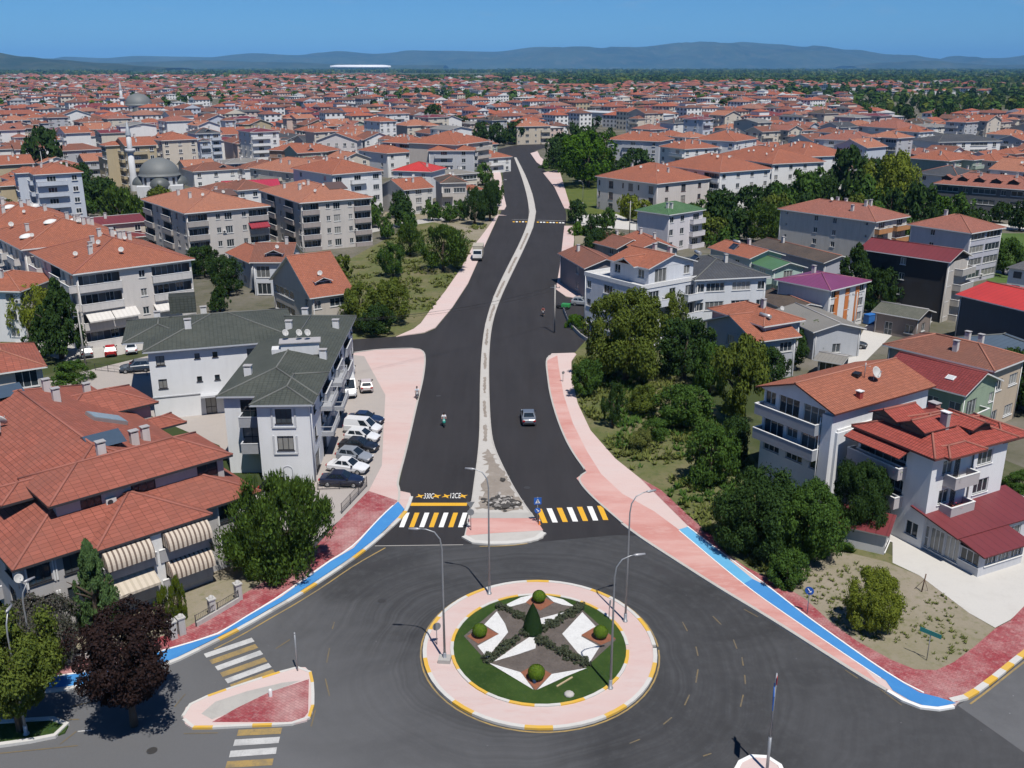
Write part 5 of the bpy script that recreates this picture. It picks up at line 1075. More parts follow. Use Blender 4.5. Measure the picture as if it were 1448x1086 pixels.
B = MB(); slope(B, [(7.5, -.1, 2.3), (7.5, 6.1, 2.3), (4.85, 6.1, 2.88), (4.85, -.1, 2.88)]); B.face([(7.5, -.1, 2.2), (7.5, 6.1, 2.2), (7.5, 6.1, 2.3), (7.5, -.1, 2.3)], 1); B.face([(4.85, -.1, 2.72), (7.5, -.1, 2.2), (7.5, -.1, 2.3), (4.85, -.1, 2.82)], 1); B.face([(4.85, -.1, 2.7), (4.85, 6.1, 2.7), (7.5, 6.1, 2.18), (7.5, -.1, 2.18)], 1)
A.add_roof(B, [S_MAR, m_plain((.10, .02, .02), .5)], 'porch_roof')
FOOT.append((41.5, 76.5, 6, 6, math.radians(-64)))
A = House('shed', 'lean-to shed with sagging maroon sheet roof between the villa and the dark tree', 'shed', (30.0, 79.2, 0), math.radians(-30), (.46, .46, .46), 2)
A.side((0, 0), (1, 0), 4.2, [(0, 2.1, '')]); A.side((4.2, 0), (0, 1), 3.0, [(0, 2.2, 'S')]); A.side((0, 3.0), (0, -1), 3.0, [(0, 2.1, '')]); A.finish()
B = MB(); slope(B, [(-.3, -.35, 2.12), (4.5, -.35, 2.12), (4.5, 3.2, 2.75), (-.3, 3.2, 2.75)]); B.face([(-.3, -.35, 2.02), (4.5, -.35, 2.02), (4.5, -.35, 2.12), (-.3, -.35, 2.12)], 1); B.face([(4.5, -.35, 2.02), (4.5, 3.2, 2.65), (4.5, 3.2, 2.75), (4.5, -.35, 2.12)], 1); B.face([(-.3, -.35, 2.0), (-.3, 3.2, 2.63), (4.5, 3.2, 2.63), (4.5, -.35, 2.0)], 1)
A.add_roof(B, [S_MAR, STEEL])
# ---------------------------------------------------------------- named houses further out, each surveyed from its eaves
TAN = (.50, .47, .44); CREAM = (.55, .51, .44); WHT = (.68, .68, .675); GRYW = (.36, .37, .39); BLUE_W = (.38, .43, .50); PNK = (.50, .42, .39)
TANB = m_wall((.36, .33, .31)); WHTB = m_wall((.52, .52, .52))
# the long stepped row on the left
h = ph('front unit of the long cream apartment row with orange stepped roofs and white balcony awnings', (102, 388), (276, 366), 24, 12, fl=4, F='L.hL', R='.w.w', L='bw.Lwb', ch=9, dish=6, tile=T_OR, wc=(.56, .53, .50), bal=m_wall((.54, .52, .50)), det=2, pitch=.34, cap=CAP_R)
awning(h, 1.2, 5.0, (0, .55), 0, 5.6, 1.9, 1.0, AW_W, False); awning(h, 5.1, 9.0, (0, .55), 0, 5.6, 1.9, 1.0, AW_W, False); awning(h, 11.8, 16, (0, .55), 0, 5.4, 1.6, .9, AW_W, False)
ROW1 = h
u = Vector((math.cos(h.root.rotation_euler.z), math.sin(h.root.rotation_euler.z))); n_ = Vector((-u.y, u.x)); L0 = Vector(h.root.location[:2])
for i, lab in ((1, 'middle unit of the long apartment row, orange roof stepped up with white rooflights'), (2, 'rear unit of the long apartment row at the left edge, orange roof')):
    p = L0 + n_ * (23.5 * i + .4) - u * (1.3 * i)
    hh = std_house(lab, p, h.root.rotation_euler.z, 19.3, 23.4, 12.3 + .25 * i, fl=4, F='', R='.w.w', L='bwcwbw', ch=8, dish=5, tile=T_OR, wc=(.56, .53, .50), det=1, pitch=.34)
    for k in range(3):
        b = MB(); b.lathe([(1.0, 0), (.95, .2), (.7, .45), (.3, .6), (.02, .65)], n=12, sx=1.5); b.build('rooflight', [m_plain((.6, .6, .58), .4)], hh.roof_ob, (3 + 5 * k, 7 + 3 * k, hh.hf(3 + 5*k, 7 + 3*k) - .1), .4)
hh = ph('cream apartment block with orange hip roof and red awning on its right balcony', (260, 302), (383, 291), 30, 12, fl=4, F='L.hN.hL', L='L.w.L.w.w', R='.w.w.', ch=3, dish=4, tile=T_OL, wc=TAN, bal=TANB, det=2, pitch=.3, band=False)
awning(hh, 14.4, 19.0, (0, .55), 0, 8.6, 1.5, 1.0, AW_R, False)
b = MB(); b.box(-2.2, 2.2, -1.9, 1.9, 0, .2); k = b.build('solar_panel', [m_plain((.12, .07, .055), .4)], hh.roof_ob, (13, 9, hh.hf(13, 9) + .4)); k.rotation_euler = (math.radians(17), 0, 0)
hh = ph('cream grey apartment block with taupe balconies and brown solar panel behind two villas', (423, 287), (528, 279), 30, 11.7, fl=4, F='L.hN.hL', L='w.L.w.L.w', R='.w.w.', ch=4, dish=5, tile=T_OL, wc=TAN, bal=m_wall((.33, .29, .275)), det=2, pitch=.3)
b = MB(); b.box(-2.4, 2.4, -2.1, 2.1, 0, .2); k = b.build('solar_panel', [m_plain((.10, .065, .055), .4)], hh.roof_ob, (12.5, 8, hh.hf(12.5, 8) + .4)); k.rotation_euler = (math.radians(17), 0, 0)
ph('white four storey apartment block with orange roof behind the taupe balcony block', (469, 247), (543, 241), 24, 12.5, fl=4, F='W.b.W', R='w.w', L='w.w', ch=4, dish=3, tile=T_OR, wc=WHT, det=1)
ph('small white house with bright orange gable roof beside the brown roofed balcony house', (571, 269), (615, 265), 14, 7.5, fl=3, F='w.W.w', L='.w', roof='gx', tile=T_OR, wc=(.55, .53, .5), ch=2, name='house', cat='house')
ph('cream house with dark brown roof and wide balconies, left of the new road', (622, 259), (662, 258), 14, 8, fl=2, F='cG', R='.w', roof='hip', tile=T_DK, wc=(.46, .43, .40), ch=1, name='house', cat='house')
ph('low orange roofed annex next to the pair of round pavement trees', (661, 269), (686, 268), 9, 4, fl=1, F='FSF', tile=T_OR, wc=WHT, ch=0, dish=0, name='annex', cat='house')
ph('tall pale grey apartment tower with orange roof left of the road', (604, 213), (672, 213), 18, 13, fl=5, F='.b.w.', L='w.w', R='w.b', ch=4, tile=T_OR, wc=(.42, .43, .45), det=1)
ph('tall beige apartment tower with ochre side and pink balconies, closest to the far road end', (645, 205), (694, 199), 22, 15, fl=5, F='.w.b', R='wb.w', tile=T_OR, wc=(.50, .45, .40), det=1, ch=4)
ph('blue grey apartment block with glazed balconies beside the bright red metal roof', (579, 203), (612, 200), 16, 12, fl=4, F='L.w', L='.G.L', tile=T_OR, wc=BLUE_W, det=1)
ph('small white apartment house with orange roof left of the blue grey block', (505, 212), (547, 217), 13, 9.5, fl=3, F='w.w', R='w.w', tile=T_OR, wc=WHT, det=1, ch=2, name='house', cat='house')
ph('low house under a bright red metal roof before the grey tower', (553, 241), (610, 243), 14, 9, fl=3, F='w.w', tile=S_RED, cap=CAP_R, wc=WHT, det=0, flush=True, ch=1, dish=0, name='house', cat='house')
ph('house with white pediment and red striped front in the left mid town', (445, 199), (506, 199), 14, 10, fl=3, F='wwwww', roof='gy', tile=T_OR, wc=(.58, .55, .54), det=0, flush=True, ch=2, name='house', cat='house')
ph('broad block with long rambling orange roof behind the taupe balcony block', (350, 237), (463, 250), 20, 9, fl=3, F='wbwbw', tile=T_OL, wc=CREAM, det=0, flush=True, ch=6)
ph('house with open brown timber balcony and orange roof in the left mid town', (378, 212), (455, 215), 15, 8, fl=2, F='cwc', tile=T_OR, wc=(.34, .22, .16), bal=m_wall((.22, .11, .07)), det=0, flush=True, ch=2, name='house', cat='house')
ph('green walled hall with crimson metal roof between the two cream blocks', (318, 272), (400, 268), 14, 6.5, fl=2, F='.w.w.', roof='gx', tile=S_CRI, cap=CAP_R, wc=(.14, .25, .16), det=0, flush=True, ch=0, dish=0, name='hall', cat='building')
# villas behind the green roofed block
hh = ph('white villa with brown dormered gable roof left of the orange gable villa', (352, 371), (412, 371), 11, 6.6, fl=2, F='S.w', L='.w.', R='w.w', roof='gx', tile=T_BR, wc=(.52, .54, .57), pitch=.5, ch=1, dish=2, name='villa', cat='house', det=2)
dormer(hh, 4.5, 1.6, 0, 3.6, 3.4, hh.hf(4, 1.6) - .3, .9, [T_BR, CAP, WHITE_P, WHITE_P, DARK_P], .4)
ph('white cottage end wing with orange roof at the far left of the dormered villa', (318, 357), (352, 372), 9, 5.6, fl=2, F='.w', L='w.w', roof='gx', tile=T_OR, wc=(.52, .54, .57), ch=0, dish=1, name='house', cat='house')
hh = ph('villa with steep orange gable roof and arched dormer behind the dark green roof', (380, 395), (438, 422), 8.2, 6, fl=2, F='G.w', R='w.G', L='w', roof='gy', tile=T_OR, wc=(.47, .43, .38), pitch=.62, ch=1, dish=1, name='villa', cat='house', det=2)
dormer(hh, 15.6, 3.6, math.pi/2, 3.2, 3.5, hh.hf(15.8, 3) - .2, .9, [T_OR, CAP, WHITE_P, WHITE_P, DARK_P], .4)
hh = ph('white house with orange roof cut by the left edge beyond the dark conifer', (-60, 410), (29, 412), 12, 8.5, fl=3, F='w.w', R='.w.', tile=T_OR, wc=WHT, ch=1, dish=0, name='house', cat='house', det=2)
hh = ph('low house with weathered orange hip roof cut by the left edge above the grey block', (-50, 535), (67, 518), 13, 5.6, fl=2, F='W.S', R='.w.', tile=T_H1, wc=(.48, .45, .43), ch=2, dish=0, name='house', cat='house', det=2, ov=.7)
# right of the road
hh = ph('cream apartment block with orange hip roof and brown window strips beside the sunny lawn', (841, 249), (929, 260), 24, 10, fl=3, F='n.F.nFn.F', R='.w.F.w.', L='.b.w', tile=T_OR, wc=(.56, .52, .49), ch=4, dish=3, det=2, frame=m_plain((.16, .10, .09), .6))
hh = ph('white apartment block with orange hip roof behind the cream block by the lawn', (933, 233), (1018, 244), 22, 12, fl=4, F='w.L.w.L', R='w.w.w.w', tile=T_OR, wc=WHT, ch=4, dish=4, det=1)
ph('white apartment block, third in the diagonal row right of the lawn', (1007, 220), (1092, 232), 22, 12, fl=4, F='w.L.w.L', R='w.w.w.w', tile=T_OR, wc=WHT, ch=4, dish=4, det=1)
ph('white apartment block, fourth in the diagonal row right of the lawn', (1070, 213), (1135, 222), 22, 12, fl=4, F='w.b.w', R='w.w.w.w', tile=T_OR, wc=WHT, ch=4, dish=3, det=1)
ph('white apartment block with wide salmon roof above the light yellow green tree', (1149, 196), (1228, 200), 20, 12, fl=4, F='w.b.w.b', R='w.w.w', tile=T_PK, wc=WHT, ch=4, dish=2, det=1)
ph('pale blue apartment block with salmon roof behind the wide salmon roofed block', (1211, 178), (1269, 182), 20, 12, fl=4, F='w.b.w', R='w.b.w', tile=T_PK, wc=(.48, .52, .56), ch=3, dish=2, det=0, flush=True)
ph('modern white villa with flat grey roof at right, left one of the grey roofed pair', (1288, 192), (1349, 192), 18, 9, fl=3, F='F.F.F', R='w.w', tile=T_GRY, cap=CAP_G, pitch=.2, wc=WHT, det=0, flush=True, ch=2, dish=0)
ph('modern white villa with pyramidal grey roof at right, right one of the grey roofed pair', (1327, 201), (1418, 199), 20, 9, fl=3, F='GFGF', R='w.w', tile=T_GRY, cap=CAP_G, pitch=.25, wc=WHT, det=0, flush=True, ch=2, dish=0)
ph('white house with orange roof right of the grey roofed pair', (1393, 189), (1443, 192), 14, 9, fl=3, F='w.w', R='w.w', tile=T_OL, wc=WHT, det=0, flush=True)
hh = ph('dark grey terrace with many small red dormers at the right edge', (1319, 259), (1470, 270), 15, 9, fl=3, F='GwGwG', L='w.w', tile=T_PK, wc=(.12, .125, .135), bal=m_plain((.5, .5, .5), .6), det=1, ch=4, pitch=.4)
for k in range(6): dormer(hh, 3 + 4.6 * k, 2.4, 0, 3.0, 3.0, hh.hf(5, 2.4) - .2, .9, [T_PK, CAP, DARK_P, DARK_P, DARK_P], .5)
hh = ph('row of pink roofed terrace houses with white walls left of the dark terrace', (1288, 231), (1354, 233), 13, 8, fl=3, F='wGwG', L='w.w', tile=T_PK, wc=(.5, .5, .5), det=0, flush=True, ch=4)
ph('low terrace of pink roofs behind the light yellow green tree', (1270, 215), (1335, 224), 12, 8, fl=3, F='wGwGw', L='w.w', tile=T_PK, wc=(.45, .45, .46), det=0, flush=True, ch=5)
ph('pale apartment block with orange roof behind the bright green trees', (857, 197), (933, 200), 18, 12, fl=4, F='w.b.w', tile=T_OR, wc=(.46, .48, .51), det=0, flush=True, ch=5)
ph('white apartment block with orange roof behind the diagonal row, left one', (931, 207), (968, 211), 18, 12, fl=4, F='w.b', R='w.w.w.w', tile=T_OR, wc=WHT, det=0, flush=True, ch=4)
ph('white apartment block with orange roof behind the diagonal row, right one', (980, 197), (1040, 200), 22, 13, fl=4, F='w.b.w', R='w.w.w', tile=T_OR, wc=WHT, det=0, flush=True, ch=4)
hh = ph('white three storey house with green tiled roof and blank lilac side wall', (897, 297), (946, 304), 14, 9, fl=3, F='', R='w.w.b', tile=m_tile((.06, .13, .06), (.10, .16, .09)), cap=m_plain((.09, .18, .09), .8), wc=(.60, .58, .60), ch=2, dish=0, det=2)
hh = ph('low house with clean orange roof in front of the green roofed house', (870, 338), (898, 354.5), 10, 5.5, fl=2, F='w', R='w.w', roof='gx', tile=T_OR, wc=(.45, .43, .4), ch=2, dish=0, name='house', cat='house', det=1)
hh = ph('old grey house with brown gable roof right beside the new road', (788, 358), (826, 380), 9, 6, fl=2, F='.w', L='F.', R='w.w', roof='gx', tile=T_BR, wc=(.25, .235, .24), ch=1, dish=0, name='house', cat='house', det=2)
hh = ph('brown roofed wing of the old grey roadside house', (826, 340), (872, 352), 9, 5, fl=2, F='w.w', roof='gx', tile=T_BR, wc=(.3, .28, .27), ch=1, dish=0, name='house', cat='house', det=1)
# stepped white house with flat terrace and orange attic
a, W0, rz = frame((820.7, 387.8), (872, 401), 9.2)
hh = std_house('white stepped house with flat terrace and small orange roofed attic behind the yellow green tree', a, rz, 14.5, 15, 9.2, fl=3, F='h.W.W', L='w.w', R='.c.w.c.', roof='flat', tile=m_plain((.45, .45, .45), .8), wc=(.60, .62, .65), bal=m_wall((.60, .62, .65), .1), ch=0, dish=0, det=2, name='villa', cat='house')
AT = House.__new__(House); AT.root = hh.root; AT.W = MB(); AT.det = 2; AT.wm = hh.wm; AT.trim = hh.trim; AT.bal = hh.bal; AT.frame = WHITE_P; AT.mats = hh.mats; AT.roof_ob = None
AT.side((4, 3), (1, 0), 9, [(9.2, 2.7, 'w.w')]); AT.side((13, 3), (0, 1), 10, [(9.2, 2.7, 'S.w')]); AT.side((4, 13), (0, -1), 10, [(9.2, 2.7, 'w.w')]); AT.side((13, 13), (-1, 0), 9, [(9.2, 2.7, '')])
B = MB(); hfa = gable(B, 3.5, 13.5, 2.5, 13.5, 12, .3, 'x', wall=AT.W, ov=.5); gable(B, 6, 11, 1.6, 8, 12.02, .45, 'y'); AT.finish('attic_wall'); AT.add_roof(B, [T_OR, CAP, WHITE_P], 'attic_roof')
AT.chimney(6, 11, hfa(6, 11)); AT.chimney(10, 10.5, hfa(10, 10.5))
ph('white house with slate blue grey hip roof behind the stepped white house', (928, 368), (982, 396), 13.5, 9.4, fl=3, F='', R='wG.G.w', tile=T_GRY, cap=CAP_G, wc=(.60, .62, .64), bal=m_wall((.60, .62, .64), .1), ch=1, dish=0, heat=1, det=2, name='villa', cat='house', pitch=.28)
# villa with solar heater
hh = ph('villa with orange gable roof and dark solar water heater behind the overgrown plot', (993, 453), (1068, 484), 8, 6, fl=2, F='.N.', R='w.W', roof='gy', tile=T_OR, wc=(.40, .41, .44), ch=0, dish=0, name='villa', cat='house', det=2, pitch=.36)
hh.heater(hh.W_*.72, 3.4, hh.hf(hh.W_*.72, 3.4) + .05, .1)
hh = ph('rear wing with orange hip roof of the villa with the solar heater', (1000, 436), (1080, 462), 8, 7.6, fl=2, F='.w.', R='n.n', tile=T_OR, wc=(.42, .42, .44), ch=1, dish=1, name='house', cat='house', det=1)
hh = ph('shed with corrugated pale grey roof behind the solar heater villa', (1088, 440), (1150, 470), 9, 4.5, fl=1, F='.w.', R='w', roof='gx', tile=S_GRY, cap=GREY_P, wc=(.40, .42, .45), ch=0, dish=0, name='shed', cat='shed', det=1, pitch=.25)
hh = ph('house with purple metal roof and orange striped white side', (1094, 395), (1175, 411), 12, 7.5, fl=3, F='.', R='w.w.w', roof='hip', tile=S_PUR, cap=m_plain((.25, .08, .13), .5), wc=(.64, .64, .64), ch=1, dish=0, name='house', cat='house', det=2, pitch=.22)
b = MB()
for k in range(3):
    b.box(11.2 - .56, 11.2 - .5, 2.2 + 3 * k, 3.3 + 3 * k, 1.0, 6.9)
b.build('orange_panel', [m_plain((.50, .17, .05), .8)], hh.root)
ph('low brown roofed outbuilding in front of the purple metal roof', (1062, 418), (1115, 440), 8, 4.2, fl=1, F='.w', R='w', roof='gx', tile=T_DK, wc=(.44, .43, .42), ch=1, dish=0, name='outbuilding', cat='shed', det=1, pitch=.25)
ph('long low grey walled house with flat brown roof before the weathered cream block', (1060, 345), (1165, 372), 9, 5.0, fl=1, F='.h.h.', R='F', roof='gx', tile=T_DK, wc=(.36, .37, .41), ch=1, dish=0, name='house', cat='house', det=1, pitch=.25)
ph('small house with green metal porch roof left of the purple roof', (1050, 368), (1092, 382), 8, 5.5, fl=2, F='.c', R='c', roof='gx', tile=S_GRN, cap=CAP_G, wc=(.36, .46, .42), ch=0, dish=0, name='house', cat='house', det=1, pitch=.3)
ph('orange roofed cottage behind the slate roofed white house', (1000, 350), (1060, 366), 9, 6.5, fl=2, F='.w', R='w', roof='gx', tile=T_OR, wc=(.40, .46, .43), ch=1, dish=0, heat=1, name='house', cat='house', det=1, pitch=.3)
hh = ph('weathered cream four storey block with patched orange brown hip roof', (1099, 295), (1239, 314), 13.5, 10.5, fl=4, F='s.hh.s', R='b.b', tile=T_PK, wc=(.52, .50, .46), ch=5, dish=1, det=2, bal=m_wall((.45, .22, .10)), dirt=.4)
hh = ph('pale lilac four storey block with faded red hip roof right of the weathered cream block', (1283, 317), (1374, 330), 13, 10.5, fl=4, F='.h..', R='GG', tile=T_PK, wc=(.45, .45, .50), ch=1, dish=0, det=2, bal=m_wall((.50, .46, .42)), dirt=.3)
hh = ph('block with black slate clad side and maroon metal roof', (1213, 352), (1344, 371), 9, 10.7, fl=4, F='...h...', R='wc', L='w', roof='gx', tile=S_MAR, cap=m_plain((.13, .03, .03), .5), wc=(.035, .035, .038), bal=m_wall((.4, .38, .35)), ch=0, dish=0, det=2, pitch=.35)
b = MB(); b.box(hh.W_ - .56, hh.W_ - .5, .4, 8.5, 0, 10.4); b.build('end_wall', [m_wall((.46, .43, .39))], hh.root)
hh = ph('workshop with bright red metal roof and dark blue grey wall at right edge', (1350.5, 416), (1500, 452), 14, 8, fl=2, F='', L='', roof='gx', tile=S_RED, cap=CAP_R, wc=(.07, .08, .095), ch=1, dish=0, name='workshop', cat='building', det=1, pitch=.2)
ph('low workshop with dark slate hip roof in front of the bright red roof', (1330, 478), (1500, 545), 11, 5.2, fl=1, F='.w.', tile=S_BLU, cap=CAP_G, wc=(.15, .16, .18), ch=1, dish=0, name='workshop', cat='building', det=1, pitch=.3)
ph('cream house with brown orange hip roof behind the maroon tiled house', (1248, 487), (1407, 525), 9, 8, fl=2, F='', R='WW', tile=T_BR, wc=(.46, .38, .29), ch=3, dish=0, name='house', cat='house', det=2, pitch=.36)
hh = ph('green house with maroon tiled gable roof behind the bright red roofed villa', (1240, 527), (1366, 560), 9, 7, fl=2, F='.w...w.w', R='b.h', roof='gx', tile=m_tile((.17, .035, .035), (.20, .05, .05), .35, .4, .2), cap=m_plain((.2, .05, .05), .7), wc=(.27, .34, .25), ch=0, dish=0, name='house', cat='house', det=2, pitch=.4)
b = MB(); b.box(-.5, .5, -.4, .4, 0, .12, 0); b.box(-.42, .42, -.32, .32, .12, .14, 1); k = b.build('skylight', [WHITE_P, m_plain((.45, .47, .48), .2)], hh.roof_ob, (hh.W_*.72, 2.2, hh.hf(5, 2.2) + .02)); k.rotation_euler = (math.radians(21), 0, 0)
ph('old timber shed with mossy grey roof beside the concrete yard', (1232, 440), (1300, 452), 7, 3.6, fl=1, F='.d.w', R='w', roof='gx', tile=m_tile((.10, .105, .085), (.15, .14, .12)), cap=GREY_P, wc=(.24, .2, .18), ch=0, dish=0, name='shed', cat='shed', det=1, pitch=.3)
ph('low shed with rusty grey sheet roof beside the solar heater villa', (1150, 508), (1192, 515), 5, 2.8, fl=1, F='S', roof='gx', tile=S_GRY, cap=GREY_P, wc=(.3, .3, .3), ch=0, dish=0, name='shed', cat='shed', det=1, pitch=.2)
# landmarks
ph('long white public hall with pale curved roofs beyond the road end', (797, 157), (936, 163), 16, 9, fl=2, F='FFFFFFFFFF', tile=m_plain((.42, .44, .45), .5), cap=GREY_P, wc=(.62, .62, .61), ch=0, dish=0, det=0, flush=True, name='public_hall', cat='building', pitch=.12)
ph('beige apartment block with orange roof where the new road ends', (730, 179), (780, 178), 16, 10, fl=3, F='h.W.h.b', tile=T_OL, wc=(.50, .44, .35), det=1, ch=4)
def mosque(label, base, rad, hd, mlabel, mbase, mh, body, far=False):
    c = G(*base); R_ = empty('mosque', (c.x, c.y, 0), .3, label, 'mosque'); b = MB(); k = rad
    b.box(-k*1.25, k*1.25, -k*1.25, k*1.25, 0, hd*.55); b.lathe([(k*1.08, hd*.55), (k*1.08, hd)], n=24, sm=False); b.build('wall', [m_wall((.52, .53, .54))], R_)
    b = MB(); pr = [(k*1.12 * math.cos(t * math.pi / 20), hd + k*.95 * math.sin(t * math.pi / 20)) for t in range(0, 10)] + [(.15, hd + k*.97)]; b.lathe([(k*1.2, hd - .1)] + pr, n=28); b.tube([(0, 0, hd + k*.9), (0, 0, hd + k*.95 + 2)], .12, 6)
    b.build('dome', [m_plain((.13, .14, .14), .6)], R_)
    for i in range(16):
        t = 2 * math.pi * i / 16; w = MB(); w.box(-.45, .45, -.06, .06, hd*.6, hd*.9); w.build('window', [DARK_P], R_, (k*1.09 * math.cos(t), k*1.09 * math.sin(t), 0), t + math.pi/2)
    for s in range(4):
        a = s * math.pi / 2; w = MB(); w.lathe([(k*.55 * math.cos(t * math.pi / 16), hd*.55 + k*.5 * math.sin(t * math.pi / 16)) for t in range(0, 8)] + [(.05, hd*.55 + k*.5)], (0, 0, 0), 14); w.build('half_dome', [m_plain((.085, .095, .095), .5)], R_, (k*1.0 * math.cos(a), k*1.0 * math.sin(a), 0))
    FOOT.append((c.x, c.y, k*1.4, k*1.4, .3))
    m = G(*mbase); M_ = empty('minaret', (m.x, m.y, 0), 0, mlabel, 'minaret'); b = MB(); r = mh*.045
    b.lathe([(r*1.3, 0), (r*1.3, mh*.2), (r, mh*.24), (r*.95, mh*.55)], n=14); b.lathe([(r*.8, mh*.6), (r*.75, mh*.8)], n=14); b.build('shaft', [m_wall((.50, .51, .52))], M_)
    b = MB(); b.lathe([(r*.95, mh*.54), (r*1.6, mh*.575), (r*1.6, mh*.61), (r*1.5, mh*.61), (r*1.5, mh*.58)], n=14); b.build('gallery', [m_wall((.45, .46, .48))], M_)
    b = MB(); b.lathe([(r*.95, mh*.8), (r*.85, mh*.82), (.06, mh*1.0)], n=14); b.build('spire', [m_plain((.28, .31, .34), .5)], M_)
mosque('near mosque with large grey dome and ring of drum windows among the left rooftops', (229, 276), 5.9, 7.0, 'slender minaret with gallery beside the near grey domed mosque', (191, 270), 24, WHT)
mosque('far mosque with dark dome above white arches in the left distance', (199, 172), 9.2, 13, 'tall minaret left of the far dark domed mosque', (176, 173), 31, WHT)
# stadium with white roof ring
c = G(510, 99.0); St = empty('stadium', (c.x, c.y, 0), 0, 'distant stadium with a long flat white roof on the horizon', 'stadium')
k = c.y / 1350 * 1.0
b = MB(); b.lathe([(36*k, 0), (37*k, 3.6*k), (33*k, 3.8*k)], n=40, sy=.6); b.build('stand', [m_plain((.09, .12, .11), .8)], St)
b = MB(); b.lathe([(41*k, 3.6*k), (40.5*k, 5.6*k), (30*k, 6.6*k), (29*k, 6.0*k)], n=40, sy=.6); b.build('roof', [m_plain((.78, .78, .78), .5)], St)
# ---------------------------------------------------------------- vehicles
TYRE = m_plain((.015, .015, .016), .9); RIM = m_plain((.38, .39, .40), .35, .7); CGL = m_plain((.012, .018, .024), .06, 0.0, .8); LAMPW = m_plain((.65, .66, .66), .15); LAMPR = m_plain((.35, .02, .02), .2); TRIMB = m_plain((.02, .02, .022), .6)
@cached
def m_car(col):
    q = NT('car_paint'); n = q.noise(q.geo(1.0), 1.5, 3); q.out(q.mix(n, sc3(col, .92), sc3(col, 1.06)), .28, spec=.5); q.b.inputs['Coat Weight'].default_value = .6; q.b.inputs['Coat Roughness'].default_value = .08
    return q.m
@cached
def wheel_meshes(r):
    a = MB(); a.tube([(0, -.1, 0), (0, .1, 0)], r, 16, 0); b = MB(); b.tube([(0, -.108, 0), (0, .108, 0)], r * .62, 12, 0)
    return a.mesh('tyre', [TYRE]), b.mesh('rim', [RIM])
CARS = {'sedan': dict(L=4.55, W=1.78, st=[(-2.27, .38, .80, .62), (-2.15, .26, .92, .84), (-1.5, .2, .98, .89), (-.3, .2, .95, .89), (.75, .2, .93, .89), (1.55, .22, .84, .87), (2.1, .28, .70, .78), (2.27, .36, .58, .60)], cab=[(-1.65, .97), (-.95, 1.44), (.15, 1.46), (1.0, .93)]),
        'hatch': dict(L=4.0, W=1.74, st=[(-2.0, .34, .9, .68), (-1.9, .24, 1.0, .83), (-1.2, .2, 1.0, .87), (0, .2, .97, .87), (.7, .2, .95, .87), (1.4, .22, .85, .84), (1.9, .3, .68, .72), (2.0, .36, .6, .6)], cab=[(-1.92, .98), (-1.5, 1.46), (.05, 1.5), (.95, .94)]),
        'suv': dict(L=4.5, W=1.86, st=[(-2.25, .42, 1.0, .72), (-2.12, .3, 1.1, .88), (-1.2, .27, 1.1, .93), (0, .27, 1.08, .93), (.8, .27, 1.06, .93), (1.6, .3, .98, .9), (2.1, .36, .84, .8), (2.25, .44, .7, .64)], cab=[(-2.14, 1.08), (-1.75, 1.62), (.1, 1.68), (.98, 1.05)]),
        'van': dict(L=4.4, W=1.82, st=[(-2.2, .3, 1.1, .86), (-2.1, .22, 1.12, .9), (-1, .2, 1.12, .91), (0, .2, 1.1, .91), (.9, .2, 1.06, .91), (1.6, .24, .96, .87), (2.08, .3, .8, .76), (2.2, .36, .66, .62)], cab=[(-2.18, 1.1), (-2.08, 1.82), (.55, 1.84), (1.45, 1.0)]),
        'minibus': dict(L=5.6, W=2.0, st=[(-2.8, .34, 1.2, .94), (-2.7, .26, 1.22, .99), (-1, .24, 1.22, 1.0), (.5, .24, 1.2, 1.0), (1.6, .24, 1.18, 1.0), (2.3, .26, 1.05, .96), (2.7, .32, .88, .84), (2.8, .4, .75, .7)], cab=[(-2.78, 1.2), (-2.66, 2.3), (1.2, 2.36), (2.2, 1.1)])}
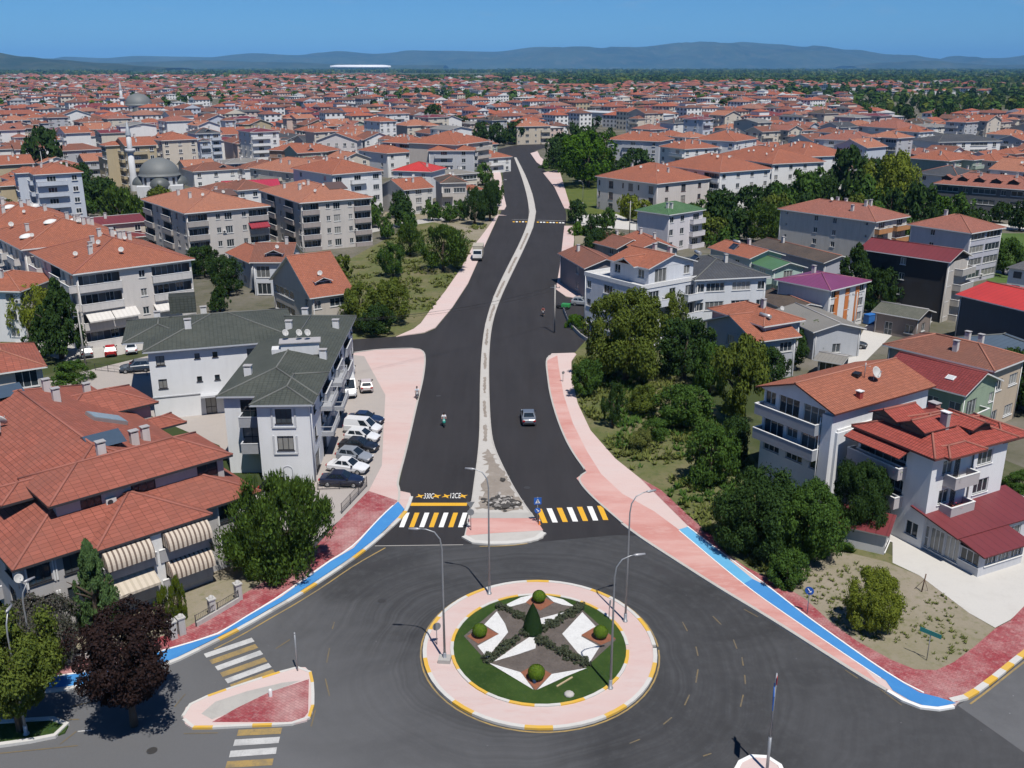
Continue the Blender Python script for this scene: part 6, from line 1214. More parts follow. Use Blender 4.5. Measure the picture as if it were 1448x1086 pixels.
@cached
def car_parts(kind, col):
    d = CARS[kind]; paint = m_car(col); P = {}
    B = MB(); S = []
    for (x, zb, zt, hw) in d['st']: S.append([(x, -hw*.9, zb), (x, -hw, zb + .22), (x, -hw, zt - .12), (x, -hw*.9, zt), (x, 0, zt + .025), (x, hw*.9, zt), (x, hw, zt - .12), (x, hw, zb + .22), (x, hw*.9, zb)])
    for a, b in zip(S[:-1], S[1:]):
        for i in range(8): B.face([a[i], a[i+1], b[i+1], b[i]], 0, None, True)
        B.face([a[8], a[0], b[0], b[8]], 1)
    B.face(S[0][::-1], 0); B.face(S[-1], 0)
    hw = d['W']/2; (x0, z0), (x1, z1), (x2, z2), (x3, z3) = d['cab']; bw, tw = hw * .93, hw * (.74 if kind != 'minibus' else .86)
    lo = [(x0, -bw, z0 - .04), (x3, -bw, z3 - .04), (x3, bw, z3 - .04), (x0, bw, z0 - .04)]; hi = [(x1, -tw, z1), (x2, -tw, z2), (x2, tw, z2), (x1, tw, z1)]
    for i in range(4): B.face([lo[i], lo[(i+1) % 4], hi[(i+1) % 4], hi[i]], 0)
    B.face(hi, 0)
    for s in (-1, 1): B.box(x3 - .28, x3 - .1, s*(bw + .1) - .09, s*(bw + .1) + .09, z3 + .02, z3 + .16, 1)
    B.box(d['L']/2 - .1, d['L']/2 + .03, -hw*.7, hw*.7, .32, .5, 1); B.box(-d['L']/2 - .03, -d['L']/2 + .1, -hw*.7, hw*.7, .34, .52, 1)
    P['body'] = B.mesh('body', [paint, TRIMB])
    def lerp(a, b, t): return tuple(a[i] + (b[i] - a[i]) * t for i in range(3))
    def gl(a, b, c, e, u0, u1, v0, v1, off):
        f = lambda u, v: lerp(lerp(a, b, u), lerp(e, c, u), v)
        q = [f(u0, v0), f(u1, v0), f(u1, v1), f(u0, v1)]; return [tuple(Vector(p) + Vector(off)) for p in q]
    W = MB(); W.face(gl(lo[1], lo[2], hi[2], hi[1], .07, .93, .14, .93, (.015, 0, .012))); P['windscreen'] = W.mesh('windscreen', [CGL])
    W = MB()
    if kind not in ('van',): W.face(gl(lo[3], lo[0], hi[0], hi[3], .09, .91, .2, .9, (-.015, 0, .012)))
    else: W.face(gl(lo[3], lo[0], hi[0], hi[3], .1, .9, .45, .9, (-.015, 0, .012)))
    P['rear_window'] = W.mesh('rear_window', [CGL])
    for s, (a, b, c, e) in ((-1, (lo[0], lo[1], hi[1], hi[0])), (1, (lo[2], lo[3], hi[3], hi[2]))):
        W = MB(); sp = ((.13, .47), (.52, .86)) if kind not in ('van', 'minibus') else ((.62, .9),) if kind == 'van' else ((.04, .3), (.33, .6), (.63, .92))
        if s == 1: sp = tuple((1 - v, 1 - u) for u, v in sp)
        for u0, u1 in sp: W.face(gl(a, b, c, e, u0, u1, .2, .9, (0, s*.014, .006)))
        P['side_window%d' % s] = W.mesh('side_window', [CGL])
    st = d['st'][-2]
    h = MB(); h.box(-.1, .1, -.16, .16, -.07, .07); P['headlight'] = h.mesh('headlight', [LAMPW]); h = MB(); h.box(-.06, .06, -.15, .15, -.09, .09); P['taillight'] = h.mesh('taillight', [LAMPR])
    return P
def car(kind, col, px, py, to, label, group=None, z=.04, rz=None, world=False):
    p = Vector((px, py)) if world else G(px, py)
    if rz is None: t = G(*to); rz = math.atan2(t.y - p.y, t.x - p.x)
    P = car_parts(kind, col); d = CARS[kind]; R_ = empty('parked_car' if group else 'car', (p.x, p.y, z), rz, label, 'van' if kind in ('van', 'minibus') else 'car', group)
    for nm in ('body', 'windscreen', 'rear_window'): inst(nm, P[nm], R_)
    for s in (-1, 1): inst('side_window', P['side_window%d' % s], R_)
    r = .31 if kind != 'minibus' else .35; ty, ri = wheel_meshes(r); L, hw = d['L'], d['W']/2
    for x in (-L*.295, L*.315):
        for s in (-1, 1): w = inst('wheel', ty, R_, (x, s*(hw - .09), r)); inst('rim', ri, w)
    a, b = d['st'][-2], d['st'][1]
    for s in (-1, 1): inst('headlight', P['headlight'], R_, (a[0] + .02, s*(a[3] - .17), a[2] - .1)); inst('taillight', P['taillight'], R_, (b[0] - .1, s*(b[3] - .19), b[2] - .16))
    return R_
PK = 'cars parked beside the green roofed block'
NAVY, WCAR, BLK, SIL = (.012, .022, .055), (.62, .63, .64), (.012, .013, .016), (.22, .24, .27)
car('sedan', NAVY, 517, 600, (560, 603), 'navy car parked farthest from the camera in the row by the green roofed block', PK, .17)
car('van', WCAR, 514, 613, (560, 617), 'white panel van in the parking row, next to the navy car', PK, .17)
car('hatch', WCAR, 513, 625, (560, 629), 'white hatchback in the parking row, nearest the white van', PK, .17)
car('sedan', BLK, 508, 638, (560, 643), 'black car in the middle of the parking row', PK, .17)
car('hatch', SIL, 502, 653, (550, 659), 'silver blue hatchback in the parking row between black and white cars', PK, .17)
car('sedan', WCAR, 493, 668, (545, 674), 'white sedan in the parking row beside the dark blue car', PK, .17)
car('sedan', (.01, .014, .035), 484, 687, (540, 689), 'dark blue sedan parked nearest the fence in the parking row', PK, .17)
car('minibus', WCAR, 491, 525, (497, 550), 'white minibus parked at the far end behind the green roof, first one', PK, .17)
car('minibus', WCAR, 493, 557, (499, 585), 'white minibus half hidden by the green roof eave, nearer one', PK, .17)
car('hatch', (.50, .44, .43), 518, 552, (514, 530), 'pale pinkish hatchback crossing the parking lot', None, .17)
car('sedan', (.12, .14, .17), 747, 595, (742, 560), 'grey sedan driving away on the right carriageway')
car('hatch', (.40, .02, .025), 157, 501, (156, 480), 'red hatchback parked before the long apartment row', None)
car('sedan', WCAR, 186, 497, (183, 475), 'white sedan parked before the long apartment row', None)
car('hatch', SIL, 123, 503, (118, 480), 'silver car parked beside the dark conifer', None)
car('suv', (.04, .06, .09), 193, 525, (170, 527), 'dark blue suv parked sideways near the corner of the green roof', None)
car('hatch', BLK, 396, 699, (430, 703), 'black car parked at the front corner under the green roof', None)
car('sedan', (.04, .05, .06), 1204, 491, (1230, 494), 'dark sedan on the concrete yard beside the utility pole', None, .1)
car('hatch', (.25, .27, .29), 823, 432, (850, 434), 'grey car turning in by the white stepped house', None)
# truck
p = G(676, 367); t = G(670, 385); T = empty('truck', (p.x, p.y, .04), math.atan2(t.y - p.y, t.x - p.x), 'white box truck with beige load box standing at the left kerb', 'truck')
b = MB(); b.box(-3.2, 1.2, -1.15, 1.15, .9, 3.2); b.box(-3.25, 1.25, -1.2, 1.2, 3.2, 3.28); b.build('load_box', [m_plain((.36, .33, .27), .7)], T)
b = MB(); b.box(1.35, 2.6, -1.05, 1.05, .6, 1.55); S = [(1.35, 1.55), (2.6, 1.55), (2.25, 2.5), (1.35, 2.55)]
b.face([(x, -1.05, z) for x, z in S]); b.face([(x, 1.05, z) for x, z in S][::-1]); b.face([(2.6, -1.05, 1.55), (2.6, 1.05, 1.55), (2.25, 1.0, 2.5), (2.25, -1.0, 2.5)]); b.face([(2.25, -1.05, 2.5), (2.25, 1.05, 2.5), (1.35, 1.05, 2.55), (1.35, -1.05, 2.55)]); b.box(2.55, 2.68, -1.05, 1.05, .45, .8, 1)
b.build('cab', [m_car(WCAR), TRIMB], T)
b = MB(); b.face([(2.575, -.92, 1.66), (2.575, .92, 1.66), (2.3, .88, 2.4), (2.3, -.88, 2.4)]); b.build('windscreen', [CGL], T)
b = MB(); b.box(-3.1, 2.4, -.45, .45, .5, .9); b.build('chassis', [TRIMB], T)
ty, ri = wheel_meshes(.42)
for x in (-2.0, 1.9):
    for s in (-1, 1): w = inst('wheel', ty, T, (x, s*.95, .42)); inst('rim', ri, w)
# ---------------------------------------------------------------- people on two wheels
def skin_mesh(name, verts, edges, radii, mat, sub=1):
    me = bpy.data.meshes.new(name); me.from_pydata(verts, edges, []); o = bpy.data.objects.new(name, me); COL.objects.link(o)
    m = o.modifiers.new('s', 'SKIN')
    for i, r in enumerate(radii): me.skin_vertices[0].data[i].radius = (r, r)
    me.skin_vertices[0].data[0].use_root = True
    s = o.modifiers.new('d', 'SUBSURF'); s.levels = sub; s.render_levels = sub
    bpy.context.view_layer.update(); dg = bpy.context.evaluated_depsgraph_get(); r = bpy.data.meshes.new_from_object(o.evaluated_get(dg))
    bpy.data.objects.remove(o); r.materials.clear(); r.materials.append(mat)
    for p in r.polygons: p.use_smooth = True
    return r
SKIN = m_plain((.38, .22, .16), .6)
# seated rider, x forward, seat at z .78
V = [(0, 0, .86), (.02, 0, 1.08), (.06, 0, 1.32), (.09, 0, 1.45), (.11, 0, 1.58), (.13, 0, 1.70), (.10, .19, 1.38), (.26, .25, 1.18), (.48, .24, 1.10), (.10, -.19, 1.38), (.26, -.25, 1.18), (.48, -.24, 1.10), (.05, .11, .84), (.42, .17, .80), (.34, .17, .38), (.45, .17, .30), (.05, -.11, .84), (.42, -.17, .80), (.34, -.17, .38), (.45, -.17, .30),
     (.55, .21, 1.09), (.55, .235, 1.085), (.55, .26, 1.085), (.52, .285, 1.09), (.55, -.21, 1.09), (.55, -.235, 1.085), (.55, -.26, 1.085), (.52, -.285, 1.09)]
E_ = [(0, 1), (1, 2), (2, 3), (3, 4), (4, 5), (2, 6), (6, 7), (7, 8), (2, 9), (9, 10), (10, 11), (0, 12), (12, 13), (13, 14), (14, 15), (0, 16), (16, 17), (17, 18), (18, 19)] + [(8, 20), (8, 21), (8, 22), (8, 23), (11, 24), (11, 25), (11, 26), (11, 27)]
RD = [.14, .13, .15, .06, .09, .095, .06, .045, .035, .06, .045, .035, .09, .07, .05, .04, .09, .07, .05, .04] + [.012] * 8
BODY = skin_mesh('person', V, E_, RD, SKIN)
def rider(p, rz, z, label, shirt, hair, trousers):
    o = bpy.data.objects.new('person', BODY); COL.objects.link(o); o.location = (p.x, p.y, z); o.rotation_euler = (0, 0, rz); tag(o, label, 'person')
    inst('shirt', skin_mesh('shirt', [V[i] for i in (0, 1, 2, 6, 7, 9, 10)], [(0, 1), (1, 2), (2, 3), (3, 4), (2, 5), (5, 6)], [.155, .15, .17, .08, .06, .08, .06], shirt), o)
    inst('trousers', skin_mesh('trousers', [V[i] for i in (0, 12, 13, 14, 16, 17, 18)], [(0, 1), (1, 2), (2, 3), (0, 4), (4, 5), (5, 6)], [.15, .105, .085, .065, .105, .085, .065], trousers), o)
    b = MB(); b.lathe([(.11, -.02), (.118, .05), (.09, .12), (.02, .15)], (.115, 0, 1.63), 12); b.build('hair', [hair], o)
    return o
def bike(p, rz, z, col, label, cat, scooter=True):
    R_ = empty('scooter' if scooter else 'motorcycle', (p.x, p.y, z), rz, label, cat); paint = m_car(col)
    b = MB()
    if scooter:
        b.tube([(-.75, 0, .62), (-.3, 0, .66), (0, 0, .55)], [.12, .2, .16], 10); b.box(-.1, .42, -.17, .17, .28, .36); b.tube([(.40, 0, .3), (.52, 0, .75), (.47, 0, 1.0)], [.2, .19, .1], 10)
    else: b.tube([(-.8, 0, .72), (-.2, 0, .7), (.2, 0, .85), (.45, 0, .75)], [.08, .12, .17, .08], 10); b.box(-.25, .35, -.16, .16, .3, .62)
    b.build('body', [paint], R_)
    b = MB(); b.tube([(-.55, 0, .78), (.02, 0, .78)], [.14, .13], 8); b.build('seat', [TRIMB], R_)
    b = MB(); b.tube([(.40, -.34, 1.08), (.45, 0, 1.03), (.40, .34, 1.08)], .022, 6); b.tube([(.45, 0, 1.03), (.66, 0, .3)], .035, 6); b.build('handlebar', [STEEL], R_)
    a = MB(); a.tube([(0, -.055, 0), (0, .055, 0)], .27, 14); c = MB(); c.tube([(0, -.06, 0), (0, .06, 0)], .15, 10); am, cm = a.mesh('tyre', [TYRE]), c.mesh('rim', [RIM])
    for x in (-.6, .66): w = inst('wheel', am, R_, (x, 0, .27)); inst('rim', cm, w)
    b = MB(); b.lathe([(.08, 0), (.06, .05), (.01, .07)], n=10); o = b.build('headlight', [LAMPW], R_, (.62, 0, .86)); o.rotation_euler = (0, math.pi/2, 0)
    return R_
def ride(px, py, to, col, lab, plab, shirt, sc, z=.04):
    p = G(px, py); t = G(*to); rz = math.atan2(t.y - p.y, t.x - p.x); bike(p, rz, z, col, lab, 'scooter' if sc else 'motorcycle', sc); rider(p, rz, z, plab, m_plain(shirt, .9), m_plain((.02, .016, .014), .8), m_plain((.04, .05, .08), .9))
ride(628, 602, (629, 640), (.04, .36, .28), 'turquoise scooter coming down the left carriageway', 'person in white shirt riding the turquoise scooter', (.60, .60, .62), True)
ride(590, 564, (589, 590), (.35, .35, .36), 'silver motorcycle beside the left pink pavement', 'person in pale blue shirt on the silver motorcycle by the kerb', (.45, .50, .55), False)
ride(768, 447, (766, 470), (.03, .03, .03), 'dark motorcycle on the right carriageway near the concrete pole', 'person in dark red shirt on the dark motorcycle', (.20, .05, .05), False)
p = G(797, 437); C_ = empty('cargo_tricycle', (p.x, p.y, .04), 2.8, 'green cargo tricycle at the mouth of the right side street', 'tricycle')
b = MB(); b.box(-1.2, .3, -.55, .55, .45, 1.0); b.build('cargo_box', [m_car((.04, .30, .08))], C_); b = MB(); b.box(.3, 1.1, -.3, .3, .3, .7); b.tube([(.9, -.3, 1.05), (.95, .3, 1.05)], .03, 6); b.tube([(.92, 0, 1.05), (1.2, 0, .3)], .035, 6); b.build('frame', [TRIMB], C_)
am = MB(); am.tube([(0, -.06, 0), (0, .06, 0)], .3, 14); am = am.mesh('wheel', [TYRE])
for q_ in ((-.8, .6), (-.8, -.6), (1.2, 0)): inst('wheel', am, C_, (q_[0], q_[1], .3))

# ---------------------------------------------------------------- street furniture
GALV = m_plain((.33, .34, .35), .45, .5); LAMPH = m_plain((.36, .36, .37), .4, .3)
def street_lamp(px, py, h, az, label, arm=2.4, z=.16, plinth=False, p=None, concrete=False):
    p = p or G(px, py); R_ = empty('street_lamp', (p.x, p.y, z), math.radians(az), label, 'street lamp', None)
    b = MB(); b.tube([(0, 0, 0), (0, 0, h*.5), (0, 0, h - 1.5), (.12, 0, h - .75), (.5, 0, h - .22), (1.1, 0, h - .02), (arm, 0, h)], [.095, .075, .055, .05, .045, .038, .034], 10); b.lathe([(.2, 0), (.2, .08), (.13, .1), (.13, .7), (.11, .72)], n=12)
    b.build('pole', [GALV if not concrete else KC], R_)
    b = MB(); b.tube([(arm - .1, 0, h), (arm + .15, 0, h - .02), (arm + .75, 0, h - .03)], [.05, .11, .08], 8); b.build('lamp_head', [LAMPH], R_)
    if plinth: b = MB(); b.box(-.45, .45, -.4, .4, -.02, .3); b.build('plinth', [CONC], R_)
    return R_
street_lamp(629, 937, 10.8, 175, 'street lamp with arm to the left on a concrete plinth, left side of the roundabout', 1.6, plinth=True)
street_lamp(692, 842, 11.2, 165, 'street lamp at the back left edge of the roundabout lawn', 1.2)
street_lamp(884, 881, 11.0, 25, 'street lamp at the right edge of the roundabout, farther one', 1.5)
street_lamp(863, 976, 10.4, 15, 'street lamp at the front right edge of the roundabout, nearer one', 1.4)
street_lamp(38, 1041, 9.0, 95, 'street lamp on the grassed median at bottom left', .5)
street_lamp(52, 958, 7.5, 60, 'street lamp behind the lilac flowered bush', .4, .17)
street_lamp(709, 291, 8.0, 0, 'dark street lamp on the far left pavement', 1.0)
street_lamp(824, 290, 7.5, 180, 'street lamp on the sunny lawn', .8)
def pole(px, py, h, label, z=.05, arms=1, mat=None, r=.14, name='utility_pole'):
    p = G(px, py); R_ = empty(name, (p.x, p.y, z), rnd.uniform(-.4, .4), label, 'utility pole'); b = MB(); b.tube([(0, 0, 0), (0, 0, h)], [r, r*.65], 9); b.build('pole', [mat or KC], R_)
    for k in range(arms): b = MB(); b.box(-.8, .8, -.05, .05, h - .5 - .6*k, h - .4 - .6*k); [b.tube([(x, 0, h - .4 - .6*k), (x, 0, h - .2 - .6*k)], .04, 6, 1) for x in (-.7, 0.25, .7)]; b.build('crossarm', [STEEL, BROWN_P], R_)
    return R_
P1 = pole(784, 471, 8.0, 'pale concrete utility pole on the kerb by the white stepped house', .16, 1)
pole(122, 523, 9.0, 'concrete utility pole beside the red and silver parked cars', .05, 2); pole(1204, 488, 8.5, 'utility pole on the concrete yard beside the dark sedan', .1, 1); pole(70, 300, 18, 'tall thin mast beside the dark evergreen clump', .05, 0, GALV, .09, 'mast'); pole(480, 300, 8, 'concrete pole in the lane below the gable house', .05, 1); pole(430, 372, 7, 'slim pole before the taupe balcony block', .05, 1); pole(890, 330, 8.5, 'concrete pole beside the green tiled house', .05, 1)
def sign(px, py, h, plates, label, rz=0.0, z=.17, r=.035):
    """plates: (shape, size, z, face material, back material, dy)"""
    p = G(px, py); R_ = empty('road_sign', (p.x, p.y, z), rz, label, 'sign'); b = MB(); b.tube([(0, 0, 0), (0, 0, h)], r, 8); b.build('post', [GALV], R_)
    for (sh, s, zz, fm, bk) in plates:
        b = MB(); y0, y1 = -.06, -.04
        if sh == 'disc': pts = [(s * math.cos(t * math.pi / 10), s * math.sin(t * math.pi / 10)) for t in range(20)]
        elif sh == 'tri': pts = [(-s, s*.7), (0, -s), (s, s*.7)]
        elif sh == 'wide': pts = [(-s*1.35, -s), (s*1.35, -s), (s*1.35, s), (-s*1.35, s)]
        elif sh == 'name': pts = [(-s*2.2, -s*.5), (s*2.2, -s*.5), (s*2.2, s*.5), (-s*2.2, s*.5)]
        else: pts = [(-s, -s), (s, -s), (s, s), (-s, s)]
        b.face([(x, y0, zz + y) for x, y in pts], 0); b.face([(x, y1, zz + y) for x, y in pts][::-1], 1)
        for i in range(len(pts)): (a, c), (e, f) = pts[i], pts[(i+1) % len(pts)]; b.face([(a, y1, zz + c), (e, y1, zz + f), (e, y0, zz + f), (a, y0, zz + c)], 1)
        o = b.build('sign_plate', [fm, bk], R_)
        if sh == 'sq':                                   # white triangle and walking figure of the crossing sign
            w = MB(); w.face([(-s*.7, y0 - .008, zz - s*.65), (s*.7, y0 - .008, zz - s*.65), (0, y0 - .008, zz + s*.7)]); w.build('pictogram', [WHITE_P], o); w = MB(); w.tube([(-.05, y0 - .012, zz - s*.5), (0, y0 - .012, zz - .02), (.06, y0 - .012, zz - s*.5)], .025, 5); w.tube([(0, y0 - .012, zz - .02), (0, y0 - .012, zz + .12)], .035, 5); w.build('pictogram', [BLACK], o)
        if sh == 'disc' and fm is SIGN_B: w = MB(); w.tube([(-s*.4, y0 - .01, zz + s*.5), (s*.35, y0 - .01, zz - s*.4)], .035, 5); w.tube([(s*.35, y0 - .01, zz + .02), (s*.35, y0 - .01, zz - s*.4), (-.04, y0 - .01, zz - s*.4)], .035, 5); w.build('pictogram', [WHITE_P], o)
    return R_
SIGN_B = m_plain((.02, .11, .42), .4); SIGN_G = m_plain((.02, .22, .20), .4); SIGN_K = m_plain((.27, .28, .29), .5, .4); SIGN_R = m_plain((.45, .03, .03), .4)
sign(618, 914, 1.9, [('disc', .33, 1.6, SIGN_K, SIGN_K)], 'round grey backed sign left of the roundabout lamp plinth', .4)
sign(861, 878, 1.7, [('disc', .30, 1.4, SIGN_K, SIGN_K)], 'round sign standing on the right side of the roundabout lawn', 1.2)
sign(666, 752, 3.0, [('tri', .4, 2.7, SIGN_K, SIGN_K), ('disc', .33, 1.9, SIGN_K, SIGN_K)], 'grey backed triangle and disc sign at the left tip of the splitter island', .1)
sign(760, 741, 2.7, [('sq', .36, 2.3, SIGN_B, SIGN_K), ('disc', .3, 1.3, SIGN_B, SIGN_K)], 'blue pedestrian crossing sign at the right tip of the splitter island', .1)
sign(1141, 870, 2.4, [('disc', .36, 2.1, SIGN_B, SIGN_K)], 'blue round sign on the red paving by the blue path', -.5)
sign(1310, 935, 2.5, [('name', .36, 2.35, SIGN_G, SIGN_G)], 'green street name plate on a post in the bare plot', -.8, .1)
sign(796, 541, 1.5, [('disc', .22, 1.3, SIGN_K, SIGN_K)], 'small dark sign post on the right pink pavement', .4)
p = G(1084, 1094); R_ = empty('direction_sign', (p.x, p.y, .16), math.radians(-15.5), 'tall pole with edge on blue direction sign at the bottom right island', 'sign')
b = MB(); b.tube([(0, 0, 0), (0, 0, 2.6)], .1, 10); b.tube([(0, 0, 2.6), (0, 0, 7.2)], [.07, .05], 10); b.build('pole', [GALV], R_)
b = MB(); b.box(-.10, -.05, -1.1, .3, 5.3, 6.3, 0); b.box(-.05, -.03, -1.1, .3, 5.3, 6.3, 1); b.build('sign_plate', [SIGN_B, SIGN_K], R_)
b = MB(); b.box(.03, .06, -.2, .35, 6.5, 7.0, 0); b.build('sign_plate', [SIGN_R], R_)
p = G(763, 744); R_ = empty('marker_post', (p.x, p.y, .18), 0, 'orange marker post lying low beside the pedestrian crossing sign', 'bollard'); b = MB(); b.lathe([(.14, 0), (.12, .06), (.07, .1), (.06, .7), (.05, .72)], n=10); b.build('post', [m_plain((.55, .16, .03), .6)], R_); b = MB(); b.lathe([(.068, .4), (.066, .52)], n=10); b.build('band', [WHITE_P], R_)
p = G(663, 745); R_ = empty('marker_post', (p.x, p.y, .18), 0, 'pale marker post at the left tip of the splitter island', 'bollard'); b = MB(); b.lathe([(.14, 0), (.12, .06), (.07, .1), (.06, .7), (.05, .72)], n=10); b.build('post', [m_plain((.5, .5, .48), .6)], R_); b = MB(); b.lathe([(.068, .4), (.066, .52)], n=10); b.build('band', [SIGN_R], R_)
p = G(383, 987); R_ = empty('bollard', (p.x, p.y, .17), 0, 'short white post on the red paving of the left traffic island', 'bollard'); b = MB(); b.lathe([(.13, 0), (.13, .5), (.1, .56), (.02, .58)], n=12); b.build('post', [WHITE_P], R_)
sign(421, 951, 3.2, [('disc', .05, 3.1, SIGN_K, SIGN_K)], 'bare steel sign posts at the top corner of the left traffic island', 0, .17, .06)
for k, (dz, dy) in enumerate(((7.9, 0), (7.6, .5), (7.3, -.5))):   # service wires over the road
    a, b_ = Vector((7.0, 153.0 + dy, dz + .1)), Vector((-21.5, 126.0 + dy, 9.3)); b = MB(); b.tube([a.lerp(b_, t / 14) - Vector((0, 0, 4 * .9 * (t/14) * (1 - t/14))) for t in range(15)], .016, 4)
    tag(b.build('overhead_cable', [TRIMB]), 'thin overhead cable crossing the road from the concrete pole to the green roof', 'cable', 'overhead cables across the road')
# fences and garden walls
def fence(pts, h, label, name='railing_fence', post=2.2, z=.16, bars=.16, mat=None, wall=0.0):
    w = resample([G(*p) for p in pts], post); R_ = empty(name, (w[0].x, w[0].y, z), 0, label, 'fence'); o = w[0]; mat = mat or DARK_P
    for p in w: b = MB(); q = p - o; b.box(q.x - .03, q.x + .03, q.y - .03, q.y + .03, 0, h + .06); b.build('post', [mat], R_)
    b = MB()
    for a, c in zip(w[:-1], w[1:]):
        a, c = a - o, c - o
        for zz in (h, h*.5, .12 + wall): b.tube([(a.x, a.y, zz), (c.x, c.y, zz)], .022, 5)
        n = int((c - a).length / bars)
        for i in range(1, n): q = a + (c - a) * i / n; b.tube([(q.x, q.y, .12 + wall), (q.x, q.y, h)], .01, 4, cap=False)
    b.build('rails', [mat], R_)
    if wall:
        b = MB()
        for a, c in zip(w[:-1], w[1:]):
            d = (c - a).normalized(); n = Vector((-d.y, d.x)) * .1; a, c = a - o, c - o; P = [a + n, a - n, c - n, c + n]
            b.face([(q.x, q.y, wall) for q in P]); b.face([(P[1].x, P[1].y, 0), (P[2].x, P[2].y, 0), (P[2].x, P[2].y, wall), (P[1].x, P[1].y, wall)]); b.face([(P[3].x, P[3].y, 0), (P[0].x, P[0].y, 0), (P[0].x, P[0].y, wall), (P[3].x, P[3].y, wall)])
        b.build('base_wall', [m_wall((.45, .43, .40), .5)], R_)
fence([(519, 690), (484, 728), (470, 742)], 1.1, 'dark railing fence between parking row and red paving')
fence([(450, 695), (517, 692)], .8, 'low dark railing in front of the dark blue sedan', bars=.4)
fence([(338, 853), (300, 876), (258, 900)], 1.0, 'garden fence of iron railings on a white wall before the grey block', wall=.4)
fence([(150, 926), (85, 942), (40, 952)], 1.0, 'garden fence on a low wall behind the purple tree', wall=.4)
fence([(135, 524), (215, 532)], 1.0, 'thin wire fence above the terracotta roofs', bars=.8, z=.03)
fence([(797, 440), (806, 462), (824, 480), (850, 492)], 1.0, 'low garden wall with railing before the white stepped house', wall=.6, z=.05)
def gate_pillar(px, py, lab, h=1.5):
    p = G(px, py); b = MB(); b.box(-.25, .25, -.25, .25, 0, h); b.box(-.32, .32, -.32, .32, h, h + .1); b.lathe([(.2, h + .1), (.16, h + .3), (.02, h + .38)], n=10); tag(b.build('gate_pillar', [m_wall((.42, .41, .39), .5)], None, (p.x, p.y, .1), .7), lab, 'gate pillar', 'garden gate pillars by the blue path')
gate_pillar(338, 850, 'stone gate pillar with cap at the foot of the big round tree'); gate_pillar(301, 872, 'stone gate pillar with cap in the middle of the garden fence'); gate_pillar(258, 899, 'stone gate pillar beside the thuja pair, right of the gap'); gate_pillar(246, 905, 'stone gate pillar beside the thuja pair, left of the gap')
p = G(88, 500); b = MB(); b.box(-.7, .7, -.5, .5, .1, 1.1); b.box(-.75, .75, -.55, .55, 1.1, 1.2); tag(b.build('waste_container', [m_plain((.03, .14, .08), .6)], None, (p.x, p.y, .03), .5), 'dark green waste container under the dark conifer', 'container')
p = G(1229, 458); b = MB(); b.box(-.9, .9, -.6, .6, .1, 1.6); b.box(-.95, .95, -.65, .65, 1.6, 1.7); tag(b.build('water_tank', [m_plain((.03, .14, .42), .5)], None, (p.x, p.y, .05), .5), 'bright blue tank beside the mossy timber shed', 'tank')
for (x, y, lab) in ((1303, 838, 'leaning wooden stake with props on the bare plot'),):
    p = G(x, y); b = MB(); b.tube([(0, 0, 0), (.15, 0, 1.7)], .05, 6); b.tube([(.1, 0, 1.2), (.6, .2, 0)], .02, 5); b.tube([(.1, 0, 1.2), (-.4, .5, 0)], .02, 5); tag(b.build('stake', [BROWN_P], None, (p.x, p.y, .07)), lab, 'stake')
# ---------------------------------------------------------------- roundabout garden
def zp(x, y): return G(600 + x * .22790, 820 + y * .22790)       # survey sheet of the garden
def bed(name, pts, z, mat): return sheet(name, [zp(*p) for p in pts], z, mat, world=True)
MULCH = m_ground('bark_mulch', (.115, .098, .088), (.15, .128, .115), (.07, .06, .053), 1.2, 6.0, .8); GRAVEL = m_ground('white_gravel', (.66, .66, .65), (.74, .74, .73), (.50, .50, .49), 2.0, 8.0, .8); BRICKG = m_ground('terracotta_chips', (.25, .10, .06), (.30, .13, .08), (.18, .07, .045), 2.0, 8.0, .8)
bed('mulch_bed', [(245, 362), (440, 200), (485, 178), (690, 98), (930, 180), (980, 200), (1190, 385), (1005, 555), (690, 700), (395, 530)], .215, MULCH)
for pts in ([(485, 178), (600, 122), (672, 107), (665, 130), (630, 155), (540, 180)], [(755, 108), (860, 135), (935, 180), (860, 170), (800, 150)], [(450, 210), (372, 292), (462, 350), (330, 425), (390, 500), (520, 340), (500, 285)], [(980, 215), (1065, 305), (972, 365), (1088, 430), (1015, 545), (855, 350), (920, 280)], [(400, 530), (600, 590), (678, 698)], [(700, 698), (790, 600), (1010, 562), (880, 615)], [(430, 522), (560, 430), (660, 365), (695, 370), (690, 440), (590, 475)], [(715, 255), (900, 205), (830, 255), (735, 310)]): bed('gravel_bed', pts, .225, GRAVEL)
for pts in ([(690, 98), (805, 155), (720, 205), (630, 155)], [(265, 365), (365, 300), (462, 352), (335, 412)], [(972, 358), (1070, 300), (1188, 380), (1095, 420)], [(686, 542), (790, 600), (690, 700), (598, 590)]): bed('chip_bed', pts, .232, BRICKG)
for (x, y, s, lab) in ((712, 150, .55, 'clipped ball bush in the back bed of the roundabout star'), (345, 365, .57, 'clipped ball bush in the left bed of the roundabout star'), (1093, 375, .57, 'clipped ball bush in the right bed of the roundabout star'), (695, 632, .62, 'clipped ball bush in the front bed of the roundabout star')):
    p = zp(x, y); tree('box', 'ball', p.x, p.y, s, 1.8 * s, lab, 2, 'bush', 'clipped ball bushes of the roundabout', 'ball_bush', 0.03, .22)
p = zp(672, 345); tree('topiary', 'topi', p.x, p.y, .74, 2.6, 'dark clipped cone topiary at the centre of the roundabout star', 3, 'topiary', None, 'topiary', 0.0, .22)
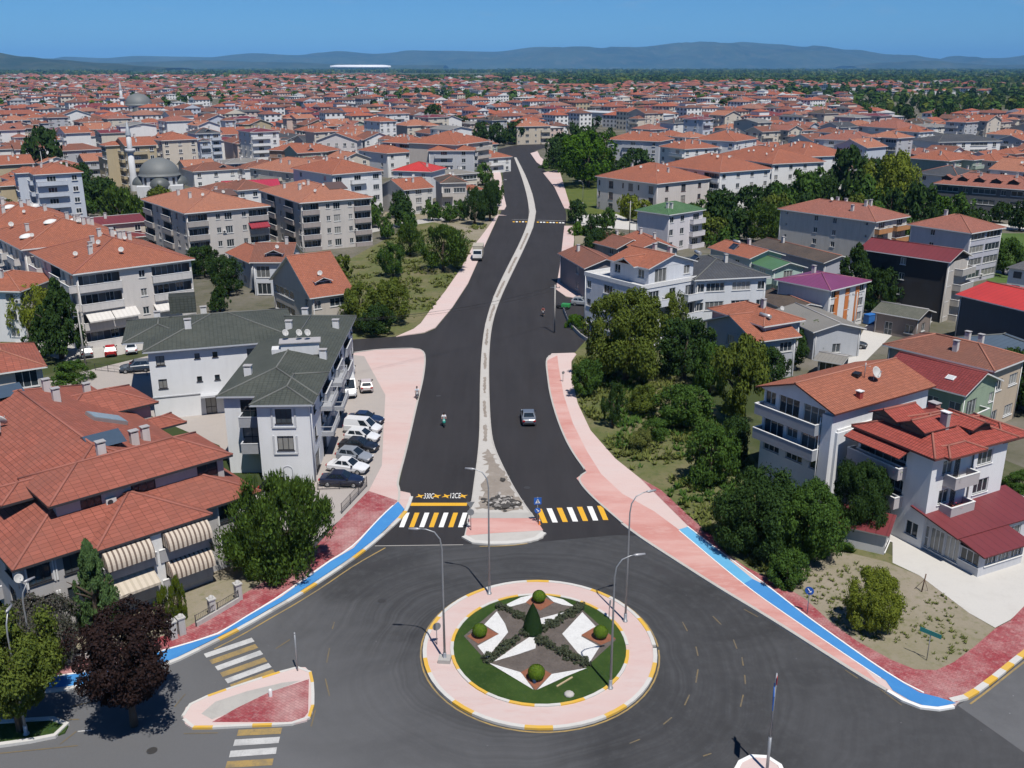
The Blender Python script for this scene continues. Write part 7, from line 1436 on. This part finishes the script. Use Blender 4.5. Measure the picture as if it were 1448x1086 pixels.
for k, (a, b_, lab) in enumerate((((470, 190), (640, 265), 'row of low lavender shrubs running back left in the roundabout star'), ((400, 505), (640, 345), 'row of low lavender shrubs running front left in the roundabout star'), ((745, 330), (955, 195), 'row of low lavender shrubs running back right in the roundabout star'), ((715, 400), (990, 540), 'row of low lavender shrubs running front right in the roundabout star'))):
    A_, B_ = zp(*a), zp(*b_); n = int((B_ - A_).length / .55); R_ = empty('shrub_row', (A_.x, A_.y, .22), 0, lab, 'shrub row')
    for i in range(n + 1):
        q = (B_ - A_) * i / max(1, n); o = inst('shrub', crown('lav', 'mound', 1, i), R_, (q.x + rnd.uniform(-.15, .15), q.y + rnd.uniform(-.15, .15), 0), rnd.random() * 6); s = rnd.uniform(.32, .56); o.scale = (s, s, s * 1.1)
p = zp(870, 650); b = MB(); b.box(-.8, .8, -.05, .05, 0, .08); o = b.build('plank', [m_plain((.42, .33, .2), .8)], None, (p.x, p.y, .205), .75); tag(o, 'pale wooden plank lying on the roundabout lawn', 'plank')
p = zp(898, 728); b = MB(); b.lathe([(.35, 0), (.38, .08), (.28, .18), (.05, .22)], n=9); tag(b.build('stone', [KC], None, (p.x, p.y, .2)), 'flat grey stone at the front edge of the roundabout lawn', 'stone')
p = zp(683, 655); b = MB(); b.lathe([(.12, 0), (.14, .2), (.12, .34), (.04, .38)], n=10); tag(b.build('spotlight', [NAVYP] if False else [m_plain((.02, .05, .10), .4)], None, (p.x, p.y, .23)), 'small dark blue garden spotlight before the front ball bush', 'spotlight')
# rubble on the median, tufts on the plots
b = MB(); r_ = random.Random(5)
for i in range(170):
    p = G(r_.gauss(712, 12), r_.gauss(713, 4.5)); s = r_.uniform(.06, .28); b.lathe([(s, 0), (s*1.1, s*.3), (s*.5, s*.65), (.01, s*.7)], (p.x, p.y, .185), r_.randint(5, 7), r_.choice((0, 0, 1, 2)), False, r_.uniform(.6, 1.4), r_.uniform(.6, 1.4))
tag(b.build('rubble', [m_plain((.05, .047, .044), .9), m_plain((.17, .16, .15), .9), m_plain((.33, .31, .29), .9)]), 'dark broken asphalt rubble heaped at the wide end of the median', 'rubble', kind='stuff')
def tufts(name, poly, n, s0, s1, mat, seed, label, z=.07, hgt=1.0):
    r = random.Random(seed); W_ = [G(*p) for p in poly]; b = MB(); xs = [p.x for p in W_]; ys = [p.y for p in W_]; c = 0; t = 0
    def inside(p):
        k = False
        for i in range(len(W_)):
            a, d = W_[i], W_[i-1]
            if (a.y > p.y) != (d.y > p.y) and p.x < (d.x - a.x) * (p.y - a.y) / (d.y - a.y) + a.x: k = not k
        return k
    while c < n and t < n * 30:
        t += 1; p = Vector((r.uniform(min(xs), max(xs)), r.uniform(min(ys), max(ys))))
        if not inside(p) or noise.noise(Vector((p.x*.16, p.y*.16, seed))) < -.05: continue
        c += 1; s = r.uniform(s0, s1)
        for k in range(9):
            a = r.random() * 6.28; d = Vector((math.cos(a), math.sin(a), 0)); w = Vector((-d.y, d.x, 0)) * s * .22; o = Vector((p.x, p.y, z)) + d * s * .15
            b.face([o - w, o + w, o + d * s * .7 + Vector((0, 0, s * hgt * r.uniform(.4, 1.0)))], 0)
    return tag(b.build(name, [mat]), label, 'weeds', kind='stuff')
tufts('weeds', [(1110, 815), (1172, 878), (1259, 933), (1324, 948), (1376, 915), (1400, 892), (1300, 817), (1190, 782)], 420, .08, .32, LM['scrub'], 3, 'dry weeds scattered over the bare plot')
tufts('undergrowth', [(980, 735), (1027, 783), (1103, 826), (1190, 780), (1060, 650), (980, 560), (900, 480), (815, 505), (820, 572), (870, 648), (935, 693)], 1700, .25, .8, LM['scrub'], 4, 'tangled undergrowth covering the overgrown plot')
tufts('undergrowth', [(980, 735), (1060, 770), (1060, 650), (980, 560), (900, 490), (820, 520), (835, 600)], 800, .3, .9, LM['mid'], 6, 'green weeds among the bushes of the overgrown plot')
tufts('weeds', [(600, 455), (655, 375), (690, 318), (560, 330), (480, 390), (500, 470)], 1500, .25, .8, LM['scrub'], 8, 'grass and weeds on the plot left of the new road')
tufts('undergrowth', [(1190, 780), (1260, 790), (1230, 760), (1195, 765)], 120, .3, .7, LM['mid'], 9, 'green weeds before the lean-to shed')
# ---------------------------------------------------------------- the rest of the town, graded by distance
def in_foot(x, y, m):
    for (cx, cy, a, b, rz) in FOOT:
        dx, dy = x - cx, y - cy
        if dx*dx + dy*dy > (a + b + m + 8)**2: continue
        c, s = math.cos(rz), math.sin(rz); u, v = dx*c + dy*s, -dx*s + dy*c
        if abs(u) < a + m and abs(v) < b + m: return True
    return False
def pin(poly, p):
    k = False
    for i in range(len(poly)):
        (ax, ay), (bx, by) = poly[i], poly[i-1]
        if (ay > p[1]) != (by > p[1]) and p[0] < (bx - ax) * (p[1] - ay) / (by - ay) + ax: k = not k
    return k
# photo regions on the ground kept free of fill houses: the road corridor, plots, parks
KEEP = [[(430, 1086), (470, 480), (560, 330), (690, 320), (700, 215), (640, 205), (780, 195), (830, 330), (860, 420), (1000, 600), (1100, 1086)],
        [(760, 215), (850, 170), (960, 230), (860, 330), (800, 330)], [(790, 255), (1010, 255), (1010, 360), (800, 400)], [(960, 290), (1290, 262), (1310, 345), (1100, 385), (960, 360)],
        [(1270, 300), (1500, 300), (1500, 420), (1400, 420), (1290, 330)], [(1195, 138), (1500, 130), (1500, 172), (1280, 185), (1200, 172)], [(0, 440), (280, 440), (560, 330), (560, 500), (0, 640)], [(470, 300), (720, 290), (720, 350), (470, 420)], [(1030, 400), (1500, 380), (1500, 900), (900, 900)], [(105, 257), (190, 266), (285, 264), (285, 300), (230, 345), (90, 320), (60, 290)], [(312, 264), (425, 258), (425, 305), (290, 305)]]
TILES_N = [(T_OR, 'orange', 5), (T_OL, 'pale orange', 3), (T_PK, 'salmon', 3), (T_BR, 'brown', 3), (S_MAR, 'maroon metal', 1), (T_GRY, 'grey', 1), (S_GRY, 'pale sheet', 1), (T_DK, 'dark brown', 1)]
WALLS_N = [((.68, .68, .67), 'white', 7), ((.56, .51, .43), 'cream', 3), ((.42, .43, .45), 'grey', 1.5), ((.48, .52, .58), 'pale blue', 1), ((.55, .43, .38), 'pink', 1), ((.43, .36, .24), 'ochre', 1), ((.30, .36, .30), 'greenish', 1)]
def pick(r, L):
    t = r.uniform(0, sum(x[2] for x in L))
    for x in L:
        t -= x[2]
        if t <= 0: return x
    return L[-1]
fr_ = random.Random(21); GA = math.radians(37); ca, sa = math.cos(GA), math.sin(GA)
cand = []
u0 = -4600
def limit(px): return 4600 if px < 560 else 3600 if px < 760 else 2900 if px < 1060 else 2500
i = 0
for band, (d0, d1, su, sv) in enumerate(((150, 900, 18.5, 19.5), (900, 1700, 21, 22), (1700, 2900, 26, 27), (2900, 4700, 38, 38))):
    n = int(d1 * 1.3 / su) + 2; m = int(d1 * 1.5 / sv) + 2
    for a in range(-n, n):
        for b_ in range(-m, m):
            u = a * su + (a // 2) * su * .35; v = b_ * sv + (b_ // 5) * sv * .4
            x = u * ca - v * sa; y = u * sa + v * ca
            if not d0 <= y < d1 or abs(x) > y * .9 + 10: continue
            wv = noise.noise(Vector((x*.004, y*.004, 1.7)))
            x += fr_.uniform(-2.5, 2.5); y += fr_.uniform(-2.5, 2.5)
            if fr_.random() < .05 or wv < -.42 or (y > 900 and noise.noise(Vector((x*.0028, y*.0022, 8.8))) < (-.3 if x < 200 else -.12)): continue
            px = PX(x, y)
            if not -420 < px[0] < 1870: continue
            if y > limit(px[0]) * fr_.uniform(.75, 1.05): continue
            if any(pin(k, px) for k in KEEP): continue
            if in_foot(x, y, 6.5): continue
            cand.append((y, x, px, wv))
cand.sort()
taken = {}
def too_close(x, y, m=13.5):
    k = (int(x // 16), int(y // 16))
    for i in (-1, 0, 1):
        for j in (-1, 0, 1):
            for (a, b_) in taken.get((k[0]+i, k[1]+j), ()):
                if (a - x)**2 + (b_ - y)**2 < m*m: return True
    taken.setdefault(k, []).append((x, y)); return False
LAND = [('the near mosque', 229, 250), ('the far mosque', 199, 150), ('the stadium', 510, 96), ('the ochre tower', 690, 215), ('the crimson roof', 360, 262), ('the road end', 720, 200), ('the long white hall', 870, 155), ('the grey villas', 1350, 192), ('the salmon roof', 1200, 195), ('the evergreen clump', 68, 215), ('the dark terrace', 1390, 265), ('the red metal roof', 580, 240)]
NEARN = 232
fill = []; stuff = []
for (y, x, px, wv) in cand:
    if too_close(x, y): continue
    (fill if len(fill) < NEARN and -50 < px[0] < 1498 else stuff).append((y, x, px, wv))
lab_items = []
for (y, x, px, wv) in fill:
    t = pick(fr_, TILES_N); w = pick(fr_, WALLS_N); fl = fr_.choice((2, 2, 3, 3, 4, 5)) if y > 260 else fr_.choice((1, 2, 2))
    W, D = fr_.uniform(11.5, 18), fr_.uniform(11, 15.5); h = fl * 2.9 + .3; rz = GA + fr_.choice((0, -math.pi/2)) + fr_.uniform(-.08, .08)
    ux = Vector((math.cos(rz), math.sin(rz))); nx = Vector((-ux.y, ux.x)); o = Vector((x, y)) - ux * W/2 - nx * D/2
    rf = fr_.choice(('hip', 'hip', 'hip', 'gx', 'gy'))
    sheetroof = t[0] in (S_MAR, S_GRY)
    cols = fr_.choice(('w.w.w', 'wbw', 'w.bw', 'GwG', 'w.w', 'bwb')) if fl > 1 else 'w.w'; co2 = fr_.choice(('w.w', 'w.w.w', 'bw', ''))
    H = std_house('x', o, rz, W, D, h, fl=fl, F=cols, L=co2 if rz < 0 or x > 0 else '', R=co2 if True else '', roof=rf, tile=t[0], cap=CAP if not sheetroof else GREY_P, wc=w[0], ch=fr_.randint(1, 3), dish=fr_.randint(0, 2), det=0, flush=True, name='house' if fl < 3 else 'apartment_building', cat='house' if fl < 3 else 'building', group='houses of the town', pitch=.36 if not sheetroof else .18, seed=int(x*3 + y), bal=None)
    if fr_.random() < .6:                                # a lower or equal wing breaks up the box
        ww, wd = W * fr_.uniform(.4, .6), fr_.uniform(2.5, 5.5); wh = h - fr_.choice((0.03, 2.9)) if fl > 1 else h - .4; x0 = fr_.choice((.3, W - ww - .3)); H.W = MB(); k = max(1, round(wh / 2.9))
        H.side((x0 + .5, -wd + .5), (1, 0), ww - 1, [(i * wh / k, wh / k - (.18 if i == k - 1 else 0), fr_.choice(('w.w', 'G', 'b'))) for i in range(k)], True); H.side((x0 + ww - .5, -wd + .5), (0, 1), wd, [(0, wh - .18, '')], True); H.side((x0 + .5, .5), (0, -1), wd, [(0, wh - .18, '')], True); H.finish('wing_wall')
        B = MB(); hip(B, x0, x0 + ww, -wd, max(1.5, ww * .6), wh, .34 if not sheetroof else .16, True); H.add_roof(B, [t[0], CAP if not sheetroof else GREY_P, WHITE_P], 'wing_roof')
    if fr_.random() < .3 and rf != 'gy' and not sheetroof: dormer(H, W * fr_.uniform(.3, .7), 1.6, 0, 2.6, 3.0, H.hf(W/2, 1.6) - .25, .8, [t[0], CAP, WHITE_P, WHITE_P, DARK_P], .5)
    n = min(LAND, key=lambda q: (q[1]-px[0])**2 + 4*(q[2]-px[1])**2); dx, dy = px[0]-n[1], px[1]-n[2]
    rel = ('left of' if dx < 0 else 'right of') if abs(dx) > 2.2*abs(dy) else ('behind' if dy < 0 else 'before')
    lab_items.append((H.root, '%s %s-storey house, %s %s, %s %s' % (w[1], {1: 'one', 2: 'two', 3: 'three', 4: 'four', 5: 'five'}[fl], t[1], 'hip roof' if rf == 'hip' else 'gable roof', rel, n[0]), px))
ORD = ['leftmost', 'second', 'third', 'fourth', 'fifth', 'sixth', 'seventh', 'eighth', 'ninth', 'tenth', 'eleventh', 'twelfth', 'thirteenth', 'fourteenth', 'fifteenth', 'sixteenth', 'seventeenth', 'eighteenth', 'nineteenth', 'twentieth', 'twenty-first', 'twenty-second', 'twenty-third', 'twenty-fourth', 'twenty-fifth', 'twenty-sixth', 'twenty-seventh', 'twenty-eighth', 'twenty-ninth', 'thirtieth']
def assign(items):
    by = {}
    for o, l, px in items: by.setdefault(l, []).append((px[0], o))
    for l, L in by.items():
        L.sort(key=lambda q: q[0])
        for i, (_, o) in enumerate(L): o['label'] = l if len(L) == 1 else l + (', leftmost' if i == 0 else ', rightmost' if i == len(L) - 1 else ', %s from left' % ORD[min(i, 29)])
assign(lab_items)
#DBG
# remaining roofs: one mass
FW = [m_plain(c_[0], .9) for c_ in WALLS_N[:6]]; FWI = [0, 0, 0, 0, 0, 0, 1, 1, 2, 3, 4, 5]
FRC = [(.31, .100, .062), (.26, .095, .066), (.21, .085, .062), (.27, .135, .10), (.155, .078, .06), (.17, .045, .05), (.10, .10, .105), (.42, .42, .41)]
FR = [m_tile(c_, sc3(c_, .7), .5, .6, .5) for c_ in FRC]; FRI = [0]*5 + [1]*4 + [2]*5 + [3]*4 + [4]*4 + [5, 5, 6, 6, 6, 7, 7, 7]
B = MB()
for (y, x, px, wv) in stuff:
    big = 1.0 if y < 1700 else 1.3 if y < 2900 else 1.9
    fl = fr_.choice((2, 2, 3, 3, 4)) if y < 1200 else fr_.choice((1, 2, 2, 3)); W, D, h = fr_.uniform(11, 21)*big, fr_.uniform(10, 15)*big, fl * 2.9 * fr_.uniform(.9, 1.1); rz = GA + fr_.choice((0, math.pi/2)) + fr_.uniform(-.15, .15)
    M = Matrix.Translation((x, y, 0)) @ Matrix.Rotation(rz, 4, 'Z'); mw = fr_.choice(FWI); mr = 6 + fr_.choice(FRI); ov = .5
    P = lambda a, b_, z: tuple(M @ Vector((a, b_, z)))
    a, b_ = W/2, D/2
    for (p, q) in (((-a, -b_), (a, -b_)), ((a, -b_), (a, b_)), ((a, b_), (-a, b_)), ((-a, b_), (-a, -b_))):
        B.face([P(*p, 0), P(*q, 0), P(*q, h), P(*p, h)], mw)
        nv = M.to_3x3() @ Vector((q[1]-p[1], p[0]-q[0], 0))
        if nv.y < 0 and y < 2300:
            L = math.hypot(q[0]-p[0], q[1]-p[1]); nn = Vector((q[1]-p[1], p[0]-q[0], 0)).normalized() * .05; k = max(2, int(L/3.2))
            for f in range(fl):
                for j in range(k):
                    t0, t1 = (j + .28)/k, (j + .72)/k; z0, z1 = h*(f + .3)/fl, h*(f + .78)/fl
                    g = lambda t, z: tuple(M @ (Vector((p[0] + (q[0]-p[0])*t, p[1] + (q[1]-p[1])*t, z)) + nn))
                    B.face([g(t0, z0), g(t1, z0), g(t1, z1), g(t0, z1)], 14)
    x0, x1, y0, y1 = -a - ov, a + ov, -b_ - ov, b_ + ov; tt = min(x1 - x0, y1 - y0)/2; zt = h + tt * (.36 if mr < 12 else .15)
    gb = fr_.random() < .25
    if x1 - x0 >= y1 - y0: r0, r1 = (x0 + (0 if gb else tt), 0, zt), (x1 - (0 if gb else tt), 0, zt)
    else: r0, r1 = (0, y0 + (0 if gb else tt), zt), (0, y1 - (0 if gb else tt), zt)
    c0, c1, c2, c3 = (x0, y0, h), (x1, y0, h), (x1, y1, h), (x0, y1, h)
    fs = [[c0, c1, r1, r0], [c2, c3, r0, r1], [c1, c2, r1], [c3, c0, r0]] if x1 - x0 >= y1 - y0 else [[c1, c2, r1, r0], [c3, c0, r0, r1], [c0, c1, r0], [c2, c3, r1]]
    for i, f in enumerate(fs): slope(B, [P(*p) for p in f], mr if not (gb and i > 1) else mw)
    if fr_.random() < .45:                               # second, lower volume with its own roof
        W2, D2, h2 = W * fr_.uniform(.4, .7), D * fr_.uniform(.5, .8), h * fr_.choice((.66, .8, 1.25)); ox, oy = fr_.choice((-1, 1)) * W * .4, -D * .35
        if h2 > h: ox, oy = ox * .4, 0
        B.box(ox - W2/2, ox + W2/2, oy - D2/2, oy + D2/2, 0, h2, mw, M, 'b'); t2 = min(W2, D2)/2 + .4; q_ = [(ox - W2/2 - .4, oy - D2/2 - .4, h2), (ox + W2/2 + .4, oy - D2/2 - .4, h2), (ox + W2/2 + .4, oy + D2/2 + .4, h2), (ox - W2/2 - .4, oy + D2/2 + .4, h2)]
        for i in range(4): slope(B, [P(*q_[i]), P(*q_[(i+1) % 4]), P(ox, oy, h2 + t2*.36)], mr)
    if y < 1500:
        for _ in range(fr_.randint(1, 2)):
            cx_, cy_ = fr_.uniform(-.3, .3)*W, fr_.uniform(-.3, .3)*D; zc = h + max(0, min(cx_ - x0, x1 - cx_, cy_ - y0, y1 - cy_)) * .36
            B.box(cx_ - .4, cx_ + .4, cy_ - .3, cy_ + .3, zc - .4, zc + 1.2, 2, M)
tag(B.build('distant_houses', FW + FR + [m_plain((.07, .075, .085), .4)]), 'mass of distant red and orange roofed houses filling the town to the horizon', 'houses', kind='stuff')
# trees between the houses
items = []; n = 0; tries = 0
while n < 95 and tries < 6000:
    tries += 1
    d = 230 * (900 / 230) ** fr_.random(); ax = fr_.uniform(-.56, .56); x, y = ax * d, d; px = PX(x, y)
    if pin(KEEP[0], px) or in_foot(x, y, 2.5): continue
    ok = True
    for i in (-1, 0, 1):
        for j in (-1, 0, 1):
            for (a, b_) in taken.get((int(x // 16) + i, int(y // 16) + j), ()):
                if (a - x)**2 + (b_ - y)**2 < 8.5**2: ok = False
    if not ok: continue
    kd = fr_.choice(('dark', 'dark', 'mid', 'olive')); r = fr_.uniform(2.5, 4.5); tr = tree(kd, 'round', x, y, r, r * fr_.uniform(1.7, 2.5), 'x', 1 if d < 450 else 0, group='trees between the houses')
    q = min(LAND, key=lambda q: (q[1]-px[0])**2 + 4*(q[2]-px[1])**2); dx, dy = px[0]-q[1], px[1]-q[2]
    items.append((tr, '%s green %s tree among roofs %s %s' % (kd if kd != 'mid' else 'fresh', 'small' if r < 3.3 else 'broad', ('left of' if dx < 0 else 'right of') if abs(dx) > 2.2*abs(dy) else ('behind' if dy < 0 else 'before'), q[0]), px)); n += 1
# the wood at right and the park trees
for poly, cnt, nm in (([(1195, 150), (1300, 140), (1400, 132), (1500, 132), (1500, 168), (1400, 180), (1280, 190), (1200, 176)], 52, 'in the wood at the right behind the salmon roofs'), ([(1000, 300), (1290, 262), (1310, 340), (1100, 345), (985, 340)], 15, 'in the park before the diagonal white row'), ([(770, 205), (850, 178), (900, 232), (790, 250)], 9, 'in the grove at the road bend'), ([(590, 180), (760, 188), (735, 206), (690, 200)], 10, 'in the row before the road end')):
    c = 0; t = 0
    while c < cnt and t < 3000:
        t += 1; q = (fr_.uniform(min(p[0] for p in poly), max(p[0] for p in poly)), fr_.uniform(min(p[1] for p in poly), max(p[1] for p in poly)))
        if not pin(poly, q): continue
        p = G(*q)
        if in_foot(p.x, p.y, 3.5): continue
        kd = fr_.choice(('dark', 'dark', 'mid', 'dark', 'olive')); r = fr_.uniform(4, 7) if 'wood' in nm else fr_.uniform(3, 6); tr = tree(kd, 'round', p.x, p.y, r, r * fr_.uniform(1.7, 2.3), 'x', 1 if p.y < 450 else 0, group='trees ' + nm.split(' the ')[0] + ' the ' + nm.split(' the ')[1].split(' ')[0])
        items.append((tr, '%s green tree %s' % (kd if kd != 'mid' else 'fresh', nm), q)); c += 1
assign(items)
# far woods and hedgerows: one mass
B = MB(); r = random.Random(8); LQ = ('a', 'b')
cnt = 0
while cnt < 9800:
    d = 900 * (14000 / 900) ** (r.random() ** .8); ax = r.uniform(-.72, .72); x, y = ax * d, d; px = PX(x, y); lim = limit(px[0])
    inside = y < lim * .8
    if inside and (r.random() > .36 or any(pin(k, px) for k in KEEP[:1])): continue
    if not inside and noise.noise(Vector((x*.0016, y*.0009, 4.2))) < -.12: continue
    if px[0] < 560 and y < 4600 and r.random() > .6: continue
    cnt += 1; s = r.uniform(5, 9) * (1 if d < 2500 else 1.8 if d < 6000 else 3.2); hh = r.uniform(8, 15) * (1 if d < 6000 else 1.25); m = r.choice((0, 0, 1, 2))
    wx = 1 if d < 2500 else r.uniform(1, 2.2)
    for k in range(22 if d < 3000 else 14):
        v = Vector((r.gauss(0, 1), r.gauss(0, 1), r.gauss(0, 1))).normalized(); v.z = abs(v.z); c = Vector((x + v.x*s*.6*wx, y + v.y*s*.6, v.z * hh * .85 + .5))
        t = v.cross(Vector((r.gauss(0, 1), r.gauss(0, 1), r.gauss(0, 1)))).normalized() * s * .42 * wx; w = v.cross(t).normalized() * s * .36
        B.face([c - t, c - w, c + t, c + w], m)
tag(B.build('distant_woods', [LM['dark'], LM['mid'], LM['olive']]), 'distant dark green woods and hedgerows on the plain below the mountains', 'woods', kind='stuff')
# ---------------------------------------------------------------- mountains
def ridge(name, prof, d, depth, mat, rough, seed):
    """hill range with its crest at distance d + depth following the surveyed skyline"""
    B = MB(); xs = []; n = 260; rows = 16
    x0, x1 = prof[0][0], prof[-1][0]; grid = []
    for i in range(n + 1):
        px = x0 + (x1 - x0) * i / n
        for (a, ya), (b_, yb) in zip(prof[:-1], prof[1:]):
            if a <= px <= b_: t = (px - a)/(b_ - a); t = t*t*(3 - 2*t); py = ya + (yb - ya) * t; break
        col = []
        for j in range(rows + 1):
            t = j / rows * 1.5; yy = d + depth * t
            yc = d + depth; k = (px - CX) / FOC
            hz = HC + yc * (-math.sin(PIT) - (py - CY)/FOC * math.cos(PIT)) / (math.cos(PIT) - (py - CY)/FOC * math.sin(PIT)); hz = max(0, hz)
            sh = math.sin(min(t, 1) * math.pi / 2) ** 1.2 if t <= 1 else math.cos((t - 1) * math.pi / 1.2) * 1.0
            xx = k * yc * 1.045
            nz = noise.fractal(Vector((xx / rough, yy / rough, seed)), 1.0, 2.1, 5) * hz * .5 * math.sin(min(1, t) * math.pi) if t < 1 else 0
            col.append((xx * (yy / yc) ** .3, yy, max(-5, hz * sh + nz)))
        grid.append(col)
    for i in range(n):
        for j in range(rows): B.face([grid[i][j], grid[i+1][j], grid[i+1][j+1], grid[i][j+1]], 0, None, True)
    o = B.build(name, [mat]); o['kind'] = 'structure'; return o
HILL = m_ground('wooded_hillside', (.012, .024, .010), (.05, .065, .028), (.11, .10, .06), .0011, .0045, 0.0)
ridge('mountains', [(-200, 84), (0, 84), (135, 83), (150, 80), (200, 82), (250, 79), (300, 80), (350, 81), (400, 77), (450, 78), (480, 74), (500, 72), (550, 76), (600, 74), (650, 72), (700, 73), (760, 66), (820, 69), (870, 67), (930, 63), (1000, 61), (1017, 59), (1060, 62), (1100, 66), (1150, 72), (1200, 78), (1240, 83), (1270, 85), (1290, 79), (1320, 82), (1350, 82), (1400, 76), (1448, 70), (1650, 66)], 19000, 3000, HILL, 1900.0, 3.3)
ridge('hills', [(-300, 67), (0, 69), (50, 72), (100, 80), (135, 84), (200, 89), (260, 94), (300, 96)], 8000, 1200, HILL, 700.0, 5.1)
ridge('hills', [(170, 92), (260, 87), (330, 85), (420, 88), (520, 91), (640, 93)], 13500, 1500, HILL, 900.0, 7.7)
ridge('hills', [(1150, 93), (1210, 88), (1250, 86), (1290, 89), (1340, 92), (1420, 90), (1600, 86)], 15000, 1500, HILL, 900.0, 9.9)
# ---------------------------------------------------------------- air
hz = NT('haze_air'); hz.t.nodes.remove(hz.b); pv = hz.n('VolumePrincipled'); pv.inputs['Color'].default_value = (.22, .55, 1.0, 1); pv.inputs['Density'].default_value = 3.7e-5; pv.inputs['Anisotropy'].default_value = -.3
hz.l(pv.outputs[0], hz.t.nodes['Material Output'].inputs['Volume'])
b = MB(); b.box(-41000, 41000, -3500, 61000, -1, 900); tag(b.build('haze', [hz.m]), 'thin blue air over the whole plain', 'haze', kind='stuff')
